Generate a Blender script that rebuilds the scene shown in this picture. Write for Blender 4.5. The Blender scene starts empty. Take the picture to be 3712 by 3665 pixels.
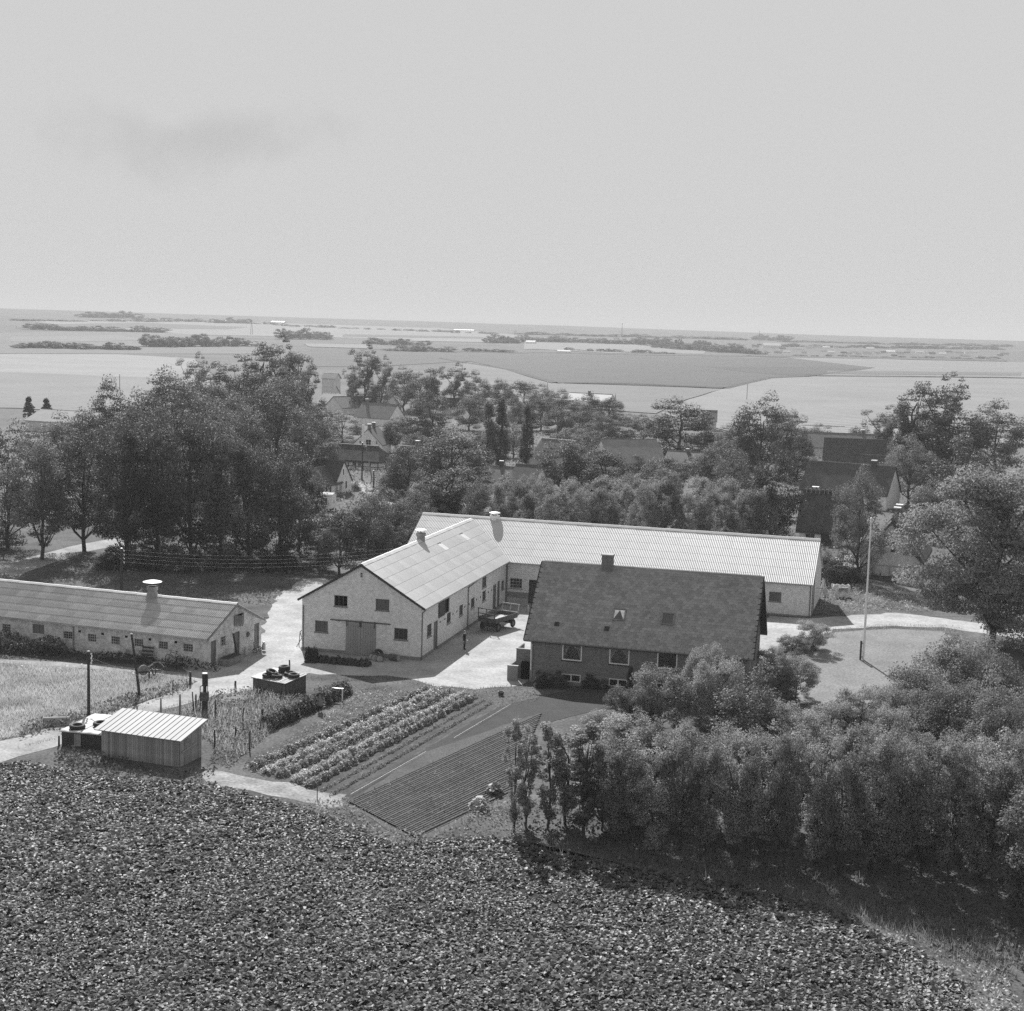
import bpy, bmesh, math, random
import numpy as np
from math import sin, cos, tan, atan2, radians, hypot, pi, sqrt, floor
from mathutils import Matrix, Vector

C = bpy.context.scene.collection
SC = bpy.context.scene
random.seed(7)

# ------------------------------------------------------------------ camera
CAM_H, FPX, PITCH, ROLL = 28.5, 5209.3, 0.1181, 0.0289       # focal length in pixels of a 3712 wide picture
cam_d = bpy.data.cameras.new('camera')
cam = bpy.data.objects.new('camera', cam_d); C.objects.link(cam)
cam_d.sensor_fit = 'HORIZONTAL'; cam_d.sensor_width = 36.0; cam_d.lens = 36.0 * FPX / 3712.0
cam_d.clip_start = 0.5; cam_d.clip_end = 20000.0
_F = Vector((0, cos(PITCH), -sin(PITCH))); _U0 = Vector((0, sin(PITCH), cos(PITCH))); _R0 = Vector((1, 0, 0))
_R = _R0 * cos(ROLL) + _U0 * sin(ROLL); _U = _U0 * cos(ROLL) - _R0 * sin(ROLL)
cam.matrix_world = Matrix(((_R.x, _U.x, -_F.x, 0), (_R.y, _U.y, -_F.y, 0), (_R.z, _U.z, -_F.z, CAM_H), (0, 0, 0, 1)))
SC.camera = cam

# ------------------------------------------------------------------ sky, sun, exposure
SUN_EL, SUN_AZ = 39.0, -12.0            # sun ahead of the camera and a little to the left (azimuth from +Y, clockwise)
world = bpy.data.worlds.new('World'); SC.world = world; world.use_nodes = True
wn, wl = world.node_tree.nodes, world.node_tree.links
wn.clear()
w_out = wn.new('ShaderNodeOutputWorld'); w_bg = wn.new('ShaderNodeBackground')
w_sky = wn.new('ShaderNodeTexSky'); w_sky.sky_type = 'NISHITA'; w_sky.sun_disc = False
w_sky.sun_elevation = radians(SUN_EL); w_sky.sun_rotation = radians(SUN_AZ)
w_sky.air_density = 1.0; w_sky.dust_density = 2.0; w_sky.ozone_density = 1.0
w_bw = wn.new('ShaderNodeRGBToBW'); wl.new(w_sky.outputs[0], w_bw.inputs[0])
w_min = wn.new('ShaderNodeMath'); w_min.operation = 'MINIMUM'; w_min.inputs[1].default_value = 2.74
wl.new(w_bw.outputs[0], w_min.inputs[0])
# one faint grey cloud bank low in the sky, its edge broken up by noise
w_tc = wn.new('ShaderNodeTexCoord'); w_map = wn.new('ShaderNodeMapping'); w_map.vector_type = 'POINT'
w_map.inputs['Location'].default_value = (2.6, 0.0, -4.43); w_map.inputs['Scale'].default_value = (12.0, 0.0, 36.0)
w_no = wn.new('ShaderNodeTexNoise'); w_no.inputs['Scale'].default_value = 14.0; w_no.inputs['Detail'].default_value = 5.0; w_no.inputs['Roughness'].default_value = 0.55
w_len = wn.new('ShaderNodeVectorMath'); w_len.operation = 'LENGTH'
wl.new(w_tc.outputs['Generated'], w_map.inputs[0]); wl.new(w_map.outputs[0], w_len.inputs[0]); wl.new(w_tc.outputs['Generated'], w_no.inputs['Vector'])
w_add = wn.new('ShaderNodeMath'); w_add.operation = 'MULTIPLY_ADD'; w_add.inputs[1].default_value = 2.4; wl.new(w_no.outputs[0], w_add.inputs[0]); wl.new(w_len.outputs['Value'], w_add.inputs[2])
w_rp = wn.new('ShaderNodeMapRange'); w_rp.interpolation_type = 'SMOOTHSTEP'
for _k, _v in ((1, 1.35), (2, 2.25), (3, 0.865), (4, 1.0)): w_rp.inputs[_k].default_value = _v
wl.new(w_add.outputs[0], w_rp.inputs[0])
w_mul = wn.new('ShaderNodeMath'); w_mul.operation = 'MULTIPLY'
wl.new(w_min.outputs[0], w_mul.inputs[0]); wl.new(w_rp.outputs[0], w_mul.inputs[1])
wl.new(w_mul.outputs[0], w_bg.inputs[0]); w_bg.inputs[1].default_value = 0.15
wl.new(w_bg.outputs[0], w_out.inputs[0])

sun_d = bpy.data.lights.new('sun', 'SUN'); sun = bpy.data.objects.new('sun', sun_d); C.objects.link(sun)
sun_d.energy = 5.0; sun_d.angle = radians(0.53); sun_d.color = (1.0, 1.0, 1.0)      # a black-and-white picture: no tint
_sd = Vector((sin(radians(SUN_AZ)) * cos(radians(SUN_EL)), cos(radians(SUN_AZ)) * cos(radians(SUN_EL)), sin(radians(SUN_EL))))
sun.rotation_euler = _sd.to_track_quat('Z', 'Y').to_euler(); sun.location = _sd * 300

SC.view_settings.view_transform = 'Standard'; SC.view_settings.look = 'None'
SC.view_settings.exposure = 0.60; SC.view_settings.gamma = 1.0; SC.view_settings.use_curve_mapping = False
SC.render.engine = 'CYCLES'
SC.cycles.max_bounces = 6; SC.cycles.diffuse_bounces = 3; SC.cycles.glossy_bounces = 2; SC.cycles.transmission_bounces = 3
SC.cycles.transparent_max_bounces = 4; SC.cycles.volume_bounces = 0
SC.cycles.use_denoising = False

# ------------------------------------------------------------------ materials
MATS = {}
def grey(v): return (v, v, v, 1.0)
def M(name, base, rough=0.85, spec=0.25, var=0.15, scale=3.0, fine=0.0, fscale=40.0, bump=0.0, obj=0.0, metal=0.0, stretch=(1, 1, 1), streak=0.0):
    """grey procedural material: broad blotches (var), fine grain, streaks down a wall, per-object tone, bump"""
    m = bpy.data.materials.new(name); m.use_nodes = True
    n, l = m.node_tree.nodes, m.node_tree.links
    b = n['Principled BSDF']
    b.inputs['Roughness'].default_value = rough; b.inputs['Specular IOR Level'].default_value = spec; b.inputs['Metallic'].default_value = metal
    tc = n.new('ShaderNodeTexCoord'); mp = n.new('ShaderNodeMapping'); mp.inputs['Scale'].default_value = stretch
    l.new(tc.outputs['Object'], mp.inputs[0])
    val = n.new('ShaderNodeValue'); val.outputs[0].default_value = base; cur = val.outputs[0]
    def mul(cur, src, amt, lo=0.3, hi=0.7):
        mr = n.new('ShaderNodeMapRange'); mr.inputs[1].default_value = lo; mr.inputs[2].default_value = hi
        mr.inputs[3].default_value = 1 - amt; mr.inputs[4].default_value = 1 + amt; mr.clamp = True
        l.new(src, mr.inputs[0]); mm = n.new('ShaderNodeMath'); mm.operation = 'MULTIPLY'
        l.new(cur, mm.inputs[0]); l.new(mr.outputs[0], mm.inputs[1]); return mm.outputs[0]
    hsrc = None
    if var:
        no = n.new('ShaderNodeTexNoise'); no.inputs['Scale'].default_value = scale; no.inputs['Detail'].default_value = 6; no.inputs['Roughness'].default_value = 0.62
        l.new(mp.outputs[0], no.inputs['Vector']); cur = mul(cur, no.outputs[0], var); hsrc = no.outputs[0]
    if fine:
        n2 = n.new('ShaderNodeTexNoise'); n2.inputs['Scale'].default_value = fscale; n2.inputs['Detail'].default_value = 3
        l.new(mp.outputs[0], n2.inputs['Vector']); cur = mul(cur, n2.outputs[0], fine); hsrc = n2.outputs[0]
    if streak:
        m2 = n.new('ShaderNodeMapping'); m2.inputs['Scale'].default_value = (5, 5, 0.25); l.new(tc.outputs['Object'], m2.inputs[0])
        n3 = n.new('ShaderNodeTexNoise'); n3.inputs['Scale'].default_value = 1.0; n3.inputs['Detail'].default_value = 4
        l.new(m2.outputs[0], n3.inputs['Vector']); cur = mul(cur, n3.outputs[0], streak)
    if obj:
        oi = n.new('ShaderNodeObjectInfo'); ge = n.new('ShaderNodeNewGeometry')
        ad = n.new('ShaderNodeMath'); ad.operation = 'ADD'; fr = n.new('ShaderNodeMath'); fr.operation = 'FRACT'
        l.new(oi.outputs['Random'], ad.inputs[0]); l.new(ge.outputs['Random Per Island'], ad.inputs[1]); l.new(ad.outputs[0], fr.inputs[0])
        cur = mul(cur, fr.outputs[0], obj, 0.0, 1.0)
    l.new(cur, b.inputs['Base Color'])
    if bump and hsrc is not None:
        bp = n.new('ShaderNodeBump'); bp.inputs['Strength'].default_value = bump; bp.inputs['Distance'].default_value = 0.05
        l.new(hsrc, bp.inputs['Height']); l.new(bp.outputs[0], b.inputs['Normal'])
    MATS[name] = m; return m

def brick_mat(name, brick, mortar, bw=0.24, bh=0.077, var=0.25, lime=None, blotch=0.12, rough=0.9):
    m = bpy.data.materials.new(name); m.use_nodes = True
    n, l = m.node_tree.nodes, m.node_tree.links; b = n['Principled BSDF']
    b.inputs['Roughness'].default_value = rough; b.inputs['Specular IOR Level'].default_value = 0.2
    tc = n.new('ShaderNodeTexCoord'); sx = n.new('ShaderNodeSeparateXYZ'); l.new(tc.outputs['Object'], sx.inputs[0])
    ad = n.new('ShaderNodeMath'); ad.operation = 'ADD'; l.new(sx.outputs[0], ad.inputs[0]); l.new(sx.outputs[1], ad.inputs[1])
    cx = n.new('ShaderNodeCombineXYZ'); l.new(ad.outputs[0], cx.inputs[0]); l.new(sx.outputs[2], cx.inputs[1])
    br = n.new('ShaderNodeTexBrick'); l.new(cx.outputs[0], br.inputs['Vector'])
    br.inputs['Scale'].default_value = 1.0; br.inputs['Brick Width'].default_value = bw; br.inputs['Row Height'].default_value = bh
    br.inputs['Mortar Size'].default_value = 0.012; br.inputs['Color1'].default_value = grey(brick * (1 + var)); br.inputs['Color2'].default_value = grey(brick * (1 - var))
    br.inputs['Mortar'].default_value = grey(mortar)
    cur = br.outputs['Color']
    no = n.new('ShaderNodeTexNoise'); no.inputs['Scale'].default_value = 0.9; no.inputs['Detail'].default_value = 7; no.inputs['Roughness'].default_value = 0.65
    l.new(tc.outputs['Object'], no.inputs['Vector'])
    if lime is not None:                               # worn limewash over the brick
        rp = n.new('ShaderNodeValToRGB'); rp.color_ramp.elements[0].position = 0.40; rp.color_ramp.elements[1].position = 0.60
        mx = n.new('ShaderNodeMix'); mx.data_type = 'RGBA'; l.new(no.outputs[0], rp.inputs[0])
        sc = n.new('ShaderNodeMath'); sc.operation = 'MULTIPLY'; sc.inputs[1].default_value = 0.55; l.new(rp.outputs[0], sc.inputs[0])
        l.new(sc.outputs[0], mx.inputs[0]); l.new(cur, mx.inputs[6]); mx.inputs[7].default_value = grey(lime); cur = mx.outputs[2]
    mr = n.new('ShaderNodeMapRange'); mr.inputs[1].default_value = 0.3; mr.inputs[2].default_value = 0.7; mr.inputs[3].default_value = 1 - blotch; mr.inputs[4].default_value = 1 + blotch
    n4 = n.new('ShaderNodeTexNoise'); n4.inputs['Scale'].default_value = 2.3; n4.inputs['Detail'].default_value = 8; l.new(tc.outputs['Object'], n4.inputs['Vector'])
    l.new(n4.outputs[0], mr.inputs[0])
    mm = n.new('ShaderNodeMix'); mm.data_type = 'RGBA'; mm.blend_type = 'MULTIPLY'; mm.inputs[0].default_value = 1.0
    l.new(cur, mm.inputs[6]); l.new(mr.outputs[0], mm.inputs[7]); l.new(mm.outputs[2], b.inputs['Base Color'])
    bp = n.new('ShaderNodeBump'); bp.inputs['Strength'].default_value = 0.35; bp.inputs['Distance'].default_value = 0.02
    l.new(br.outputs['Fac'], bp.inputs['Height']); bp.invert = True; l.new(bp.outputs[0], b.inputs['Normal'])
    MATS[name] = m; return m

def leaf_mat(name, base, trans=0.4, rough=0.62, spec=0.22, var=0.35, scale=1.2):
    m = bpy.data.materials.new(name); m.use_nodes = True
    n, l = m.node_tree.nodes, m.node_tree.links; b = n['Principled BSDF']
    b.inputs['Roughness'].default_value = rough; b.inputs['Specular IOR Level'].default_value = spec
    tc = n.new('ShaderNodeTexCoord'); no = n.new('ShaderNodeTexNoise'); no.inputs['Scale'].default_value = scale; no.inputs['Detail'].default_value = 4
    l.new(tc.outputs['Object'], no.inputs['Vector'])
    oi = n.new('ShaderNodeObjectInfo')
    mr = n.new('ShaderNodeMapRange'); mr.inputs[1].default_value = 0.3; mr.inputs[2].default_value = 0.7
    mr.inputs[3].default_value = base * (1 - var); mr.inputs[4].default_value = base * (1 + var); l.new(no.outputs[0], mr.inputs[0])
    m2 = n.new('ShaderNodeMapRange'); m2.inputs[3].default_value = 0.62; m2.inputs[4].default_value = 1.38; l.new(oi.outputs['Random'], m2.inputs[0])
    mu = n.new('ShaderNodeMath'); mu.operation = 'MULTIPLY'; l.new(mr.outputs[0], mu.inputs[0]); l.new(m2.outputs[0], mu.inputs[1])
    l.new(mu.outputs[0], b.inputs['Base Color'])
    tr = n.new('ShaderNodeBsdfTranslucent'); t2 = n.new('ShaderNodeMath'); t2.operation = 'MULTIPLY'; t2.inputs[1].default_value = 1.5
    l.new(mu.outputs[0], t2.inputs[0]); l.new(t2.outputs[0], tr.inputs[0])
    mx = n.new('ShaderNodeMixShader'); mx.inputs[0].default_value = trans
    l.new(b.outputs[0], mx.inputs[1]); l.new(tr.outputs[0], mx.inputs[2]); l.new(mx.outputs[0], n['Material Output'].inputs[0])
    MATS[name] = m; return m

def glass_mat(name, base=0.03, rough=0.08):
    return M(name, base, rough, 0.6, 0.0)

def field_mat(name, base, rowdir=0.0, spacing=3.0, rows=0.12, var=0.12, scale=0.02, fine=0.1, fscale=0.6):
    """farmland: broad tone drift, fine grain and drill or swath rows in one direction"""
    m = M(name, base, 0.9, 0.15, var, scale, fine, fscale)
    n, l = m.node_tree.nodes, m.node_tree.links; b = n['Principled BSDF']
    src = b.inputs['Base Color'].links[0].from_socket
    tc = n.new('ShaderNodeTexCoord'); mp = n.new('ShaderNodeMapping'); mp.inputs['Rotation'].default_value = (0, 0, rowdir)
    l.new(tc.outputs['Object'], mp.inputs[0])
    wv = n.new('ShaderNodeTexWave'); wv.inputs['Scale'].default_value = 0.314 / spacing * 1.0; wv.inputs['Distortion'].default_value = 1.2; wv.inputs['Detail'].default_value = 2; wv.inputs['Detail Scale'].default_value = 0.4
    l.new(mp.outputs[0], wv.inputs['Vector'])
    mr = n.new('ShaderNodeMapRange'); mr.inputs[3].default_value = 1 - rows; mr.inputs[4].default_value = 1 + rows; l.new(wv.outputs['Fac'], mr.inputs[0])
    mm = n.new('ShaderNodeMath'); mm.operation = 'MULTIPLY'; l.new(src, mm.inputs[0]); l.new(mr.outputs[0], mm.inputs[1]); l.new(mm.outputs[0], b.inputs['Base Color'])
    return m

# ------------------------------------------------------------------ terrain and measuring helpers
def ss(t): t = max(0.0, min(1.0, t)); return t * t * (3 - 2 * t)
def T(x, y):
    d = hypot(x, y)
    z = 1.15 * ss((x - 0.0) / 28.0) * ss((y - 114.0) / 24.0)
    if d > 350: z += (40 - 6 * ss((x / d + 0.1) / 0.4)) * min(1.25, ((d - 350) / 2700.0)) ** 1.6
    return z
def ray(px, py):
    x = px - 1856; y = py - 1832.5
    X = x * cos(ROLL) + y * sin(ROLL); Y = -x * sin(ROLL) + y * cos(ROLL)
    v = Vector((X, FPX * cos(PITCH) - Y * sin(PITCH), -FPX * sin(PITCH) - Y * cos(PITCH)))
    return v / hypot(v.x, v.y)
def G(px, py, up=0.0):
    """where the line of sight through a picture point meets the ground raised by `up`"""
    v = ray(px, py); a, b = 20.0, None; t = 20.0
    while t < 7000:
        if CAM_H + v.z * t < T(v.x * t, v.y * t) + up: b = t; break
        a = t; t *= 1.03
    if b is None: b = a = 6500.0
    for _ in range(30):
        m = (a + b) / 2
        if CAM_H + v.z * m < T(v.x * m, v.y * m) + up: b = m
        else: a = m
    return Vector((v.x * b, v.y * b, T(v.x * b, v.y * b)))
def proj(x, y, z):
    z -= CAM_H; d = y * cos(PITCH) - z * sin(PITCH); u = y * sin(PITCH) + z * cos(PITCH)
    X = FPX * x / d; Y = -FPX * u / d
    return 1856 + X * cos(ROLL) - Y * sin(ROLL), 1832.5 + X * sin(ROLL) + Y * cos(ROLL)
def height_to(g, py):
    """height of something standing on g whose top is seen at picture row py"""
    a, b = 0.0, 90.0
    for _ in range(40):
        m = (a + b) / 2
        if proj(g.x, g.y, g.z + m)[1] > py: a = m
        else: b = m
    return a
def ppm(g): return FPX / hypot(g.x, g.y)

# ------------------------------------------------------------------ object helpers
def tag(o, label=None, cat=None, group=None, kind=None):
    if label: o['label'] = label
    if cat: o['category'] = cat
    if group: o['group'] = group
    if kind: o['kind'] = kind
    return o
def thing(name, label, cat, loc=(0, 0, 0), rz=0.0, group=None, rot=None):
    o = bpy.data.objects.new(name, None); C.objects.link(o); o.empty_display_size = 0.3
    o.location = loc; o.rotation_euler = rot if rot else (0, 0, rz)
    return tag(o, label, cat, group)
def put(name, mesh, parent=None, loc=(0, 0, 0), rot=(0, 0, 0), scale=(1, 1, 1)):
    o = bpy.data.objects.new(name, mesh); C.objects.link(o); o.parent = parent
    o.location = loc; o.rotation_euler = rot; o.scale = scale
    return o
class MB:
    def __init__(s): s.v = []; s.f = []
    def add(s, vs, fs):
        k = len(s.v); s.v += [tuple(p) for p in vs]; s.f += [tuple(i + k for i in q) for q in fs]; return s
    def box(s, x0, x1, y0, y1, z0, z1):
        return s.add([(x0, y0, z0), (x1, y0, z0), (x1, y1, z0), (x0, y1, z0), (x0, y0, z1), (x1, y0, z1), (x1, y1, z1), (x0, y1, z1)],
                     [(0, 3, 2, 1), (4, 5, 6, 7), (0, 1, 5, 4), (1, 2, 6, 5), (2, 3, 7, 6), (3, 0, 4, 7)])
    def prism(s, poly, d):
        """polygon (3D points) pushed along vector d"""
        n = len(poly); p = [Vector(q) for q in poly]; d = Vector(d)
        return s.add(p + [q + d for q in p], [tuple(range(n - 1, -1, -1)), tuple(range(n, 2 * n))] + [(i, (i + 1) % n, n + (i + 1) % n, n + i) for i in range(n)])
    def tube(s, p0, p1, r0, r1=None, n=8, caps=True):
        r1 = r0 if r1 is None else r1; p0 = Vector(p0); p1 = Vector(p1); a = (p1 - p0)
        if a.length < 1e-6: return s
        a.normalize(); u = a.orthogonal().normalized(); w = a.cross(u)
        vs = [p0 + (u * cos(2 * pi * i / n) + w * sin(2 * pi * i / n)) * r0 for i in range(n)] + [p1 + (u * cos(2 * pi * i / n) + w * sin(2 * pi * i / n)) * r1 for i in range(n)]
        fs = [(i, (i + 1) % n, n + (i + 1) % n, n + i) for i in range(n)]
        if caps: fs += [tuple(range(n - 1, -1, -1)), tuple(range(n, 2 * n))]
        return s.add(vs, fs)
    def path(s, pts, r, n=6):
        for a, b in zip(pts, pts[1:]): s.tube(a, b, r if not callable(r) else r(a), None, n)
        return s
    def bar(s, p0, p1, w, h):
        """square bar from p0 to p1, w sideways, h upright"""
        p0 = Vector(p0); p1 = Vector(p1); a = (p1 - p0).normalized(); up = Vector((0, 0, 1)) if abs(a.z) < 0.95 else Vector((0, 1, 0))
        u = a.cross(up).normalized() * w / 2; t = u.cross(a).normalized() * h / 2
        vs = [p + i * u + j * t for p in (p0, p1) for i, j in ((-1, -1), (1, -1), (1, 1), (-1, 1))]
        return s.add(vs, [(3, 2, 1, 0), (4, 5, 6, 7), (0, 1, 5, 4), (1, 2, 6, 5), (2, 3, 7, 6), (3, 0, 4, 7)])
    def lathe(s, prof, n=16, c=(0, 0, 0)):
        k = len(prof); vs = [(c[0] + r * cos(2 * pi * i / n), c[1] + r * sin(2 * pi * i / n), c[2] + z) for r, z in prof for i in range(n)]
        return s.add(vs, [(j * n + i, j * n + (i + 1) % n, (j + 1) * n + (i + 1) % n, (j + 1) * n + i) for j in range(k - 1) for i in range(n)])
    def torus(s, R, r, n=20, m=8, squash=1.0, c=(0, 0, 0)):
        vs = [(c[0] + (R + r * cos(2 * pi * j / m)) * cos(2 * pi * i / n), c[1] + (R + r * cos(2 * pi * j / m)) * sin(2 * pi * i / n), c[2] + r * squash * sin(2 * pi * j / m)) for i in range(n) for j in range(m)]
        return s.add(vs, [(i * m + j, ((i + 1) % n) * m + j, ((i + 1) % n) * m + (j + 1) % m, i * m + (j + 1) % m) for i in range(n) for j in range(m)])
    def mesh(s, name, mat=None, smooth=False):
        me = bpy.data.meshes.new(name); me.from_pydata(s.v, [], s.f); me.update()
        if mat: me.materials.append(MATS[mat])
        if smooth: me.polygons.foreach_set('use_smooth', [True] * len(me.polygons))
        return me
    def build(s, name, mat, parent=None, loc=(0, 0, 0), rot=(0, 0, 0), smooth=False):
        return put(name, s.mesh(name, mat, smooth), parent, loc, rot)

def np_mesh(name, verts, quads, mat, smooth=False):
    me = bpy.data.meshes.new(name); nv, nf = len(verts), len(quads); k = quads.shape[1]
    me.vertices.add(nv); me.vertices.foreach_set('co', np.asarray(verts, np.float32).ravel())
    me.loops.add(nf * k); me.loops.foreach_set('vertex_index', np.asarray(quads, np.int32).ravel())
    me.polygons.add(nf); me.polygons.foreach_set('loop_start', np.arange(nf, dtype=np.int32) * k)
    me.update(calc_edges=True); me.materials.append(MATS[mat])
    if smooth: me.polygons.foreach_set('use_smooth', np.ones(nf, bool))
    return me
# ------------------------------------------------------------------ material list
M('shaded_beet_soil', 0.04, 0.95, 0.1, 0.3, 0.5, 0.35, 6.0, 0.6)  # darker than the garden soil: shade between beet leaves put into the colour
M('hutch_wood', 0.10, 0.8, 0.25, 0.3, 3.0, 0.2, 20, obj=0.2)
M('soil', 0.08, 0.95, 0.1, 0.3, 0.5, 0.35, 6.0, 0.6)
M('farmland', 0.13, 0.95, 0.1, 0.25, 0.02, 0.2, 0.5)
M('grass_ground', 0.10, 0.95, 0.1, 0.45, 0.25, 0.4, 5.0, 0.5)
M('lawn', 0.22, 0.95, 0.1, 0.15, 0.3, 0.3, 6.0, 0.4)
M('yard', 0.36, 0.95, 0.1, 0.26, 0.35, 0.2, 4.0, 0.5)
M('track', 0.30, 0.95, 0.1, 0.3, 0.4, 0.22, 5.0, 0.5, stretch=(1, 1, 1))
M('dry_earth', 0.26, 0.95, 0.1, 0.35, 0.6, 0.3, 5.0, 0.5)
M('tilled', 0.095, 0.95, 0.1, 0.2, 0.6, 0.35, 8.0, 0.5)
M('bare_bed', 0.06, 0.95, 0.1, 0.15, 0.5, 0.25, 8.0, 0.4)
brick_mat('pale_brick', 0.66, 0.80, var=0.16, blotch=0.12)
brick_mat('stable_brick', 0.58, 0.36, var=0.22, lime=0.80, blotch=0.22)
brick_mat('red_brick', 0.15, 0.28, var=0.28)
M('plinth', 0.24, 0.9, 0.2, 0.2, 0.9, 0.1, 14)
M('pale_plinth', 0.42, 0.9, 0.2, 0.2, 0.9, 0.1, 14)
M('limewash', 0.92, 0.9, 0.2, 0.10, 0.8, 0.05, 8, streak=0.06)
M('dull_limewash', 0.66, 0.9, 0.2, 0.18, 0.8, 0.08, 8, streak=0.1)
M('tar', 0.02, 0.7, 0.3, 0.2, 1.0)
M('white_sheet', 0.53, 0.6, 0.5, 0.09, 0.35, 0.0, 10, obj=0.05, metal=0.08, streak=0.05)
M('net_curtain', 0.34, 0.9, 0.1, 0.15, 6.0)
M('tin_sheet', 0.42, 0.7, 0.3, 0.06, 0.5, 0.0, 10, obj=0.05)
M('grey_sheet', 0.50, 0.58, 0.5, 0.12, 0.7, 0.06, 12, obj=0.07, metal=0.35)
M('old_sheet', 0.48, 0.60, 0.5, 0.26, 0.5, 0.14, 9, obj=0.12, metal=0.15)
M('ridge_cap', 0.62, 0.5, 0.4, 0.12, 1.0, obj=0.08)
M('white_cap', 0.82, 0.5, 0.4, 0.05, 1.0)
M('slate', 0.28, 0.62, 0.4, 0.14, 0.6, 0.12, 14, obj=0.2)
M('slate_under', 0.05, 0.8, 0.2, 0.1)
M('dark_wood', 0.045, 0.75, 0.3, 0.25, 3.0, 0.2, 20)
M('grey_wood', 0.30, 0.85, 0.2, 0.3, 2.0, 0.25, 16, obj=0.3, stretch=(3, 3, 0.6))
M('door_boards', 0.30, 0.7, 0.3, 0.1, 2.0, 0.06, 16, obj=0.06)
M('weathered_wood', 0.24, 0.85, 0.2, 0.3, 2.5, 0.25, 14, obj=0.2)
M('pale_wood', 0.42, 0.8, 0.2, 0.2, 2.5, 0.2, 14, obj=0.2)
M('white_paint', 0.80, 0.5, 0.4, 0.05, 2.0)
M('grey_paint', 0.16, 0.6, 0.4, 0.15, 2.0)
M('dark_paint', 0.06, 0.6, 0.4, 0.2, 2.0)
M('steel', 0.08, 0.5, 0.5, 0.3, 5.0)
M('zinc', 0.34, 0.45, 0.5, 0.2, 3.0)
M('milk_can', 0.5, 0.35, 0.5, 0.15, 5.0, metal=0.4)
M('rubber', 0.022, 0.75, 0.4, 0.3, 6.0, 0.2, 20)
M('concrete', 0.36, 0.9, 0.2, 0.2, 1.0, 0.12, 12)
M('vent_brick', 0.30, 0.9, 0.2, 0.18, 2.0, 0.1, 20)
M('thatch', 0.085, 0.95, 0.1, 0.35, 0.8, 0.3, 10, 0.5, streak=0.25)
M('thatch_ridge', 0.15, 0.95, 0.1, 0.3, 1.5, 0.3, 12, 0.5)
M('tile', 0.085, 0.75, 0.3, 0.22, 0.9, 0.2, 12, 0.3)
M('pale_tile', 0.16, 0.75, 0.3, 0.25, 0.9, 0.15, 12, 0.3)
M('dull_roof', 0.26, 0.8, 0.2, 0.15, 0.5, streak=0.1)
M('meadow_ground', 0.2, 0.95, 0.1, 0.3, 0.4, 0.3, 5.0, 0.4)
M('light_roof', 0.5, 0.6, 0.4, 0.1, 0.5, streak=0.1)
M('timber', 0.025, 0.8, 0.2, 0.2, 3.0)
M('rust', 0.10, 0.8, 0.3, 0.35, 4.0, 0.2, 18)
M('drum_end', 0.34, 0.6, 0.4, 0.4, 5.0)
M('canvas_white', 0.66, 0.7, 0.3, 0.12, 3.0)
M('curtain', 0.92, 0.9, 0.1, 0.12, 6.0, streak=0.2)
M('dark_curtain', 0.10, 0.9, 0.1, 0.2, 6.0, streak=0.5)
M('skin', 0.40, 0.6, 0.3, 0.05); M('dark_cloth', 0.018, 0.9, 0.1, 0.3, 8); M('mid_cloth', 0.07, 0.9, 0.1, 0.3, 14); M('apron', 0.22, 0.9, 0.1, 0.25, 14)
M('hair', 0.05, 0.6, 0.3, 0.2, 20); M('grey_hair', 0.25, 0.6, 0.3, 0.2, 20); M('shoe', 0.02, 0.6, 0.4, 0.1)
M('bark', 0.07, 0.95, 0.1, 0.35, 3.0, 0.3, 14, 0.6)
M('birch_bark', 0.34, 0.9, 0.1, 0.5, 3.0, 0.2, 14, 0.3)
M('stone', 0.30, 0.9, 0.2, 0.3, 2.0, 0.2, 10, obj=0.3)
M('paper', 0.75, 0.8, 0.2, 0.1, 4.0)
M('ceramic', 0.85, 0.2, 0.5, 0.0)
M('wire', 0.25, 0.5, 0.4, 0.0)
glass_mat('glass'); glass_mat('grey_glass', 0.10, 0.15)
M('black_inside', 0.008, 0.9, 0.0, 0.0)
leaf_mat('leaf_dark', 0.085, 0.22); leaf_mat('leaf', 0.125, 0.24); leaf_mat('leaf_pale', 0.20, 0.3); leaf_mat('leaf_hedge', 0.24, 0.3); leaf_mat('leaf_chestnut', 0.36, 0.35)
leaf_mat('leaf_weed', 0.17, 0.42); leaf_mat('leaf_garden', 0.28, 0.42, 0.5, 0.4); leaf_mat('leaf_beet', 0.19, 0.30, 0.5, 0.4, 0.35, 0.35); leaf_mat('leaf_grass', 0.36, 0.45, 0.7, 0.2, 0.3, 0.3)
leaf_mat('leaf_straw', 0.30, 0.35, 0.7, 0.2, 0.3, 0.6); leaf_mat('leaf_far', 0.13, 0.2, 0.8, 0.1); leaf_mat('leaf_fir', 0.04, 0.1)

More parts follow.
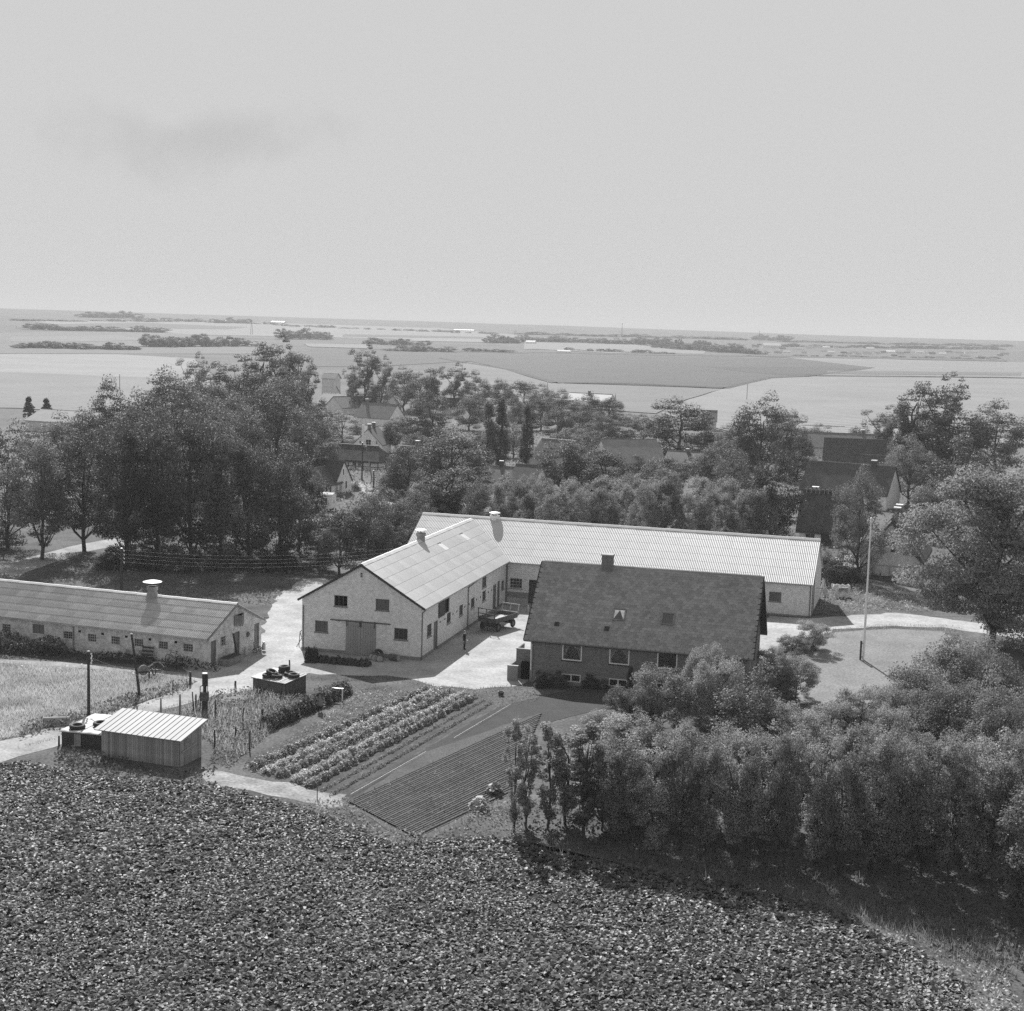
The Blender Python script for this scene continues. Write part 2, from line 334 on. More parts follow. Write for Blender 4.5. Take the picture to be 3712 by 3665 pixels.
# ------------------------------------------------------------------ ground sheets
def build_ground():
    rings = [0, 15, 30, 45, 58]; r = 58
    while r < 180: r += 3.0; rings.append(r)
    while r < 6500: r *= 1.06; rings.append(r)
    A = [radians(a) for a in np.concatenate([np.arange(-34, 34, 1.0), np.arange(34, 326, 8.0)])]
    na = len(A); v = []; f = []
    for r in rings:
        for a in A: x, y = r * sin(a), r * cos(a); v.append((x, y, T(x, y) - 0.06))
    for i in range(len(rings) - 1):
        for j in range(na):
            k = (j + 1) % na; f.append((i * na + j, (i + 1) * na + j, (i + 1) * na + k, i * na + k))
    b = MB(); b.v = v; b.f = f
    o = b.build('ground', 'farmland', smooth=True); tag(o, kind='structure')
build_ground()
def inside(poly, x, y):
    c = False; n = len(poly)
    for i in range(n):
        x1, y1 = poly[i][0], poly[i][1]; x2, y2 = poly[i - 1][0], poly[i - 1][1]
        if (y1 > y) != (y2 > y) and x < (x2 - x1) * (y - y1) / (y2 - y1) + x1: c = not c
    return c
def sheet(name, pts, mat, off, step=2.0, jit=0.25, seed=0, world=False, st=None):
    """piece of ground lying on the terrain; outline given by picture points where its corners lie"""
    rng = random.Random(seed); P = [Vector(q) if world else G(*q) for q in pts]; out = []
    for a, b in zip(P, P[1:] + P[:1]):
        a = a.to_2d(); b = b.to_2d(); n = max(1, int((b - a).length / step)); nrm = Vector((-(b - a).y, (b - a).x)).normalized() if (b - a).length > 0 else Vector((0, 0))
        for i in range(n):
            q = a.lerp(b, i / n) + nrm * rng.uniform(-jit, jit); out.append(q)
    bm = bmesh.new(); vs = [bm.verts.new((q.x, q.y, 0)) for q in out]; bm.faces.new(vs)
    bmesh.ops.triangulate(bm, faces=bm.faces[:], ngon_method='EAR_CLIP')
    xs = [q.x for q in out]; ys = [q.y for q in out]; big = max(max(xs) - min(xs), max(ys) - min(ys)); st = st or max(2.0, big / 45)
    for ax, lo, hi in ((0, min(xs), max(xs)), (1, min(ys), max(ys))):
        t = lo + st
        while t < hi:
            co = (t, 0, 0) if ax == 0 else (0, t, 0); no = (1, 0, 0) if ax == 0 else (0, 1, 0)
            bmesh.ops.bisect_plane(bm, geom=bm.verts[:] + bm.edges[:] + bm.faces[:], plane_co=co, plane_no=no, dist=1e-5); t += st
    for v in bm.verts: v.co.z = T(v.co.x, v.co.y) + off
    bmesh.ops.recalc_face_normals(bm, faces=bm.faces[:])
    me = bpy.data.meshes.new(name); bm.to_mesh(me); bm.free(); me.materials.append(MATS[mat])
    if sum(p.normal.z for p in me.polygons) < 0: me.flip_normals()
    o = put(name, me); tag(o, kind='structure'); return o, P

sheet('grass', [(-900, 2240), (3900, 2240), (4300, 3300), (2600, 3300), (1700, 3100), (500, 2900), (-1000, 2850)], 'grass_ground', 0.0, 6, 0, st=1.6)
sheet('grass', [(-300, 1900), (1080, 1900), (1120, 2239), (-900, 2239)], 'grass_ground', 0.0, 6, 0, st=1.6)
sheet('grass', [(2500, 1900), (3800, 1900), (3900, 2239), (2500, 2239)], 'grass_ground', 0.0, 6, 0, st=1.6)
sheet('farm_yard', [(709, 2473), (688, 2447), (650, 2420), (752, 2385), (935, 2335), (975, 2205), (1010, 2160), (1100, 2100), (1180, 2095), (1240, 2160), (1500, 2170), (1700, 2120), (1850, 2120), (1990, 2190), (1990, 2300), (1925, 2470),
                    (1860, 2490), (1720, 2500), (1570, 2486), (1480, 2460), (1400, 2452), (1250, 2450), (1120, 2440), (1085, 2455), (930, 2500), (860, 2510), (760, 2527), (700, 2500)], 'yard', 0.010, 1.0, 0.35, 1, st=1.6)
sheet('track', [(-500, 2800), (72, 2672), (259, 2618), (466, 2566), (595, 2525), (722, 2470), (765, 2524), (652, 2561), (518, 2590), (400, 2640), (200, 2710), (72, 2745), (-500, 2910)], 'track', 0.016, 1.5, 0.25, 2)
sheet('path', [(2700, 2345), (2790, 2232), (2935, 2243), (3090, 2231), (3247, 2221), (3420, 2243), (3800, 2290), (3800, 2330), (3420, 2275), (3235, 2268), (3027, 2283), (2870, 2335), (2740, 2400)], 'yard', 0.010, 1.0, 0.3, 3, st=1.6)
sheet('path', [(-300, 2375), (72, 2393), (400, 2412), (690, 2440), (690, 2456), (500, 2440), (72, 2408), (-300, 2395)], 'dry_earth', 0.008, 1.5, 0.2, 12)
sheet('road', [(-500, 2080), (72, 2030), (180, 2000), (330, 1965), (480, 1940), (480, 1975), (330, 1995), (180, 2045), (72, 2085), (-500, 2180)], 'track', 0.01, 2, 0.3, 13)
sheet('lawn', [(3027, 2291), (3235, 2278), (3420, 2290), (3480, 2340), (3400, 2560), (3230, 2548), (2880, 2552), (2890, 2450), (2950, 2370)], 'lawn', 0.013, 1.5, 0.15, 4, st=1.6)
sheet('vegetable_bed', [(2700, 2556), (3300, 2552), (3300, 2600), (2700, 2606)], 'tilled', 0.018, 1.5, 0.1, 5, st=1.6)
sheet('meadow', [(-200, 2412), (72, 2408), (400, 2430), (690, 2460), (705, 2475), (590, 2520), (460, 2562), (255, 2612), (72, 2665), (-200, 2735)], 'meadow_ground', 0.008, 1.5, 0.2, 14)
sheet('dry_ground', [(740, 2790), (870, 2812), (1060, 2838), (1130, 2868), (1250, 2880), (1240, 2920), (1180, 2930), (1050, 2895), (900, 2868), (740, 2835)], 'dry_earth', 0.012, 1.0, 0.3, 6)
sheet('garden_soil', [(880, 2760), (1215, 2590), (1430, 2500), (1760, 2515), (1800, 2560), (1240, 2890), (1110, 2865), (960, 2810)], 'soil', 0.006, 1.5, 0.2, 7)
sheet('bare_bed', [(1235, 2895), (1805, 2562), (1900, 2540), (2150, 2480), (2300, 2500), (2180, 2570), (1900, 2640), (1540, 2725), (1270, 2912)], 'bare_bed', 0.018, 1.5, 0.12, 8)
sheet('field_soil', [(-900, 2790), (72, 2765), (300, 2800), (600, 2835), (760, 2838), (900, 2880), (1090, 2925), (1250, 2985), (1420, 3055), (1700, 3030), (1850, 3035), (2000, 3085), (2300, 3140), (2700, 3200), (3100, 3320), (3400, 3560), (3500, 3900), (3500, 4300), (-1500, 4300), (-1500, 3300)], 'shaded_beet_soil', 0.009, 3, 0.0, 9)
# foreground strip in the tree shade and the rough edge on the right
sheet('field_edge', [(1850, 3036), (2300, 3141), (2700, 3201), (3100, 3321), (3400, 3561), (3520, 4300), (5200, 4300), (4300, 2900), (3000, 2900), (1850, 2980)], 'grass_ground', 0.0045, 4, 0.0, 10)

# far fields
FIELDS = [
 ('stubble_field', [(-500, 1290), (60, 1283), (420, 1284), (700, 1300), (760, 1345), (560, 1370), (60, 1350), (-500, 1350)], 0.215, 1.45, 9, 0.08),
 ('crop_field', [(-500, 1350), (60, 1350), (560, 1370), (760, 1345), (760, 1480), (300, 1495), (60, 1480), (-500, 1470)], 0.165, 1.5, 9, 0.10),
 ('crop_field', [(-300, 1216), (60, 1205), (600, 1200), (950, 1240), (1000, 1283), (420, 1283), (60, 1282), (-300, 1285)], 0.125, 1.5, 30, 0.10),
 ('stubble_field', [(100, 1165), (600, 1158), (1600, 1190), (1900, 1215), (1900, 1240), (1300, 1225), (700, 1213), (300, 1185)], 0.19, 1.5, 40, 0.06),
 ('crop_field', [(1130, 1262), (1300, 1268), (1500, 1272), (1980, 1285), (2300, 1290), (2900, 1300), (3200, 1330), (2950, 1362), (2780, 1370), (2620, 1408), (2020, 1388), (1850, 1340), (1700, 1310), (1350, 1330), (1130, 1330)], 0.075, 1.55, 25, 0.08),
 ('stubble_field', [(1700, 1312), (1850, 1342), (2018, 1391), (2622, 1411), (2480, 1450), (2380, 1500), (1900, 1478), (1500, 1400)], 0.15, 1.55, 14, 0.10),
 ('stubble_field', [(2624, 1411), (2782, 1373), (2952, 1366), (3650, 1372), (4100, 1390), (4100, 1620), (2760, 1600), (2400, 1500), (2500, 1450)], 0.20, 0.75, 5, 0.22),
 ('stubble_field', [(2800, 1290), (3300, 1305), (3650, 1312), (4200, 1330), (4200, 1372), (3650, 1370), (2960, 1360), (3170, 1334)], 0.19, 1.5, 30, 0.08),
 ('crop_field', [(2560, 1330), (2900, 1332), (3150, 1334), (2950, 1358), (2860, 1362), (2700, 1350)], 0.062, 1.5, 20, 0.10),
 ('stubble_field', [(1900, 1243), (2300, 1250), (2560, 1272), (2550, 1284), (2200, 1280), (1900, 1266)], 0.19, 1.5, 30, 0.06),
 ('stubble_field', [(40, 1222), (420, 1216), (560, 1232), (300, 1240), (40, 1240)], 0.15, 1.5, 40, 0.06),
 ('crop_field', [(60, 1178), (500, 1170), (900, 1186), (820, 1194), (300, 1186), (60, 1190)], 0.09, 1.5, 40, 0.06),
 ('stubble_field', [(1500, 1226), (1890, 1236), (1880, 1244), (1480, 1236)], 0.2, 1.5, 40, 0.06),
 ('crop_field', [(1250, 1212), (1750, 1222), (1760, 1228), (1240, 1220)], 0.09, 1.5, 40, 0.06),
 ('crop_field', [(2700, 1288), (3400, 1300), (3650, 1306), (3650, 1311), (3300, 1304), (2750, 1294)], 0.08, 1.5, 40, 0.06),
 ('crop_field', [(3000, 1345), (3700, 1352), (3700, 1362), (3000, 1357)], 0.12, 1.5, 40, 0.06),
 ('stubble_field', [(1100, 1246), (1330, 1250), (1330, 1264), (1120, 1258)], 0.18, 1.5, 30, 0.06),
]
for i, (nm, pts, base, rd, sp, rows) in enumerate(FIELDS):
    mt = field_mat('%s_%d' % (nm, i), base, rd, sp, rows)
    sheet(nm, pts, '%s_%d' % (nm, i), 0.10 + 0.02 * i, 40, 0.8, 20 + i)
# dark uncut headland along the crop edge: a raised band
def band(name, pts, w, mat, h):
    b = MB(); P = [G(*q) for q in pts]; Q = []
    for a, c in zip(P, P[1:]):
        n = max(1, int((c - a).length / 15))
        Q += [a.lerp(c, i / n) for i in range(n)]
    Q.append(P[-1])
    for a, c in zip(Q, Q[1:]):
        t = (c - a).to_2d().normalized(); s = Vector((-t.y, t.x)) * w / 2
        za, zc = T(a.x, a.y) + 0.3, T(c.x, c.y) + 0.3
        b.add([(a.x - s.x, a.y - s.y, za), (a.x, a.y, za + h), (a.x + s.x, a.y + s.y, za), (c.x - s.x, c.y - s.y, zc), (c.x, c.y, zc + h), (c.x + s.x, c.y + s.y, zc)], [(0, 1, 4, 3), (1, 2, 5, 4)])
    return tag(b.build(name, mat), kind='structure')
M('headland', 0.09, 0.95, 0.1, 0.3, 0.1)
band('field_margin', [(1600, 1300), (1850, 1341), (2018, 1390), (2300, 1394), (2623, 1409), (2700, 1390), (2782, 1372), (2900, 1366), (3080, 1346), (3160, 1334)], 6.0, 'headland', 0.5)
band('field_margin', [(2960, 1363), (3300, 1366), (3650, 1370), (4000, 1380)], 4.0, 'headland', 0.4)
band('field_margin', [(1300, 1266), (1900, 1281), (2300, 1287), (2700, 1292), (3000, 1297)], 8.0, 'headland', 0.4)
# ------------------------------------------------------------------ building helpers
m = bpy.data.materials.new('clear_glass'); m.use_nodes = True
_n, _l = m.node_tree.nodes, m.node_tree.links
_tr = _n.new('ShaderNodeBsdfTransparent'); _tr.inputs[0].default_value = grey(0.85); _gl = _n.new('ShaderNodeBsdfGlossy'); _gl.inputs['Roughness'].default_value = 0.03
_fr = _n.new('ShaderNodeFresnel'); _fr.inputs[0].default_value = 1.5; _mx = _n.new('ShaderNodeMixShader')
_l.new(_fr.outputs[0], _mx.inputs[0]); _l.new(_tr.outputs[0], _mx.inputs[1]); _l.new(_gl.outputs[0], _mx.inputs[2]); _l.new(_mx.outputs[0], _n['Material Output'].inputs[0])
MATS['clear_glass'] = m

def clip(poly, a, b, c):
    """keep the side a*u + b*z <= c of a (u, z) polygon"""
    out = []
    for i in range(len(poly)):
        p, q = poly[i - 1], poly[i]; dp = a * p[0] + b * p[1] - c; dq = a * q[0] + b * q[1] - c
        if (dp <= 0) != (dq <= 0):
            t = dp / (dp - dq); out.append((p[0] + t * (q[0] - p[0]), p[1] + t * (q[1] - p[1])))
        if dq <= 0: out.append(q)
    return out
class Shell:
    """walls of a gabled building in its own frame: ridge along x (0..L), depth along y (0..W)"""
    def __init__(s, root, L, W, hw, hr, t=0.28, base=-0.4):
        s.root, s.L, s.W, s.hw, s.hr, s.t, s.base = root, L, W, hw, hr, t, base; s.sl = (hr - hw) / (W / 2)
    def F(s, side):
        L, W = s.L, s.W
        return {'front': lambda u, z, d: (u, d, z), 'back': lambda u, z, d: (u, W - d, z), 'left': lambda u, z, d: (d, u, z), 'right': lambda u, z, d: (L - d, u, z)}[side]
    def wall(s, side, mat, ops=(), z0=None, z1=None, name='wall', proud=0.0):
        f = s.F(side); end = side in ('left', 'right'); u0, u1 = (s.t, s.W - s.t) if end else (0, s.L)
        if proud: u0, u1 = (u0 - s.t - proud, u1 + s.t + proud) if end else (-proud + 0.004, u1 + proud - 0.004)
        z0 = s.base if z0 is None else z0; top = (s.hr if end else s.hw) if z1 is None else z1
        us = sorted({u0, u1} | {o[0] for o in ops} | {o[1] for o in ops}); zs = sorted({z0, top} | {o[2] for o in ops} | {o[3] for o in ops})
        us = [u for u in us if u0 <= u <= u1]; zs = [z for z in zs if z0 <= z <= top]
        b = MB(); last = None
        for a, c in zip(us, us[1:]):
            for e, g in zip(zs, zs[1:]):
                mu, mz = (a + c) / 2, (e + g) / 2
                if any(o[0] < mu < o[1] and o[2] < mz < o[3] for o in ops):
                    if name == 'plinth' and b.v and any(o[0] < mu < o[1] and o[2] <= z0 and o[3] >= top for o in ops): b.build(name, mat, s.root); b = MB()
                    continue
                poly = [(a, e), (c, e), (c, g), (a, g)]
                if end and z1 is None:
                    poly = clip(poly, -s.sl, 1, s.hw); poly = clip(poly, s.sl, 1, s.hw + s.sl * s.W)
                if len(poly) < 3: continue
                o_ = [Vector(f(u, z, -proud)) for u, z in poly]; dd = Vector(f(0, 0, s.t)) - Vector(f(0, 0, -proud))
                b.prism(o_, dd)
        return b.build(name, mat, s.root)
    def rect(s, b, side, u0, u1, z0, z1, d0, d1):
        f = s.F(side); p = f(u0, z0, d0); q = f(u1, z1, d1)
        return b.box(min(p[0], q[0]), max(p[0], q[0]), min(p[1], q[1]), max(p[1], q[1]), min(p[2], q[2]), max(p[2], q[2]))
    def window(s, side, u0, u1, z0, z1, cols=1, rows=1, frame='white_paint', pane='glass', fw=0.06, mw=0.03, sill=None, depth=0.10, name='window'):
        b = MB(); d0, d1 = depth - 0.05, depth + 0.02
        s.rect(b, side, u0, u1, z0, z0 + fw, d0, d1); s.rect(b, side, u0, u1, z1 - fw, z1, d0, d1)
        s.rect(b, side, u0, u0 + fw, z0 + fw, z1 - fw, d0, d1); s.rect(b, side, u1 - fw, u1, z0 + fw, z1 - fw, d0, d1)
        for i in range(1, cols): u = u0 + (u1 - u0) * i / cols; s.rect(b, side, u - mw / 2, u + mw / 2, z0 + fw, z1 - fw, d0 + 0.015, d1 - 0.01)
        for i in range(1, rows): z = z0 + (z1 - z0) * i / rows; s.rect(b, side, u0 + fw, u1 - fw, z - mw / 2, z + mw / 2, d0 + 0.018, d1 - 0.012)
        w = b.build(name, frame, s.root)
        g = MB(); s.rect(g, side, u0 + fw * 0.5, u1 - fw * 0.5, z0 + fw * 0.5, z1 - fw * 0.5, depth + 0.025, depth + 0.032); g.build('pane', pane, w)
        if sill:
            q = MB(); s.rect(q, side, u0 - 0.06, u1 + 0.06, z0 - 0.09, z0 - 0.005, -0.05, 0.10); q.build('sill', sill, w)
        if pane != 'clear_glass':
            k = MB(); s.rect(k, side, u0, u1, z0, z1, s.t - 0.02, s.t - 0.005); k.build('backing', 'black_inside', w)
        return w
    def door(s, side, u0, u1, z0, z1, mat='grey_paint', planks=6, depth=0.10, transom=False, handle=True):
        b = MB(); zt = z1 - (0.42 if transom else 0.0); w = (u1 - u0) / planks
        for i in range(planks): s.rect(b, side, u0 + i * w + 0.006, u0 + (i + 1) * w - 0.006, z0, zt, depth, depth + 0.05)
        s.rect(b, side, u0, u1, z0 + 0.02, zt - 0.02, depth + 0.03, depth + 0.06)
        d = b.build('door', mat, s.root)
        fr = MB(); s.rect(fr, side, u0, u0 + 0.06, z0, z1, depth - 0.04, depth - 0.002); s.rect(fr, side, u1 - 0.06, u1, z0, z1, depth - 0.04, depth - 0.002); s.rect(fr, side, u0 + 0.06, u1 - 0.06, z1 - 0.06, z1, depth - 0.04, depth - 0.002)
        fr.build('door_frame', mat, d)
        if transom:
            q = MB(); s.rect(q, side, u0 + 0.06, u1 - 0.06, zt + 0.03, z1 - 0.07, depth + 0.01, depth + 0.02); q.build('pane', 'glass', d)
        if handle:
            h = MB(); s.rect(h, side, u1 - 0.18, u1 - 0.10, z0 + 1.0, z0 + 1.06, depth - 0.05, depth - 0.001); h.build('handle', 'steel', d)
        return d
    def deck(s, mat, oe, og, th=0.10, name='roof', half=None):
        L, W, sl = s.L, s.W, s.sl; ze = s.hw - sl * oe; b = MB(); c = 0.02
        prof = [(-oe, ze), (W / 2, s.hr), (W + oe, ze), (W + oe, ze - th * 1.2), (W / 2, s.hr - th * 1.2), (-oe, ze - th * 1.2)]
        v = [(-og, y, z + c) for y, z in prof] + [(L + og, y, z + c) for y, z in prof]; n = 6
        b.add(v, [(0, 1, 7, 6), (1, 2, 8, 7), (2, 3, 9, 8), (3, 4, 10, 9), (4, 5, 11, 10), (5, 0, 6, 11), (5, 4, 1, 0), (4, 3, 2, 1), (6, 7, 10, 11), (7, 8, 9, 10)])
        return b.build(name, mat, s.root)
    def slope(s, oe):
        """eave point, unit vector up the front slope, its length and angle"""
        ze = s.hw - s.sl * oe; a = math.atan(s.sl); ln = (s.W / 2 + oe) / cos(a); return ze, a, ln
def sheet_mesh(name, w, l, mat, waves=6, amp=0.026, seg=4):
    n = waves * seg; b = MB(); vs = []
    for j, y in enumerate((0, l)):
        for i in range(n + 1): vs.append((w * i / n, y, amp * cos(2 * pi * i / seg)))
    k = n + 1; th = 0.012
    fs = [(i, i + 1, k + i + 1, k + i) for i in range(n)]
    vs2 = [(x, y, z - th) for x, y, z in vs[:k]]
    b.add(vs + vs2, fs + [(i, 2 * k + i, 2 * k + i + 1, i + 1) for i in range(n)])
    return b.mesh(name, mat, False)
def sheets(shell, roof, oe, og, rows, mat, skip=None, lift=0.06, wid=1.09, amp=0.026, extra=None, waves=6, lap=0.012):
    ze, a, ln = shell.slope(oe); tot = shell.L + 2 * og; cols = round(tot / wid); w = tot / cols; l = ln / rows
    me = sheet_mesh('roof_sheet', w, l + 0.12, mat, waves, amp); tilt = lap / l
    rng = random.Random(3)
    for r in range(rows):
        for c in range(cols):
            if skip and skip(c, r, -og + c * w, r * l): continue
            t = r * l - 0.05; x = -og + c * w
            up = lift + 0.02
            y = -oe + t * cos(a) - sin(a) * up; z = ze + t * sin(a) + cos(a) * up
            mesh = me
            if extra and (c, r) in extra: mesh = extra[(c, r)](w, l)
            o = put('roof_sheet', mesh, roof, (x, y, z), (a - tilt, 0, rng.uniform(-0.002, 0.002)))
    # far slope: one continuous corrugated skin
    n = int(cols * waves * 2); b = MB(); vs = []
    for t in (0.0, ln):
        for i in range(n + 1):
            up = lift + amp * (1 if i % 2 else -1); vs.append((-og + tot * i / n, shell.W + oe - t * cos(a) + sin(a) * up, ze + t * sin(a) + cos(a) * up))
    b.add(vs, [(i, i + 1, n + 2 + i, n + 1 + i) for i in range(n)]); o = b.build('far_slope', mat, roof); o['kind'] = 'stuff'
def ridge_caps(shell, roof, og, mat, seg=1.2, w=0.32, lift=0.10, x0=None, x1=None):
    x0 = -og if x0 is None else x0; x1 = shell.L + og if x1 is None else x1
    n = max(1, round((x1 - x0) / seg)); s = (x1 - x0) / n; a = math.atan(shell.sl); y = w * cos(a); dz = w * sin(a)
    b = MB(); prof = [(-y, -dz), (-0.05, 0.02), (0.05, 0.02), (y, -dz)]; q = [(p[0], p[1] - 0.03) for p in prof]
    v = [(x, p[0], p[1]) for x in (0, s + 0.03) for p in prof + q]
    b.add(v, [(0, 1, 9, 8), (1, 2, 10, 9), (2, 3, 11, 10), (0, 4, 5, 1), (1, 5, 6, 2), (2, 6, 7, 3), (8, 9, 13, 12), (9, 10, 14, 13), (10, 11, 15, 14), (4, 0, 8, 12), (3, 7, 15, 11)])
    me = b.mesh('ridge_cap', mat)
    for i in range(n): put('ridge_cap', me, roof, (x0 + i * s, shell.W / 2, shell.hr + lift + 0.012 * (i % 2)))
def gutter(root, pts, r=0.06, name='gutter', mat='zinc'):
    return MB().path([Vector(p) for p in pts], r, 8).build(name, mat, root)
def ventilator(root, x, y, z, r, h, cap, mat, gap=0.28, flare=False):
    b = MB(); p = [(r * (1.5 if flare else 1.05), -0.5), (r * (1.25 if flare else 1.0), 0.15), (r, h * 0.45), (r, h - 0.35), (r * 1.22, h - 0.30), (r * 1.22, h), (r * 0.95, h), (r * 0.9, h - 0.5)]
    b.lathe(p, 20, (x, y, z)); o = b.build('ventilator', mat, root)
    k = MB(); k.lathe([(r * 0.93, h - 0.06), (0.001, h - 0.06)], 20, (x, y, z)); k.build('shaft', 'black_inside', o)
    c = MB(); c.lathe([(0.001, h + gap + 0.13), (cap * 0.6, h + gap + 0.09), (cap, h + gap), (cap * 0.98, h + gap - 0.03), (0.001, h + gap - 0.01)], 24, (x, y, z)); c.build('cap', 'white_cap', o)
    g = MB()
    for i in range(3):
        t = 2 * pi * i / 3 + 0.4; g.tube((x + r * cos(t), y + r * sin(t), z + h - 0.1), (x + r * cos(t), y + r * sin(t), z + h + gap), 0.025, None, 5)
    g.build('strut', 'steel', o); return o

# ------------------------------------------------------------------ gabled barn wing
AX, AY, AYAW, AW, AHW, AHR, AOE, AOG, AL = -7.62, 123.166, 0.2506, 11.146, 4.827, 8.124, 0.37, 0.16, 29.10
a_rz = pi / 2 - AYAW
barn = thing('barn', 'pale brick gabled barn wing with sliding door and smooth grey sheet roof', 'barn', (AX, AY, 0.0), a_rz)
SA = Shell(barn, AL + 5.6, AW, AHW, AHR)
g_ops = [(6.86, 8.11, 4.25, 5.23), (2.96, 4.23, 4.18, 5.19), (8.67, 9.89, 1.79, 2.82), (1.22, 2.46, 1.70, 2.73)]
SA.wall('left', 'pale_brick', g_ops, 0.30)
w = SA.wall('left', 'plinth', [(4.16, 6.93, -1, 3.0)], SA.base, 0.299, 'plinth', 0.035)
y_ops = [(1.77, 3.08, 1.66, 2.79), (7.70, 8.95, 1.76, 2.77), (11.70, 12.95, 1.74, 2.77), (15.70, 16.95, 1.80, 2.78), (19.80, 21.10, 1.74, 2.80), (27.2, 28.3, 1.72, 2.67)]
d_ops = [(3.70, 4.95, 0.0, 2.72), (23.86, 25.2, 0.1, 2.78), (25.56, 26.65, 0.1, 2.9)]
h_ops = [(6.73, 8.43, 2.84, 4.2), (19.6, 21.2, 3.16, 4.29)]
SA.wall('front', 'pale_brick', y_ops + d_ops + h_ops, 0.30)
SA.wall('front', 'plinth', d_ops, SA.base, 0.299, 'plinth', 0.035)
SA.wall('back', 'pale_brick')
# gable windows: an open one, boarded lights, a dark one
SA.window('left', *g_ops[0], 3, 1, 'grey_paint', 'black_inside', sill='grey_paint', name='window')
SA.window('left', *g_ops[1], 3, 1, 'grey_paint', 'grey_glass', sill='grey_paint')
SA.window('left', *g_ops[2], 3, 1, 'grey_paint', 'grey_glass', sill='grey_paint')
SA.window('left', *g_ops[3], 3, 1, 'grey_paint', 'glass', sill='grey_paint')
for o in y_ops: SA.window('front', *o, 3, 1, 'grey_paint', 'grey_glass', sill='plinth')
SA.window('front', *h_ops[1], 2, 1, 'grey_paint', 'grey_glass', sill='plinth')
SA.window('front', *h_ops[0], 2, 1, 'grey_paint', 'black_inside', name='loft_hatch')
b = MB(); b.box(4.95, 6.70, -0.10, -0.05, 2.86, 4.22)
for i in range(7): b.box(4.97 + i * 0.245, 5.19 + i * 0.245, -0.125, -0.1, 2.88, 4.2)
b.build('shutter', 'dark_paint', barn)
for o in d_ops: SA.door('front', *o, 'grey_paint', 8)
# sliding doors: two leaves of boards hanging on a rail
for k in range(2):
    y0 = 4.16 + k * 1.39; lf = MB().box(-0.075, -0.05, y0, y0 + 1.37, 0.02, 2.96).build('sliding_door', 'door_boards', barn)
    pm = MB().box(-0.025, 0, 0.008, 0.218, 0, 2.94).mesh('plank', 'door_boards')
    for i in range(6): put('plank', pm, lf, (-0.076, y0 + 0.02 + i * 0.226, 0.03))
b = MB(); b.tube((-0.10, 2.8, 3.02), (-0.10, 8.4, 3.02), 0.055, None, 8); b.build('door_rail', 'dark_paint', barn)
for y in (4.25, 5.5, 5.62, 6.85): MB().box(-0.16, -0.1, y - 0.04, y + 0.04, 2.55, 3.12).build('door_hanger', 'dark_paint', barn)
# plastered-up bays either side of the door
for y0, y1 in ((2.86, 4.12), (6.97, 8.30)):
    MB().box(-0.012, 0.0, y0, y1, 0.32, 2.88).build('plaster_panel', 'pale_brick', barn)
b = MB()
for i in range(3): b.box(-0.02, 0.05, 5.5, 5.67, 7.0 + i * 0.14, 7.09 + i * 0.14)
b.build('gable_vent', 'black_inside', barn)
for u in (5.6, 7.03, 9.6, 10.9, 13.5, 15.0, 17.6, 19.1, 22.0, 23.3):
    MB().box(u - 0.11, u + 0.11, -0.015, 0.05, 2.30, 2.48).build('wall_vent', 'black_inside', barn)
roofA = SA.deck('grey_sheet', AOE, AOG)
bl = -12.0
def a_extra(w, l): return sheet_mesh('roof_light', w, l * 0.85, 'white_cap', 6, 0.01)
sheets(SA, roofA, AOE, AOG, 6, 'grey_sheet', None, 0.05, 1.09, 0.010, {(17, 4): a_extra, (24, 4): a_extra})
ridge_caps(SA, roofA, AOG, 'ridge_cap', 1.2, 0.34, 0.10, None, AL + 5.2)
b = MB(); zt, ze = SA.hr, SA.hw - SA.sl * AOE
for sgn in (0, 1):
    y0, y1 = (-AOE, AW / 2) if sgn == 0 else (AW + AOE, AW / 2)
    b.bar((-AOG - 0.02, y0, ze - 0.04), (-AOG - 0.02, y1, zt - 0.04), 0.05, 0.2)
b.build('barge_board', 'dark_wood', barn)
gutter(barn, [(-AOG, -AOE - 0.05, ze - 0.03), (AL - 0.3, -AOE - 0.05, ze - 0.05)])
for u, ub in ((16.1, 14.45), (0.12, 0.12), (28.95, 28.95)):
    gutter(barn, [(u, -AOE - 0.05, ze - 0.08), (ub, -0.08, ze - 0.5), (ub, -0.08, 0.1), (ub, -0.3, 0.02)] if u != ub else [(u, -AOE - 0.05, ze - 0.08), (u, -0.08, ze - 0.4), (u, -0.08, 0.1)], 0.05, 'downpipe', 'grey_paint')
gutter(barn, [(-0.07, AW - 0.15, 4.1), (-0.07, AW - 0.15, 0.1)], 0.05, 'downpipe', 'grey_paint')
ventilator(barn, 16.6, AW / 2, AHR, 0.40, 0.72, 0.58, 'vent_brick', 0.30)

# ------------------------------------------------------------------ long barn
BYAW = AYAW + 0.0382; BL, BR, BW, BHW, BHR, BOE = 11.56, 32.013, 11.63, 3.605, 7.16, 0.36
_ix, _iy = AX + sin(AYAW) * AL, AY + cos(AYAW) * AL
_bo = (_ix - cos(BYAW) * BL, _iy + sin(BYAW) * BL, 1.131)
longbarn = thing('barn', 'long brick barn with bright white corrugated roof behind the farmhouse', 'barn', _bo, -BYAW)
SB = Shell(longbarn, BL + BR, BW, BHW, BHR, base=-1.6)
b_ops = [(BL + 0.43, BL + 1.78, 0.58, 1.66), (BL + 27.83, BL + 29.05, 1.37, 2.35)]; bd = [(BL + 2.53, BL + 3.46, -0.92, 1.63)]
SB.wall('front', 'pale_brick', b_ops + bd, 0.18)
SB.wall('front', 'plinth', bd, -1.6, 0.179, 'plinth', 0.03)
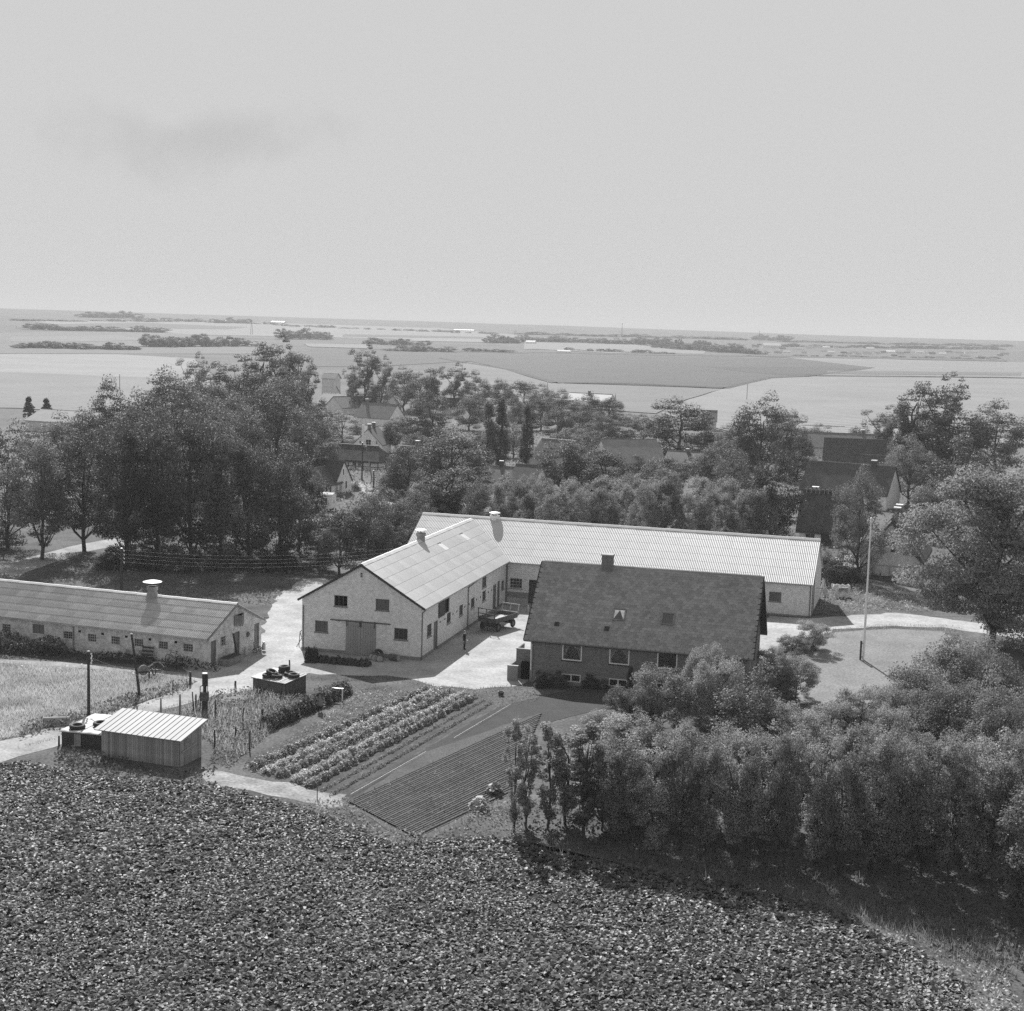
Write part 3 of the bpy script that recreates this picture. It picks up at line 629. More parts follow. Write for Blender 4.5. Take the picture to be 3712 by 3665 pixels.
MB().box(BL + 0.05, BL + 2.5, -0.06, -0.03, -1.2, -0.42).build('plaster_skirting', 'pale_plinth', longbarn)
SB.wall('back', 'pale_brick'); SB.wall('left', 'pale_brick'); SB.wall('right', 'pale_brick', [], 0.18); SB.wall('right', 'plinth', [], -1.6, 0.179, 'plinth', 0.03)
SB.window('front', *b_ops[0], 4, 3, 'pale_wood', 'glass', mw=0.045, sill='plinth'); SB.window('front', *b_ops[1], 3, 1, 'grey_paint', 'grey_glass', sill='plinth')
SB.door('front', *bd[0], 'dark_paint', 6, transom=True)
MB().lathe([(0.001, 0.1), (0.10, 0.05), (0.10, -0.02), (0.001, -0.04)], 12, (BL + 3.05, -0.12, 2.2)).build('wall_lamp', 'ceramic', longbarn)
b = MB(); b.bar((BL + BR + 0.02, 1.0, -0.3), (BL + BR + 0.02, 1.0, 4.2), 0.14, 0.05); b.bar((BL + BR + 0.02, 2.6, -0.3), (BL + BR + 0.02, 2.6, 5.1), 0.14, 0.05); b.build('timber_strip', 'weathered_wood', longbarn)
roofB = SB.deck('white_sheet', BOE, 0.16)
sheets(SB, roofB, BOE, 0.16, 6, 'white_sheet', None, 0.05, 1.09, 0.015, lap=0.006)
ridge_caps(SB, roofB, 0.16, 'white_cap', 1.6, 0.30, 0.12)
_ze = SB.hw - SB.sl * BOE
gutter(longbarn, [(BL + 0.5, -BOE - 0.05, _ze - 0.03), (BL + BR, -BOE - 0.05, _ze - 0.05)])
gutter(longbarn, [(BL + BR - 0.1, -BOE - 0.05, _ze - 0.08), (BL + BR - 0.1, -0.08, _ze - 0.4), (BL + BR - 0.1, -0.08, -0.1)], 0.05, 'downpipe', 'grey_paint')
gutter(longbarn, [(BL + 0.15, -0.4, _ze - 0.08), (BL + 0.15, -0.12, _ze - 0.4), (BL + 0.15, -0.12, -1.0)], 0.05, 'downpipe', 'grey_paint')
ventilator(longbarn, 8.3, BW / 2, BHR, 0.44, 0.34, 0.62, 'white_cap', 0.28)

# ------------------------------------------------------------------ farmhouse
CX, CY, CYAW, CW, CL, CHW, CHR, COE, COG = 1.886, 116.765, 0.2669, 10.06, 17.80, 3.665, 9.07, 0.30, 0.52
house = thing('farmhouse', 'dark brick farmhouse with steep slate roof, two skylights and white windows', 'house', (CX, CY, 0.203), -CYAW)
SH = Shell(house, CL, CW, CHW, CHR, 0.32, -0.8)
c_ops = [(2.69, 4.34, 1.86, 3.36), (6.64, 8.30, 1.88, 3.36), (10.58, 12.22, 1.86, 3.32), (14.4, 16.0, 1.86, 3.30)]; k_ops = [(2.70, 4.31, 0.08, 0.72), (6.69, 8.20, 0.04, 0.68), (10.6, 12.1, 0.04, 0.68)]
SH.wall('front', 'red_brick', c_ops + [(a, b_, c, 0.76) for a, b_, c, d in []], 0.76)
SH.wall('front', 'plinth', k_ops, -0.8, 0.759, 'plinth', 0.03)
SH.wall('back', 'red_brick'); SH.wall('left', 'red_brick', [(4.4, 5.6, 4.4, 5.6)]); SH.wall('right', 'red_brick', [(2.2, 3.6, 1.8, 3.2), (4.3, 5.6, 4.6, 5.9)])
SH.window('right', 2.2, 3.6, 1.8, 3.2, 2, 1, 'white_paint', 'glass'); SH.window('right', 4.3, 5.6, 4.6, 5.9, 2, 1, 'white_paint', 'glass'); SH.window('left', 4.4, 5.6, 4.4, 5.6, 2, 1, 'white_paint', 'glass')
def drapes(win, u0, u1, z0, z1, style):
    b = MB(); n = 26
    def col(u, za, zb, k):
        y = 0.095 + 0.02 * (k % 2); return [(u, y, za), (u, y, zb)]
    vs = []
    if style == 'dark':
        for i in range(n + 1): vs += col(u0 + (u1 - u0) * i / n, z0, z1, i)
        b.add(vs, [(2 * i, 2 * i + 2, 2 * i + 3, 2 * i + 1) for i in range(n)])
    else:
        for i in range(n + 1):
            t = i / n; e = min(t, 1 - t) * 2        # 0 at the sides, 1 in the middle
            drop = (z1 - z0) * (1.0 if e < 0.22 else 0.95 - 0.85 * ((e - 0.22) / 0.78) ** (0.55 if style == 'swag' else 0.35))
            vs += col(u0 + (u1 - u0) * t, z1 - max(0.12, drop), z1, i)
        b.add(vs, [(2 * i, 2 * i + 2, 2 * i + 3, 2 * i + 1) for i in range(n)])
    b.build('curtain', 'dark_curtain' if style == 'dark' else 'curtain', win)
    q = MB(); q.box(u0, u1, 0.17, 0.18, z0, z1); q.build('backing', 'net_curtain' if style != 'dark' else 'mid_cloth', win)
    if style != 'dark':                                 # pot plants on the window board
        p = MB(); rng = random.Random(int(u0 * 10))
        for i in range(5):
            x = u0 + (u1 - u0) * (0.2 + 0.15 * i); h = rng.uniform(0.2, 0.45); p.lathe([(0.001, h), (0.022, h * 0.8), (0.024, h * 0.5), (0.015, 0.0)], 7, (x, 0.145, z0 + 0.05))
        p.build('pot_plant', 'leaf', win)
for i, o in enumerate(c_ops):
    wd = SH.window('front', *o, 1, 1, 'white_paint', 'clear_glass', 0.09, sill='slate_under', depth=0.05); drapes(wd, o[0] + .05, o[1] - .05, o[2] + .05, o[3] - .05, ('swag', 'drape', 'dark', 'swag')[i])
for o in k_ops: SH.window('front', *o, 2, 1, 'white_paint', 'glass', 0.07, 0.1, depth=0.02)
roofC = SH.deck('slate_under', COE, COG, 0.14)
ze, ang, ln = SH.slope(COE); ROWS = 30; COLS = 48; rl = ln / ROWS; cw = (CL + 2 * COG) / COLS
def slate_poly(w, l):
    g = 0.006; c = w * 0.24; L2 = l * 1.75
    return [(g + c, 0), (w - g - c, 0), (w - g, c * 0.75), (w - g, L2), (g, L2), (g, c * 0.75)]
sb = MB(); sb.prism([(x, y, 0) for x, y in slate_poly(cw, rl)], (0, 0, 0.016)); slate_me = sb.mesh('slate', 'slate')
far_b = MB(); rng = random.Random(11); sky_holes = [(6.49, 7.52, 1.40, 2.20), (10.53, 11.56, 1.38, 2.17)]
tilt = 0.022 / rl
def slate_at(r, c):
    x = -COG + c * cw + (cw / 2 if r % 2 else 0); t = r * rl - 0.03; up = 0.045 + rng.uniform(0, 0.006)
    return x, -COE + t * cos(ang) - sin(ang) * up, ze + t * sin(ang) + cos(ang) * up
for r in range(ROWS):
    for c in range(COLS - (1 if r % 2 else 0)):
        x, y, z = slate_at(r, c)
        if r < 6: put('slate', slate_me, roofC, (x, y, z), (ang - tilt * 0.5, 0, rng.uniform(-0.012, 0.012)))
        else:
            mt = Matrix.Translation((x, y, z)) @ Matrix.Rotation(rng.uniform(-0.012, 0.012), 4, 'Z') @ Matrix.Rotation(ang - tilt * 0.5, 4, 'X')
            far_b.prism([mt @ Vector((px, py, 0)) for px, py in slate_poly(cw, rl)], mt.to_3x3() @ Vector((0, 0, 0.016)))
o = far_b.build('slate_courses', 'slate', roofC); o['kind'] = 'stuff'
bk = MB(); bk.add([(-COG, CW + COE + sin(ang) * 0.06, ze + 0.06 * cos(ang)), (CL + COG, CW + COE + sin(ang) * 0.06, ze + 0.06 * cos(ang)), (CL + COG, CW / 2, CHR + 0.09), (-COG, CW / 2, CHR + 0.09)], [(0, 1, 2, 3)]); bk.build('far_slope', 'slate', roofC)
ridge_caps(SH, roofC, COG, 'slate', 0.9, 0.16, 0.10)
for i, (u0, u1, y0, y1) in enumerate(sky_holes):
    b = MB(); up = 0.12
    def RP(u, y, h): return (u, y - sin(ang) * h, CHW + SH.sl * y + cos(ang) * h)
    for a0, a1, b0, b1 in ((u0, u1, y0, y0 + .07), (u0, u1, y1 - .07, y1), (u0, u0 + .08, y0 + .07, y1 - .07), (u1 - .08, u1, y0 + .07, y1 - .07)):
        b.prism([RP(a0, b0, 0.05), RP(a1, b0, 0.05), RP(a1, b1, 0.05), RP(a0, b1, 0.05)], Vector((0, -sin(ang), cos(ang))) * 0.11)
    k = b.build('skylight', 'weathered_wood', house)
    g = MB(); g.prism([RP(u0 + .08, y0 + .07, 0.09), RP(u1 - .08, y0 + .07, 0.09), RP(u1 - .08, y1 - .07, 0.09), RP(u0 + .08, y1 - .07, 0.09)], Vector((0, -sin(ang), cos(ang))) * 0.02); g.build('pane', 'grey_glass', k)
    if i == 0:
        c = MB()
        for s_ in (0, 1):
            e = u0 + .1 if s_ == 0 else u1 - .1; mm = (u0 + u1) / 2
            c.prism([RP(e, y0 + .09, .115), RP(mm, y1 - .1, .115), RP(e, y1 - .1, .115)], Vector((0, -sin(ang), cos(ang))) * 0.004)
        c.build('curtain', 'curtain', k)
for u, y in ((1.97, 0.86), (6.2, 0.83)):
    b = MB(); b.prism([RP(u - .2, y - .12, .06), RP(u + .2, y - .12, .06), RP(u + .2, y + .12, .06), RP(u - .2, y + .12, .06)], Vector((0, -sin(ang), cos(ang))) * 0.1); b.build('roof_vent', 'slate_under', house)
ch = MB().box(4.77, 5.67, CW / 2 - 0.45, CW / 2 + 0.35, CHR - 0.6, CHR + 0.98).build('chimney', 'red_brick', house)
MB().box(4.70, 5.74, CW / 2 - 0.52, CW / 2 + 0.42, CHR + 0.98, CHR + 1.08).build('chimney_cap', 'concrete', ch)
b = MB()
for x in (-COG - 0.03, CL + COG + 0.03):
    for y0 in (-COE, CW + COE): b.bar((x, y0, ze - 0.05), (x, CW / 2, CHR - 0.05), 0.06, 0.24)
b.build('barge_board', 'dark_wood', house)
gutter(house, [(-COG, -COE - 0.06, ze - 0.02), (CL + COG, -COE - 0.06, ze - 0.05)], 0.07, 'gutter', 'grey_paint')
for u in (0.15, 17.2): gutter(house, [(u, -COE - 0.06, ze - 0.08), (u, -0.08, ze - 0.35), (u, -0.08, 0.0)], 0.05, 'downpipe', 'zinc')
MB().box(0.0, 0.09, -0.035, 0.0, 0.76, CHW).build('corner_board', 'white_paint', house)
# entrance steps and the walled basement stair on the yard side
st = MB()
st.box(-1.35, -0.05, 1.0, 3.0, -0.5, 1.45)
for i in range(6): st.box(-1.35, -0.05, 3.0 + i * 0.28, 3.28 + i * 0.28, -0.5, 1.2 - i * 0.22)
so = st.build('entrance_steps', 'concrete', house)
MB().box(-1.47, -1.352, 0.95, 3.2, -0.5, 2.25).box(-1.35, -0.02, 0.88, 0.998, -0.5, 2.25).build('parapet', 'red_brick', so)
MB().box(-1.5, -0.02, 0.85, 1.03, 2.251, 2.31).build('coping', 'pale_plinth', so)
st = MB().box(-1.85, -1.65, -0.4, 2.6, -0.6, 1.05).box(-1.65, -0.95, -0.4, -0.2, -0.6, 1.05)
so = st.build('basement_stair_wall', 'plinth', house)
MB().box(-1.88, -0.93, -0.43, -0.17, 1.051, 1.1).build('coping', 'pale_plinth', so)
MB().box(-0.9, -0.03, 0.5, 0.9, -0.6, 1.25).build('stair_void_shade', 'black_inside', house)  # black block painted in for the shaded void beside the stair

# ------------------------------------------------------------------ low stable
DX, DY, DYAW, DW, DHW, DHR, DOE = -25.008, 117.936, 0.3398, 8.76, 2.677, 4.667, 0.45; DL = 30.0
stable = thing('stable', 'low limewashed brick stable with old corrugated roof and large round ventilator', 'stable', (DX - cos(DYAW) * DL, DY + sin(DYAW) * DL, 0.10), -DYAW)
SD = Shell(stable, DL, DW, DHW, DHR, base=-0.5)
dw = [(DL - a, DL - c, z0, z1) for a, c, z0, z1 in ((14.55, 13.60, 1.04, 1.72), (12.05, 11.15, 1.04, 1.73), (9.66, 8.76, 1.04, 1.75), (7.35, 6.42, 1.08, 1.76), (4.91, 3.98, 1.11, 1.79), (2.49, 1.54, 1.12, 1.83), (17.77, 16.53, 1.22, 2.05), (21.0, 20.1, 1.05, 1.75), (24.0, 23.1, 1.05, 1.75))]
SD.wall('front', 'stable_brick', dw)
for i, o in enumerate(dw):
    if i == 6: SD.window('front', *o, 2, 1, 'weathered_wood', 'grey_paint', sill='stable_brick', depth=0.06)
    else: SD.window('front', *o, 4, 3, 'pale_wood', 'glass', 0.05, 0.03, sill='stable_brick', depth=0.09)
for u in (12.86, 10.5, 8.1, 5.75, 3.2): MB().box(DL - u - 0.13, DL - u + 0.13, -0.012, 0.05, 1.74, 1.94).build('wall_vent', 'black_inside', stable)
e_ops = [(1.86, 2.74, 1.40, 2.22)]; e_d = [(0.32, 1.18, 0.0, 2.15), (4.11, 5.02, 0.0, 2.2), (7.5, 8.4, 0.0, 2.33)]; e_h = [(4.0, 5.6, 2.78, 3.72)]
SD.wall('right', 'stable_brick', e_ops + e_d + e_h); SD.wall('back', 'stable_brick'); SD.wall('left', 'stable_brick')
SD.window('right', *e_ops[0], 3, 3, 'pale_wood', 'glass', 0.05, 0.03, sill='stable_brick'); SD.window('right', *e_h[0], 1, 1, 'weathered_wood', 'black_inside', name='loft_hatch')
for o in e_d: SD.door('right', *o, 'grey_paint', 6)
# the two half-open loft shutters
for y0, rot in ((4.0, -0.9), (5.6, 0.35)):
    b = MB(); sg = 1 if y0 < 5 else -1
    for i in range(5): b.box(0.0, 0.035, sg * (0.01 + i * 0.155), sg * (0.155 + i * 0.155) - sg * 0.01, 0, 0.94) if sg > 0 else b.box(0.0, 0.035, -(0.155 + i * 0.155) + 0.01, -(0.01 + i * 0.155), 0, 0.94)
    b.build('shutter', 'weathered_wood', stable, (DL + 0.05, y0, 2.78), (0, 0, rot))
roofD = SD.deck('old_sheet', DOE, 0.12)
sheets(SD, roofD, DOE, 0.12, 5, 'old_sheet', None, 0.05, 1.09, 0.034, lap=0.028)
ridge_caps(SD, roofD, 0.12, 'ridge_cap', 1.25, 0.26, 0.10)
zed = SD.hw - SD.sl * DOE
b = MB()
for i in range(20): b.box(DL - 0.4 - i * 1.45, DL - 0.3 - i * 1.45, -DOE + 0.05, 0.0, zed - 0.05, zed + 0.03)
b.build('rafter_end', 'weathered_wood', stable)
b = MB()
for y0, y1 in ((-DOE, DW / 2), (DW + DOE, DW / 2)): b.bar((DL + 0.13, y0, zed - 0.06), (DL + 0.13, y1, DHR - 0.06), 0.05, 0.16)
b.build('barge_board', 'weathered_wood', stable)
gutter(stable, [(DL - 13.45, -0.08, 2.2), (DL - 13.45, -0.08, 0.1)], 0.06, 'downpipe', 'weathered_wood')
ventilator(stable, DL - 8.35, DW / 2 - 0.1, DHR, 0.40, 0.84, 0.83, 'vent_brick', 0.42, True)
# ------------------------------------------------------------------ farm objects
def gz(x, y): return T(x, y)
def at(px, py, up=0.0):
    g = G(px, py); return g
# board shed with sheet roof
def plank_wall(root, p0, p1, h0, h1, zb, wd=0.16, mat='grey_wood', seed=0, th=0.025, out=(0, -1)):
    """upright boards from p0 to p1 (local xy); heights run h0..h1"""
    rng = random.Random(seed); p0 = Vector(p0); p1 = Vector(p1); n = max(2, round((p1 - p0).length / wd)); w = (p1 - p0).length / n
    a = atan2((p1 - p0).y, (p1 - p0).x)
    wl = MB().prism([(p0.x, p0.y, zb), (p1.x, p1.y, zb), (p1.x, p1.y, h1 - 0.03), (p0.x, p0.y, h0 - 0.03)], (-out[0] * 0.04, -out[1] * 0.04, 0)).build('wall', 'dark_wood', root)
    for i in range(n):
        t = (i + 0.5) / n; h = h0 + (h1 - h0) * t; q = p0.lerp(p1, i / n)
        b = MB().box(0.006, w - 0.006, -th, 0.0, 0, h - zb - rng.uniform(0.0, 0.05))
        b.build('plank', mat, wl, (q.x + out[0] * (0.002 + rng.uniform(0, 0.008)), q.y + out[1] * (0.002 + rng.uniform(0, 0.008)), zb), (0, 0, a))
    return wl
shed = thing('shed', 'grey weathered board shed with bright sheet metal lean-to roof', 'shed', (-26.72, 92.62, 0.0), radians(-19.3))
SHL, SHW = 5.95, 2.6
plank_wall(shed, (0, 0), (SHL, 0), 1.85, 1.85, -0.3, 0.165, seed=1)
plank_wall(shed, (SHL, 0), (SHL, SHW), 1.85, 2.38, -0.3, 0.165, seed=2, out=(1, 0))
plank_wall(shed, (0, SHW), (0, 0), 2.38, 1.85, -0.3, 0.3, seed=3, out=(-1, 0)); plank_wall(shed, (SHL, SHW), (0, SHW), 2.38, 2.38, -0.3, 0.3, seed=4, out=(0, 1))
sl_ = (2.38 - 1.85) / SHW; an_ = math.atan(sl_)
rf = MB().prism([(-0.4, -0.3, 1.85 - sl_ * 0.3), (SHL + 0.35, -0.3, 1.85 - sl_ * 0.3), (SHL + 0.35, SHW + 0.3, 2.38 + sl_ * 0.3), (-0.4, SHW + 0.3, 2.38 + sl_ * 0.3)], (0, 0, 0.05)).build('roof', 'weathered_wood', shed)
pw = (SHL + 0.75) / 16
b = MB().box(0.008, pw - 0.008, 0, 3.2 / cos(an_) + 0.05, 0, 0.02).box(pw - 0.03, pw - 0.004, 0, 3.2 / cos(an_) + 0.05, 0.02, 0.055)
pm = b.mesh('roof_panel', 'tin_sheet')
for i in range(16): put('roof_panel', pm, rf, (-0.4 + i * pw, -0.33, 1.85 - sl_ * 0.33 + 0.055), (an_, 0, 0))
MB().box(SHL + 0.03, SHL + 0.06, 0.5, 1.35, -0.1, 1.65).box(SHL + 0.06, SHL + 0.08, 0.5, 1.35, 0.3, 0.4).box(SHL + 0.06, SHL + 0.08, 0.5, 1.35, 1.3, 1.4).build('door', 'weathered_wood', shed)
MB().bar((SHL + 0.1, 0.2, 0.95), (SHL + 0.1, 1.9, 1.15), 0.04, 0.12).build('batten', 'pale_wood', shed)

tank = thing('feed_clamp', 'low dark-walled feed clamp under a pale sheet cover beside the board shed', 'clamp', (-30.0, 94.6, 0.0), radians(-12.8))
MB().box(0, 4.2, 0, 0.18, -0.3, 1.0).box(0, 0.18, 0.182, 4.6, -0.3, 1.0).box(4.02, 4.2, 0.182, 4.6, -0.3, 1.0).box(0.182, 4.018, 4.42, 4.6, -0.3, 1.0).build('wall', 'dark_wood', tank)
cv = MB(); nx, ny = 14, 14
for j in range(ny + 1):
    for i in range(nx + 1): cv.v.append((-0.12 + 4.44 * i / nx, -0.14 + 4.85 * j / ny, 1.06 + 0.05 * sin(i * 1.9 + j) * (j % 3 == 1) + 0.04 * sin(j * 0.7)))
cv.f = [(j * (nx + 1) + i, j * (nx + 1) + i + 1, (j + 1) * (nx + 1) + i + 1, (j + 1) * (nx + 1) + i) for j in range(ny) for i in range(nx)]
o = cv.build('cover', 'tin_sheet', tank, smooth=True); md = o.modifiers.new('thick', 'SOLIDIFY'); md.thickness = 0.03
for xx in (1.35, 2.8): MB().box(xx, xx + 0.03, -0.12, 4.6, 1.09, 1.12).build('cover_seam', 'dark_wood', tank)
MB().box(0.95, 1.45, -0.06, -0.02, 0.1, 0.95).build('boarding', 'weathered_wood', tank)

def tyre_mesh(R=0.36, r=0.125):
    return MB().torus(R, r, 24, 10, 1.15).mesh('tyre', 'rubber', True)
TY = tyre_mesh()
def tyre(loc, label, rot=(0, 0, 0), s=1.0, group=None):
    o = bpy.data.objects.new('tyre', TY); C.objects.link(o); o.location = loc; o.rotation_euler = rot; o.scale = (s, s, s)
    return tag(o, label, 'tyre', group)
_tw = tank.matrix_basis
def on(root_loc, rz, x, y, z): return (root_loc[0] + cos(rz) * x - sin(rz) * y, root_loc[1] + sin(rz) * x + cos(rz) * y, root_loc[2] + z)
for i, (x, y) in enumerate(((0.75, 0.75), (1.95, 1.75))):
    tyre(on((-30.0, 94.6, 0), radians(-12.8), x, y, 1.22 + 0.02 * i), ('worn tyre lying near the corner of the feed clamp cover', 'worn tyre lying mid-way on the feed clamp cover beside a batten')[i], (0.04, 0.03, 0), 1.12)
# hutch weighted with tyres
HL, HWD = 3.25, 2.5; hz = radians(-31)
hutch = thing('hutch', 'low dark board hutch with slatted roof weighted by tyres', 'hutch', (-20.0, 110.85, 0.0), hz)
plank_wall(hutch, (0, 0), (HL, 0), 1.08, 1.08, -0.25, 0.2, 'hutch_wood', 5); plank_wall(hutch, (HL, 0), (HL, HWD), 1.08, 1.32, -0.25, 0.2, 'hutch_wood', 6, out=(1, 0))
plank_wall(hutch, (0, HWD), (0, 0), 1.32, 1.08, -0.25, 0.3, 'hutch_wood', 7, out=(-1, 0)); plank_wall(hutch, (HL, HWD), (0, HWD), 1.32, 1.32, -0.25, 0.3, 'hutch_wood', 8, out=(0, 1))
ha = math.atan(0.24 / HWD)
rf = MB().prism([(-0.1, -0.12, 1.07), (HL + 0.1, -0.12, 1.07), (HL + 0.1, HWD + 0.12, 1.34), (-0.1, HWD + 0.12, 1.34)], (0, 0, 0.03)).build('roof', 'dark_wood', hutch)
rng = random.Random(4); bmsh = MB().box(0, 0.19, 0, HWD + 0.2, 0, 0.025).mesh('roof_board', 'pale_wood')
for i in range(15): put('roof_board', bmsh, rf, (-0.1 + i * 0.23, -0.1 + rng.uniform(-.04, .04), 1.105), (ha, 0, rng.uniform(-0.02, 0.02)))
MB().box(-0.15, 1.0, -0.1, HWD + 0.1, 0, 0.02).build('roof_sheet', 'tin_sheet', hutch, (0, 0, 1.14), (ha, 0, 0))
for i, (x, y, z, rx, lb) in enumerate(((1.05, 0.55, 1.33, 0.05, 'tyre under a tilted tyre at the near edge of the hutch roof'), (1.18, 0.85, 1.55, 0.35, 'tilted tyre leaning on another tyre on the hutch roof'), (1.75, 0.75, 1.33, 0.08, 'tyre lying alone at the front edge of the hutch roof'),
        (1.35, 2.1, 1.46, 0.0, 'bottom tyre of the stacked pair on the hutch roof'), (1.37, 2.12, 1.72, 0.02, 'top tyre of the stacked pair on the hutch roof'), (2.25, 1.75, 1.43, 0.06, 'tyre on the hutch roof between the stacked pair and the end tyre'), (2.85, 1.5, 1.42, 0.05, 'tyre at the far right end of the hutch roof'))):
    tyre(on((-20.0, 110.85, 0), hz, x, y, z), lb, (rx, 0.05, i), 0.98)

# ------------------------------------------------------------------ posts and poles
def post(px, py, top, r, label, lean=(0, 0), mat='weathered_wood', group=None, name='fence_post'):
    g = G(px, py); h = height_to(g, top); rng = random.Random(px)
    b = MB(); n = 4; pts = [(lean[0] * h * i / n + rng.uniform(-.012, .012), lean[1] * h * i / n, -0.3 + (h + 0.3) * i / n) for i in range(n + 1)]
    for i in range(n): b.tube(pts[i], pts[i + 1], r * (1.1 - 0.25 * i / n), r * (1.1 - 0.25 * (i + 1) / n), 8)
    o = b.build(name, mat, None, g); return tag(o, label, 'post', group)
gp = 'old fence posts around the weedy corner'
for px, py, tp, r, ln_, lb in ((583, 2593, 2530, 0.07, 0.0, 'pale fence post standing in the track behind the board shed roof'), (652, 2594, 2516, 0.08, 0.0, 'tall pale fence post beside the track near the pump post'),
    (703, 2585, 2508, 0.05, -0.07, 'thin leaning stake left of the pump post'), (710, 2573, 2517, 0.07, 0.0, 'short thick post close to the leaning stake by the pump post'),
    (853, 2505, 2468, 0.09, 0.0, 'stout stake at the yard edge near the dark hutch'), (780, 2600, 2535, 0.06, 0.0, 'dark crooked stake in weeds right of the pump post'), (778, 2710, 2645, 0.06, -0.02, 'dark stake in weeds beside the shed end wall'),
    (953, 2630, 2570, 0.08, -0.05, 'thick dark leaning post at the end of the currant hedge'), (876, 2630, 2565, 0.05, 0.12, 'crooked dead stem among the weeds by the hedge'), (852, 2690, 2633, 0.06, 0.04, 'short dark stake in tall weeds near the shed'),
    (690, 2483, 2435, 0.10, 0.0, 'thick post at the corner of the grass by the yard'), (627, 2510, 2466, 0.04, 0.0, 'thin dark stake in the weedy verge of the track'), (497, 2585, 2560, 0.06, 0.0, 'low post stub at the track edge behind the shed'),
    (406, 2610, 2588, 0.06, 0.0, 'low post stub beside the pale clamp cover'), (214, 2704, 2667, 0.07, 0.0, 'short dark post by the clamp wall on the track'), (1049, 2435, 2392, 0.07, 0.0, 'thin post behind the hutch at the barn corner'),
    (1150, 2900, 2852, 0.03, 0.0, 'thin garden stake at the lower end of the potato rows'), (663, 2850, 2812, 0.025, 0.0, 'slim cane at the edge of the beet field'), (905, 2720, 2650, 0.05, 0.0, 'dark thin post in the weeds above the garden rows')):
    post(px, py, tp, r, lb, (ln_, 0), 'weathered_wood' if 'pale' in lb else 'dark_wood', gp)
# telephone pole in the meadow with a bracket and insulators
def big_pole(px, py, top, r, label, lean=0.0, bracket=False, insul=0, name='utility_pole', group=None):
    g = G(px, py); h = height_to(g, top); t = thing(name, label, 'pole', g, 0, group)
    b = MB()
    for i in range(5): b.tube((lean * h * i / 5, 0, -0.4 * (i == 0) + h * i / 5), (lean * h * (i + 1) / 5, 0, h * (i + 1) / 5), r * (1.15 - 0.07 * i), r * (1.15 - 0.07 * (i + 1)), 10)
    b.build('pole', 'weathered_wood' if lean == -0.20 else 'dark_wood', t)
    MB().lathe([(0.001, h + 0.06), (r * 1.1, h), (r * 1.1, h - 0.06)], 12, (lean * h, 0, 0)).build('pole_cap', 'zinc', t)
    if bracket:
        k = MB().path([(0.05, 0, h - 0.1), (0.95, 0, h - 0.12), (0.6, 0, h - 0.6), (0.05, 0, h - 0.9)], 0.025, 6).build('bracket', 'steel', t)
        for i in range(5): MB().lathe([(0.001, 0.16), (0.05, 0.13), (0.06, 0.04), (0.03, 0.0)], 10, (0.2 + 0.04 * (i % 2), 0.0, h - 0.95 + i * 0.17)).build('insulator', 'ceramic', t)
    for i in range(insul):
        MB().tube((0, 0, h - 0.35 - i * 0.42), (0.28, 0, h - 0.35 - i * 0.42), 0.015, None, 5).build('insulator_arm', 'steel', t)
        MB().lathe([(0.001, 0.16), (0.055, 0.12), (0.06, 0.03), (0.03, 0.0)], 10, (0.28, 0, h - 0.35 - i * 0.42)).build('insulator', 'ceramic', t)
    return g, h
gN, hN = big_pole(322, 2606, 2360, 0.11, 'tall meadow utility pole with white insulators on a bracket', 0, True)
gL, hL = big_pole(508, 2532, 2298, 0.10, 'slender leaning bare pole at the meadow edge', -0.13, name='leaning_pole')
gP, hP = big_pole(441, 2158, 1987, 0.15, 'utility pole with white insulators behind the stable roof', 0, False, 4)
gV1, hV1 = big_pole(1312, 1746, 1604, 0.13, 'dark pole in front of the half-timbered cottage', 0, False, 2)
gV2, hV2 = big_pole(1354, 1782, 1706, 0.13, 'short dark pole beside the cottage garden path')
gV3, hV3 = big_pole(1349, 1738, 1618, 0.12, 'pale leaning pole propped before the half-timbered cottage', -0.20, name='leaning_pole')
for (px, py, tp, lb) in ((434, 1415, 1356, 'distant pole standing in the pale field beyond the grove'), (2707, 1450, 1390, 'thin pole at the edge of the stubble field by the dark patch'), (2230, 1465, 1427, 'thin pole beside the far white house'), (1984, 1420, 1383, 'thin pole at the field margin behind the poplars')):
    big_pole(px, py, tp, 0.12, lb)
def wire(p, q, sag, label):
    b = MB(); n = 14; pts = []
    for i in range(n + 1):
        t = i / n; v = Vector(p).lerp(Vector(q), t); v.z -= sag * 4 * t * (1 - t); pts.append(v)
    b.path(pts, 0.006, 4); tag(b.build('overhead_wire', 'wire'), label, 'wire', 'wires strung from the stable pole')
for i in range(4):
    z = gP.z + hP - 0.2 - i * 0.42
    wire((gP.x + 0.28, gP.y, z), (-4.0 + i * 0.3, 147.0, 7.6 - 0.35 * i), 1.2, 'thin overhead wire running from the stable pole towards the barn')
    wire((gP.x + 0.28, gP.y, z), (-62.0, 196.0, 7.5 - 0.4 * i), 1.0, 'thin overhead wire running from the stable pole into the grove')
wire((gN.x + 0.2, gN.y, gN.z + hN - 0.5), (-19.6, 103.6, 0.4), 0.1, 'stay wire slanting from the meadow pole to the ground')
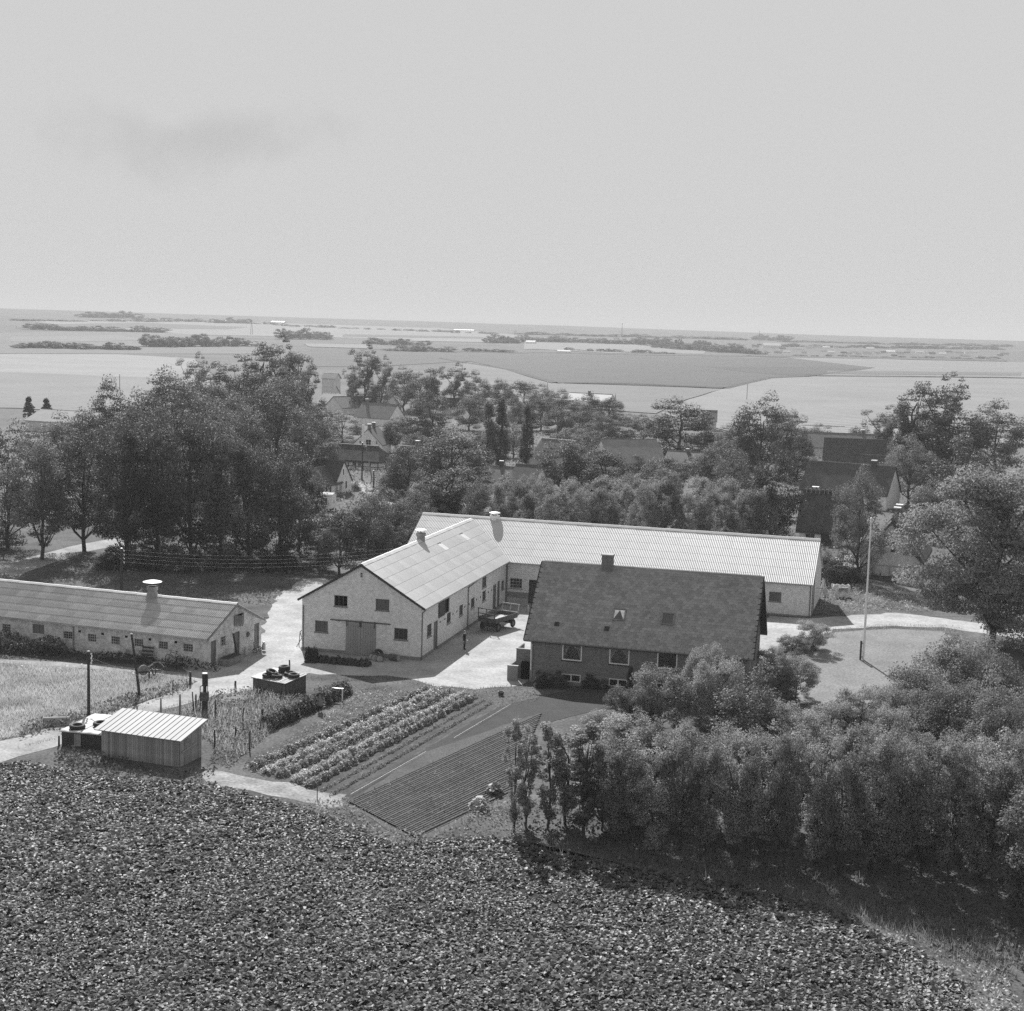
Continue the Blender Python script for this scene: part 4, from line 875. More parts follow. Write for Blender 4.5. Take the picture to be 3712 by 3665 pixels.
# flagpole
fg = G(3128.5, 2392.5); fh = height_to(fg, 1876)
fp = thing('flagpole', 'tall white wooden flagpole standing on the lawn', 'flagpole', fg)
MB().tube((0, 0, -0.2), (0, 0, fh - 0.15), 0.11, 0.055, 12).build('pole', 'white_paint', fp)
MB().lathe([(0.001, 0.16), (0.09, 0.12), (0.13, 0.05), (0.05, 0.0)], 12, (0, 0, fh - 0.15)).build('finial', 'white_paint', fp)
MB().box(-0.33, -0.17, -0.06, 0.06, -0.3, 1.75).box(-0.17, -0.05, -0.07, 0.07, 1.5, 1.58).box(-0.17, -0.05, -0.07, 0.07, 0.25, 0.33).build('support_post', 'dark_paint', fp)
MB().tube((0.13, 0, 0.9), (0.05, 0, fh * 0.98), 0.006, None, 4).build('halyard', 'wire', fp)
# pump post: thick timber with pipes and iron box
pg = G(742, 2590); ph = height_to(pg, 2442)
pp = thing('pump', 'dark timber water pump with iron pipe and box beside the track', 'pump', pg)
MB().tube((0, 0, -0.3), (0, 0, ph * 0.34), 0.22, 0.20, 10).tube((0, 0, ph * 0.34), (0, 0, ph * 0.78), 0.13, 0.13, 10).tube((0, 0, ph * 0.70), (0, 0, ph), 0.19, 0.20, 12).build('post', 'dark_wood', pp)
MB().box(-0.27, 0.27, -0.2, 0.2, ph * 0.34, ph * 0.56).build('pump_box', 'rust', pp)
MB().lathe([(0.001, 0.07), (0.2, 0.05), (0.23, 0.0), (0.2, -0.04)], 14, (0, 0, ph)).build('cap', 'zinc', pp)
MB().path([(0.22, -0.05, 0.4), (0.22, -0.05, ph * 0.97)], 0.03).path([(-0.33, -0.05, 0.0), (-0.33, -0.05, ph * 0.68), (-0.15, -0.05, ph * 0.72)], 0.035).build('pipe', 'steel', pp)
MB().path([(-0.33, -0.1, ph * 0.5), (-0.5, -0.3, ph * 0.2)], 0.03).build('pump_handle', 'steel', pp)

# ------------------------------------------------------------------ farm wagon
wg = thing('farm_wagon', 'flatbed farm wagon with ladder ends and rubber tyres in the yard', 'wagon', (-1.05, 137.95, T(-1, 138) + 0.02), -radians(31))
WLn, WWd = 4.0, 2.0; x0, x1, y0, y1 = -WWd / 2, WWd / 2, -WLn / 2, WLn / 2
pb = MB().box(0, 0.24, y0, y1, 0.98, 1.02).mesh('floor_board', 'pale_wood'); fl = MB().box(x0, x1, y0, y1, 0.90, 0.975).build('bed', 'weathered_wood', wg)
for i in range(8): put('floor_board', pb, fl, (x0 + i * 0.25 + 0.005, 0, 0))
MB().box(x0 - 0.04, x0, y0, y1, 0.90, 1.38).build('side_board', 'hutch_wood', wg); MB().box(x1, x1 + 0.04, y0, y1, 0.90, 1.38).build('side_board', 'hutch_wood', wg)
MB().box(x0, x1, y0 - 0.04, y0, 0.90, 1.38).build('tail_board', 'hutch_wood', wg); MB().box(x0, x1, y1, y1 + 0.04, 0.90, 1.38).build('tail_board', 'hutch_wood', wg)
def ladder_end(y, ty, hi, mat):
    b = MB()
    for x in (x0 + 0.08, 0.0, x1 - 0.08): b.bar((x, y, 0.95), (x, y + ty, hi), 0.07, 0.07)
    for k in ((1.0, 0.62, 0.3) if ty < 0.2 else (1.0, 0.35)): b.bar((x0, y + ty * k, 0.95 + (hi - 0.95) * k), (x1, y + ty * k, 0.95 + (hi - 0.95) * k), 0.06, 0.08)
    return b.build('ladder_end', mat, wg)
ladder_end(y0 - 0.07, -0.12, 2.25, 'hutch_wood'); ladder_end(y1 + 0.07, 0.35, 2.1, 'pale_wood')
for y in (y0 + 0.65, y1 - 0.65):
    ax = MB().bar((x0 + 0.15, y, 0.42), (x1 - 0.15, y, 0.42), 0.1, 0.1).box(x0 + 0.3, x1 - 0.3, y - 0.12, y + 0.12, 0.47, 0.9).build('axle', 'steel', wg)
    for x in (x0 + 0.1, x1 - 0.1):
        whl = MB().torus(0.30, 0.115, 24, 10, 0.95).build('wheel', 'rubber', wg, (x, y, 0.42), (0, pi / 2, 0), True)
        MB().lathe([(0.001, 0.06), (0.1, 0.06), (0.14, 0.03), (0.24, 0.04), (0.24, -0.04), (0.14, -0.03), (0.1, -0.06), (0.001, -0.06)], 16).build('hub', 'grey_paint', whl)
MB().bar((-0.3, y0 + 0.3, 0.78), (-0.3, y1 - 0.3, 0.78), 0.1, 0.14).bar((0.3, y0 + 0.3, 0.78), (0.3, y1 - 0.3, 0.78), 0.1, 0.14).build('chassis', 'steel', wg)
MB().bar((-0.25, y0 + 0.5, 0.5), (0, y0 - 1.5, 0.25), 0.07, 0.07).bar((0.25, y0 + 0.5, 0.5), (0, y0 - 1.5, 0.25), 0.07, 0.07).build('drawbar', 'steel', wg)

# ------------------------------------------------------------------ people
def body(name, label, loc, rz, J, edges, assign, s=1.0):
    names = list(J); me = bpy.data.meshes.new(name + '_skeleton')
    me.from_pydata([J[k][0] for k in names], [(names.index(a), names.index(c)) for a, c in edges], [])
    o = bpy.data.objects.new(name, me); C.objects.link(o)
    o.modifiers.new('skin', 'SKIN'); sd = o.modifiers.new('smooth', 'SUBSURF'); sd.levels = 2; sd.render_levels = 2
    for i, k in enumerate(names):
        r = J[k][1]; me.skin_vertices[0].data[i].radius = r if isinstance(r, tuple) else (r, r); me.skin_vertices[0].data[i].use_root = (k == 'pelvis')
    dg = bpy.context.evaluated_depsgraph_get(); me2 = bpy.data.meshes.new_from_object(o.evaluated_get(dg)); o.modifiers.clear(); o.data = me2; me2.name = name
    me2.materials.clear(); order = []
    for p in me2.polygons:
        mt = assign(p.center)
        if mt not in order: order.append(mt)
        p.material_index = order.index(mt); p.use_smooth = True
    for mt in order: me2.materials.append(MATS[mt])
    o.location = loc; o.rotation_euler = (0, 0, rz); o.scale = (s, s, s)
    return tag(o, label, 'person')
def fingers(J, E, side, wrist, palm, d, sx):
    """five short finger chains rooted in the palm, slightly curled along d"""
    w = Vector(palm); d = Vector(d).normalized(); lat = d.cross(Vector((0, 1, 0))).normalized() if abs(d.y) < 0.9 else Vector((1, 0, 0))
    for i, (o_, l) in enumerate(((-0.03, 0.07), (-0.01, 0.08), (0.01, 0.078), (0.03, 0.06))):
        a = w + lat * o_ * 0.9 + d * 0.04; c = a + d * l * 0.6; e = c + (d * 0.8 + Vector((0, -0.5, 0))).normalized() * l * 0.45
        for k, (p, r) in enumerate(((a, 0.010), (c, 0.009), (e, 0.008))): J['%sf%d%d' % (side, i, k)] = (tuple(p), r)
        E += [(side + 'palm', '%sf%d0' % (side, i)), ('%sf%d0' % (side, i), '%sf%d1' % (side, i)), ('%sf%d1' % (side, i), '%sf%d2' % (side, i))]
    a = w - lat * 0.045 * sx + d * 0.005 + Vector((0, -0.02, 0)); c = a + (d * 0.6 - lat * 0.5 * sx).normalized() * 0.045
    J[side + 't0'] = (tuple(a), 0.011); J[side + 't1'] = (tuple(c), 0.009); E += [(side + 'palm', side + 't0'), (side + 't0', side + 't1')]
def man():
    # faces local -y; turned so that he looks across the yard
    J = {'pelvis': ((0, 0, 0.95), (0.17, 0.125)), 'waist': ((0, 0.0, 1.12), (0.165, 0.12)), 'chest': ((0, 0.0, 1.32), (0.19, 0.13)), 'neckb': ((0, -0.01, 1.48), (0.09, 0.08)), 'neck': ((0, -0.03, 1.545), 0.058), 'head': ((0, -0.045, 1.63), (0.075, 0.09)), 'crown': ((0, -0.035, 1.71), (0.07, 0.08)), 'nose': ((0, -0.145, 1.625), 0.014),
         'earl': ((0.082, -0.03, 1.63), 0.014), 'earr': ((-0.082, -0.03, 1.63), 0.014),
         'shl': ((0.19, 0, 1.42), 0.075), 'ell': ((0.25, 0.03, 1.14), 0.052), 'wrl': ((0.24, -0.02, 0.90), 0.036), 'lpalm': ((0.235, -0.035, 0.83), (0.04, 0.025)),
         'shr': ((-0.19, 0, 1.42), 0.075), 'elr': ((-0.25, 0.02, 1.15), 0.052), 'wrr': ((-0.22, -0.2, 1.0), 0.036), 'rpalm': ((-0.215, -0.26, 0.97), (0.04, 0.025)),
         'hil': ((0.10, 0, 0.88), 0.105), 'knl': ((0.11, -0.02, 0.49), 0.072), 'anl': ((0.11, 0.02, 0.09), 0.05), 'tol': ((0.13, -0.16, 0.045), 0.042),
         'hir': ((-0.10, 0, 0.88), 0.105), 'knr': ((-0.10, -0.03, 0.49), 0.072), 'anr': ((-0.10, 0.01, 0.09), 0.05), 'tor': ((-0.12, -0.17, 0.045), 0.042)}
    E = [('pelvis', 'waist'), ('waist', 'chest'), ('chest', 'neckb'), ('neckb', 'neck'), ('neck', 'head'), ('head', 'crown'), ('head', 'nose'), ('head', 'earl'), ('head', 'earr'), ('chest', 'shl'), ('shl', 'ell'), ('ell', 'wrl'), ('wrl', 'lpalm'), ('chest', 'shr'), ('shr', 'elr'), ('elr', 'wrr'), ('wrr', 'rpalm'),
         ('pelvis', 'hil'), ('hil', 'knl'), ('knl', 'anl'), ('anl', 'tol'), ('pelvis', 'hir'), ('hir', 'knr'), ('knr', 'anr'), ('anr', 'tor')]
    fingers(J, E, 'l', None, J['lpalm'][0], (0, -0.1, -1), 1); fingers(J, E, 'r', None, J['rpalm'][0], (0, -0.9, -0.4), -1)
    def asg(c):
        if c.z > 1.50: return 'skin'
        if c.z < 0.11: return 'shoe'
        if abs(c.x) > 0.17 and (c.z < 0.885 and c.z > 0.6 or (c.y < -0.19 and c.z > 0.85 and c.z < 1.08)): return 'skin'
        return 'dark_cloth'
    o = body('person', 'person in dark work clothes standing in the yard holding a small white pot', (-3.96, 127.88, T(-4, 128) + 0.03), radians(75), J, E, asg)
    MB().lathe([(0.001, 0.07), (0.06, 0.065), (0.085, 0.04), (0.085, -0.03), (0.07, -0.06)], 14, (0, -0.025, 1.71)).build('hair', 'grey_hair', o, smooth=True)
    MB().lathe([(0.075, 0.0), (0.095, 0.03), (0.07, 0.06)], 14, (0, -0.005, 1.475)).build('collar', 'white_paint', o)
    for sx in (-1, 1): MB().lathe([(0.001, 0.008), (0.009, 0.0), (0.001, -0.008)], 8, (0.03 * sx, -0.128, 1.645)).build('eye', 'hair', o)
    MB().box(-0.025, 0.025, -0.128, -0.118, 1.575, 1.583).build('mouth', 'hair', o)
    w = Vector((-0.215, -0.33, 0.93)); rz = radians(75)
    wp = o.location + Matrix.Rotation(rz, 3, 'Z') @ w
    mg = MB().lathe([(0.0, -0.05), (0.045, -0.05), (0.055, 0.06), (0.05, 0.06), (0.04, -0.03)], 12).build('pot', 'ceramic', None, wp); tag(mg, 'small white enamel pot held by the person in the yard', 'pot')
man()
def woman():
    J = {'pelvis': ((0, 0, 0.90), (0.19, 0.14)), 'waist': ((0, 0.0, 1.06), (0.155, 0.115)), 'chest': ((0, -0.01, 1.25), (0.18, 0.14)), 'neckb': ((0, 0.0, 1.39), (0.085, 0.07)), 'neck': ((0, -0.015, 1.45), 0.052), 'head': ((0, -0.03, 1.53), (0.07, 0.085)), 'crown': ((0, -0.02, 1.605), (0.066, 0.076)), 'nose': ((0, -0.125, 1.525), 0.013),
         'earl': ((0.077, -0.02, 1.53), 0.013), 'earr': ((-0.077, -0.02, 1.53), 0.013),
         'shl': ((0.17, 0, 1.34), 0.07), 'ell': ((0.27, 0.02, 1.07), 0.05), 'wrl': ((0.31, -0.1, 0.86), 0.034), 'lpalm': ((0.315, -0.14, 0.80), (0.038, 0.024)),
         'shr': ((-0.17, 0, 1.34), 0.07), 'elr': ((-0.26, 0.05, 1.09), 0.05), 'wrr': ((-0.19, -0.08, 0.90), 0.034), 'rpalm': ((-0.17, -0.13, 0.86), (0.038, 0.024)),
         'skirt': ((0, 0, 0.62), (0.23, 0.19)), 'hem': ((0, 0, 0.40), (0.24, 0.20)),
         'knl': ((0.09, 0, 0.36), 0.06), 'anl': ((0.09, 0.02, 0.08), 0.045), 'tol': ((0.10, -0.14, 0.04), 0.038), 'knr': ((-0.09, 0, 0.36), 0.06), 'anr': ((-0.09, 0.02, 0.08), 0.045), 'tor': ((-0.10, -0.14, 0.04), 0.038)}
    E = [('pelvis', 'waist'), ('waist', 'chest'), ('chest', 'neckb'), ('neckb', 'neck'), ('neck', 'head'), ('head', 'crown'), ('head', 'nose'), ('head', 'earl'), ('head', 'earr'), ('chest', 'shl'), ('shl', 'ell'), ('ell', 'wrl'), ('wrl', 'lpalm'), ('chest', 'shr'), ('shr', 'elr'), ('elr', 'wrr'), ('wrr', 'rpalm'),
         ('pelvis', 'skirt'), ('skirt', 'hem'), ('hem', 'knl'), ('knl', 'anl'), ('anl', 'tol'), ('hem', 'knr'), ('knr', 'anr'), ('anr', 'tor')]
    fingers(J, E, 'l', None, J['lpalm'][0], (0, -0.2, -1), 1); fingers(J, E, 'r', None, J['rpalm'][0], (0.2, -0.6, -0.6), -1)
    def asg(c):
        if c.z > 1.42: return 'skin'
        if c.z < 0.10: return 'shoe'
        if abs(c.x) > 0.2 and c.z < 1.1 and c.z > 0.72 and c.y < 0.03: return 'skin'
        if c.z < 0.36: return 'dark_cloth'
        return 'mid_cloth'
    o = body('person', 'person in a light apron standing by the currant hedge with a bunch of leaves', (-13.99, 105.4, T(-14, 105) + 0.02), radians(8), J, E, asg)
    b = MB(); n = 12
    for k, (z, rx, ry) in enumerate(((1.32, 0.10, 0.165), (1.12, 0.11, 0.15), (1.04, 0.165, 0.15), (0.9, 0.20, 0.175), (0.62, 0.235, 0.215), (0.44, 0.25, 0.235))):
        for i in range(n + 1):
            t = -pi / 2 - (i / n - 0.5) * (1.5 if k < 2 else 2.6); b.v.append((rx * cos(t) * 1.05, ry * sin(t) * 1.07, z))
    b.f = [(k * (n + 1) + i, k * (n + 1) + i + 1, (k + 1) * (n + 1) + i + 1, (k + 1) * (n + 1) + i) for k in range(5) for i in range(n)]
    ap = b.build('apron', 'apron', o, smooth=True); md = ap.modifiers.new('thick', 'SOLIDIFY'); md.thickness = 0.012
    MB().lathe([(0.001, 0.085), (0.06, 0.075), (0.088, 0.03), (0.09, -0.05), (0.06, -0.11)], 14, (0, 0.005, 1.59)).build('hair', 'hair', o, smooth=True)
    for sx in (-1, 1): MB().lathe([(0.001, 0.008), (0.009, 0.0), (0.001, -0.008)], 8, (0.028 * sx, -0.112, 1.545)).build('eye', 'hair', o)
    MB().box(-0.024, 0.024, -0.113, -0.104, 1.478, 1.486).build('mouth', 'hair', o)
    wp = o.location + Matrix.Rotation(radians(8), 3, 'Z') @ Vector((0.33, -0.17, 0.70)); rng = random.Random(2); q = MB()
    for i in range(26):
        a = rng.uniform(0, 2 * pi); r = rng.uniform(0.05, 0.2); z = rng.uniform(-0.35, 0.08); p = Vector((cos(a) * r * 0.5, sin(a) * r * 0.4, z)); d = Vector((rng.uniform(-1, 1), rng.uniform(-1, 1), rng.uniform(-1, .3))).normalized() * 0.11; s_ = d.orthogonal().normalized() * 0.04
        q.add([p, p + d * 0.5 + s_, p + d, p + d * 0.5 - s_], [(0, 1, 2, 3)])
    q.tube((0, 0.0, 0.1), (0.0, 0, -0.3), 0.012, None, 5)
    tag(q.build('leaf_bunch', 'leaf_garden', None, wp), 'bunch of pale leaves held by the person in the apron', 'leaves')
woman()

# ------------------------------------------------------------------ yard clutter
def bgable(y, out, z=0.0):            # point in front of the barn gable: y along the wall, `out` metres before it
    ca, sa = cos(a_rz), sin(a_rz); return Vector((AX + ca * (-out) - sa * y, AY + sa * (-out) + ca * y, z))
def drum(y, out, turn, label):
    p = bgable(y, out, 0.30); t = thing('steel_drum', label, 'drum', p, a_rz + turn, 'old drums lying before the barn door')
    prof = [(0.0, -0.44), (0.27, -0.44), (0.29, -0.44), (0.29, -0.43), (0.285, -0.15), (0.30, -0.145), (0.30, -0.125), (0.285, -0.12), (0.285, 0.12), (0.30, 0.125), (0.30, 0.145), (0.285, 0.15), (0.29, 0.43), (0.29, 0.44), (0.27, 0.44), (0.0, 0.44)]
    d = MB().lathe(prof, 20).build('barrel', 'rust', t, (0, 0, 0), (0, pi / 2, 0)); MB().lathe([(0.001, -0.452), (0.25, -0.452), (0.262, -0.442)], 20).build('barrel_head', 'drum_end', t, (0, 0, 0), (0, pi / 2, 0))
for y, out, tn, lb in ((4.05, 1.0, 0.1, 'rusty drum lying nearest the sliding door planks'), (3.65, 1.25, 0.08, 'rusty drum lying between two others before the barn'), (3.2, 1.45, 0.25, 'rusty drum lying lowest with pale round end towards the camera'), (2.1, 0.9, 1.35, 'rusty drum lying sideways apart from the three others')): drum(y, out, tn, lb)
tyre(bgable(3.55, 0.72, 0.55), 'tyre resting against the drums by the barn', (0.55, 0.5, 0.4), 0.9)
# milk cans
def can(loc, label):
    t = thing('milk_can', label, 'milk can', loc, 0, 'milk cans in the farmyard')
    MB().lathe([(0.001, 0), (0.17, 0), (0.17, 0.42), (0.155, 0.48), (0.10, 0.56), (0.10, 0.64), (0.115, 0.65), (0.001, 0.65)], 16).build('can', 'milk_can', t, smooth=False)
    MB().lathe([(0.001, 0.75), (0.06, 0.74), (0.13, 0.69), (0.13, 0.655)], 16).build('lid', 'milk_can', t)
    MB().torus(0.05, 0.012, 10, 5, 1, (0, 0, 0)).build('handle', 'steel', t, (0.17, 0, 0.5), (pi / 2, 0, 0))
def dgable(y, out, z=0.12): return Vector((DX + cos(DYAW) * out + sin(DYAW) * y, DY - sin(DYAW) * out + cos(DYAW) * y, z))
can(dgable(5.45, 0.35), 'milk can standing between the stable door and the barrow'); can(dgable(7.9, 0.75), 'milk can standing at the far corner of the stable gable')
can(tuple(G(1914, 2218)), 'milk can standing alone by the barn beside the farmhouse roof')
bc = thing('hand_barrow', 'small iron hand barrow with two wheels by the stable wall', 'barrow', dgable(6.75, 0.6), -DYAW)
MB().bar((0.0, -0.5, 0.32), (0.0, 0.5, 0.32), 0.05, 0.05).bar((0.35, -0.5, 0.30), (0.35, 0.5, 0.30), 0.05, 0.05).bar((0, 0.45, 0.32), (0.35, 0.45, 0.3), 0.05, 0.05).bar((0, -0.45, 0.32), (0.35, -0.45, 0.3), 0.05, 0.05).path([(0.1, -0.45, 0.32), (0.1, -0.55, 1.0), (0.1, 0.1, 1.0)], 0.025).build('frame', 'steel', bc)
for y in (-0.45, 0.45): MB().torus(0.2, 0.03, 16, 6).build('wheel', 'steel', bc, (0.17, y, 0.23), (pi / 2, 0, 0))
cr = thing('feed_trough', 'long wooden lidded feed box by the stable gable', 'box', dgable(2.3, 0.75), pi / 2 - DYAW)
MB().box(-1.05, 1.05, -0.42, 0.42, -0.1, 0.55).build('box', 'weathered_wood', cr)
pm = MB().box(-1.08, 1.08, 0, 0.26, 0.555, 0.59).mesh('lid_board', 'dark_wood')
for i in range(3): put('lid_board', pm, cr, (0, -0.45 + i * 0.3, 0))
lp = MB(); lp.bar((0, 0, -0.05), (-0.35, -0.25, 2.3), 0.16, 0.03); tag(lp.build('leaning_plank', 'dark_wood', None, dgable(3.75, 0.55)), 'dark plank leaning beside the stable door', 'plank')
pn = MB().lathe([(0.001, 0.05), (0.2, 0.05), (0.24, 0.0), (0.22, -0.02)], 14).build('basin', 'dark_paint', None, dgable(6.35, 0.06, 1.75), (0, pi / 2, -DYAW)); tag(pn, 'dark round basin hung on the stable gable wall', 'basin')
# bicycle against the stable wall
def dfront(u, out, z=0.1): return Vector((DX - cos(DYAW) * u - sin(DYAW) * out, DY + sin(DYAW) * u - cos(DYAW) * out, z))
bk = thing('bicycle', 'dark bicycle with pale rear mudguard cloth leaning on the stable wall', 'bicycle', dfront(3.1, 0.45, 0.25), -DYAW, rot=(-0.12, 0, -DYAW))
for x in (-0.55, 0.55):
    wv_ = MB().torus(0.33, 0.025, 28, 6).build('wheel', 'rubber', bk, (x, 0, 0.35), (pi / 2, 0, 0)); sp = MB()
    for i in range(8): sp.tube((0, 0, 0), (0.32 * cos(i * pi / 4), 0.32 * sin(i * pi / 4), 0), 0.006, None, 4)
    sp.build('spokes', 'steel', wv_)
MB().path([(-0.55, 0, 0.35), (-0.38, 0, 0.88), (0.18, 0, 0.86), (0.05, 0, 0.32), (-0.4, 0, 0.8)], 0.02).path([(0.18, 0, 0.86), (0.55, 0, 0.35), (0.05, 0, 0.32)], 0.018).path([(-0.38, 0, 0.88), (-0.36, 0, 1.05)], 0.018).path([(0.18, 0, 0.86), (0.2, 0, 0.98)], 0.018).build('frame', 'dark_paint', bk)
MB().path([(-0.36, -0.28, 1.05), (-0.36, 0.28, 1.05)], 0.018).build('handlebar', 'steel', bk)
MB().lathe([(0.001, 0.05), (0.1, 0.04), (0.12, 0.0), (0.001, -0.03)], 12, (0.2, 0, 0.98)).build('saddle', 'dark_paint', bk)
b = MB()
for i in range(9):
    t0 = 0.2 + i * 0.3; b.v += [(0.55 - 0.39 * cos(t0), -0.06, 0.35 + 0.39 * sin(t0)), (0.55 - 0.39 * cos(t0), 0.06, 0.35 + 0.39 * sin(t0))]
b.f = [(2 * i, 2 * i + 1, 2 * i + 3, 2 * i + 2) for i in range(8)]; o = b.build('mudguard', 'white_paint', bk); o.modifiers.new('thick', 'SOLIDIFY').thickness = 0.01
# slatted hurdle, stacked boards and scrap along the stable wall
hd = thing('hurdle', 'dark slatted wooden hurdle leaning on the stable wall', 'hurdle', dfront(5.75, 0.5, 0.1), 0, rot=(-0.22, 0, -DYAW))
for x in (-0.5, 0.5): MB().box(x - 0.04, x + 0.04, -0.03, 0.03, 0, 1.35).build('upright', 'weathered_wood', hd)
for i in range(4): MB().box(-0.55, 0.55, -0.06, -0.032, 0.22 + i * 0.3, 0.38 + i * 0.3).build('slat', 'dark_wood', hd)
for i, (u, o_, ln_, rx, rzz, lb, mt) in enumerate(((7.0, 0.5, 1.0, -0.3, 0.15, 'short pale board leaning below the stable window', 'pale_wood'), (7.7, 0.45, 0.9, -0.3, -0.3, 'narrow grey board leaning on the stable wall', 'weathered_wood'), (8.8, 0.5, 0.7, -0.35, 0.2, 'stub of board propped against the stable wall', 'weathered_wood'), (8.2, 0.7, 0.5, -0.5, 0.1, 'small pale block of wood by the stable wall', 'pale_wood'))):
    q = MB().box(-0.09, 0.09, 0, 0.03, 0, ln_).build('board', mt, None, dfront(u, o_, 0.05), (rx, rzz, -DYAW)); tag(q, lb, 'board')
q = MB().box(-0.35, 0.35, -0.15, 0.15, 0, 0.3).box(-0.3, 0.2, -0.12, 0.12, 0.305, 0.55).build('crate', 'pale_wood', None, dfront(6.75, 0.35, 0.4), (0, 0, -DYAW)); tag(q, 'small stacked wooden crates against the stable wall', 'crate')
lg = MB().bar((0, 0, 0.12), (3.2, 0.3, 0.08), 0.1, 0.12).build('beam', 'weathered_wood', None, dfront(10.6, 0.9, 0.1), (0, 0, -DYAW)); tag(lg, 'long weathered beam lying in weeds by the stable wall', 'beam')
bw = MB().bar((0, 0, 0.9), (2.2, 0.1, 0.45), 0.08, 0.12).bar((2.1, 0.1, 0.2), (2.2, 0.1, 0.8), 0.08, 0.08).build('wooden_rail', 'weathered_wood', None, dfront(15.9, 1.0, 0.1), (0, 0, -DYAW)); tag(bw, 'broken wooden rail among weeds by the stable', 'rail')
# grindstone and iron-wheeled seat machine in the meadow
gs = thing('grindstone', 'round grindstone with treadle frame standing in meadow grass', 'grindstone', G(520, 2462), 0.4)
MB().lathe([(0.001, 0.09), (0.40, 0.09), (0.42, 0.07), (0.42, -0.07), (0.40, -0.09), (0.001, -0.09)], 28).build('stone_wheel', 'stone', gs, (0, 0, 0.75), (pi / 2, 0, 0.2))
MB().bar((-0.5, -0.16, 0.62), (0.5, -0.16, 0.62), 0.07, 0.1).bar((-0.5, 0.16, 0.62), (0.5, 0.16, 0.62), 0.07, 0.1).bar((-0.45, -0.16, -0.1), (-0.45, -0.16, 0.6), 0.07, 0.07).bar((0.45, -0.16, -0.1), (0.45, -0.16, 0.6), 0.07, 0.07).bar((-0.45, 0.16, -0.1), (-0.45, 0.16, 0.6), 0.07, 0.07).bar((0.45, 0.16, -0.1), (0.45, 0.16, 0.6), 0.07, 0.07).build('frame', 'dark_wood', gs)
MB().path([(0, 0.2, 0.75), (0.9, 0.75, 1.0)], 0.035).build('drive_shaft', 'pale_wood', gs)
hk = thing('hay_rake', 'old horse-drawn hay machine with iron wheels at the meadow edge', 'hay machine', G(560, 2452), -0.35)
for x, R in ((-0.35, 0.45), (0.45, 0.62)):
    wv_ = MB().torus(R, 0.03, 28, 6).build('wheel', 'steel', hk, (x, 0, R), (pi / 2, 0.3, 0.5)); sp = MB()
    for i in range(8): sp.tube((0, 0, 0), (R * cos(i * pi / 4), R * sin(i * pi / 4), 0), 0.014, None, 4)
    sp.build('spokes', 'steel', wv_)
MB().bar((-0.4, 0, 0.5), (0.6, 0, 0.6), 0.08, 0.08).bar((0.1, -0.1, -0.1), (0.1, 0, 0.6), 0.06, 0.06).bar((-0.2, 0.2, -0.1), (-0.2, 0, 0.6), 0.06, 0.06).build('frame', 'steel', hk)
MB().path([(0.8 - 0.75 * cos(t_) - 0.6, 0.1, 0.45 + 0.75 * sin(t_)) for t_ in np.linspace(0.2, 2.6, 9)], 0.03).build('guard', 'zinc', hk)
# implement leaning by the barn corner
im = thing('harrow', 'iron harrow frame leaning at the far corner of the barn', 'harrow', bgable(AW + 0.9, -1.5), 0.4)
MB().path([(0, 0, 0), (0.1, 0, 1.3), (0.9, 0.2, 1.9)], 0.035).path([(0.1, 0, 1.3), (0.5, 0.1, 0.0)], 0.03).path([(0.9, 0.2, 1.9), (0.6, 0.1, 0.4)], 0.035).path([(-0.3, -0.3, 0), (0.6, 0.1, 1.2)], 0.03).build('frame', 'rust', im)
# pale block in the verge, pot in the garden, boards on the heap
q = thing('stone_trough', 'pale concrete trough half sunk in the track verge', 'trough', G(205, 2628), 0.2)
MB().box(-0.9, 0.9, -0.25, 0.25, -0.2, 0.38).build('trough', 'concrete', q); MB().lathe([(0.0, -0.9), (0.24, -0.9), (0.24, 0.9), (0.0, 0.9)], 14).build('rounded_top', 'concrete', q, (0, 0, 0.36), (0, pi / 2, 0))
q = MB().lathe([(0.0, 0.02), (0.17, 0.02), (0.2, 0.0), (0.24, 0.34), (0.26, 0.36), (0.22, 0.36), (0.18, 0.05)], 16).build('bucket', 'dark_paint', None, G(1816, 2522)); tag(q, 'dark bucket standing on the bare garden soil', 'bucket')
q = MB().box(-0.45, 0.45, -0.12, 0.12, 0.0, 0.05).box(-0.4, -0.35, -0.1, 0.1, -1.0, 0.0).box(0.35, 0.4, -0.1, 0.1, -1.0, 0.0).build('bench', 'white_paint', None, G(1224, 2540) + Vector((0, 0, 0.95)), (0, 0, -0.2)); tag(q, 'small white-topped board stand over the currant hedge', 'stand')
for i, (px, py, lb) in enumerate(((860, 2540, 'white paper scrap on the rubble heap'), (912, 2543, 'white paper scrap standing in weeds right of the rubble heap'))):
    g = G(px, py); b = MB()
    for k in range(7):
        a = k * 0.9; b.v += [(0.16 * cos(a) * (1 - k * 0.09), 0.12 * sin(a), 0.07 * k), (0.22 * cos(a + 0.5) * (1 - k * 0.09), 0.16 * sin(a + 0.5), 0.07 * k + 0.05)]
    b.f = [(2 * k, 2 * k + 1, 2 * k + 3, 2 * k + 2) for k in range(6)]; tag(b.build('paper_scrap', 'paper', None, g + Vector((0, 0, 0.3))), lb, 'paper')
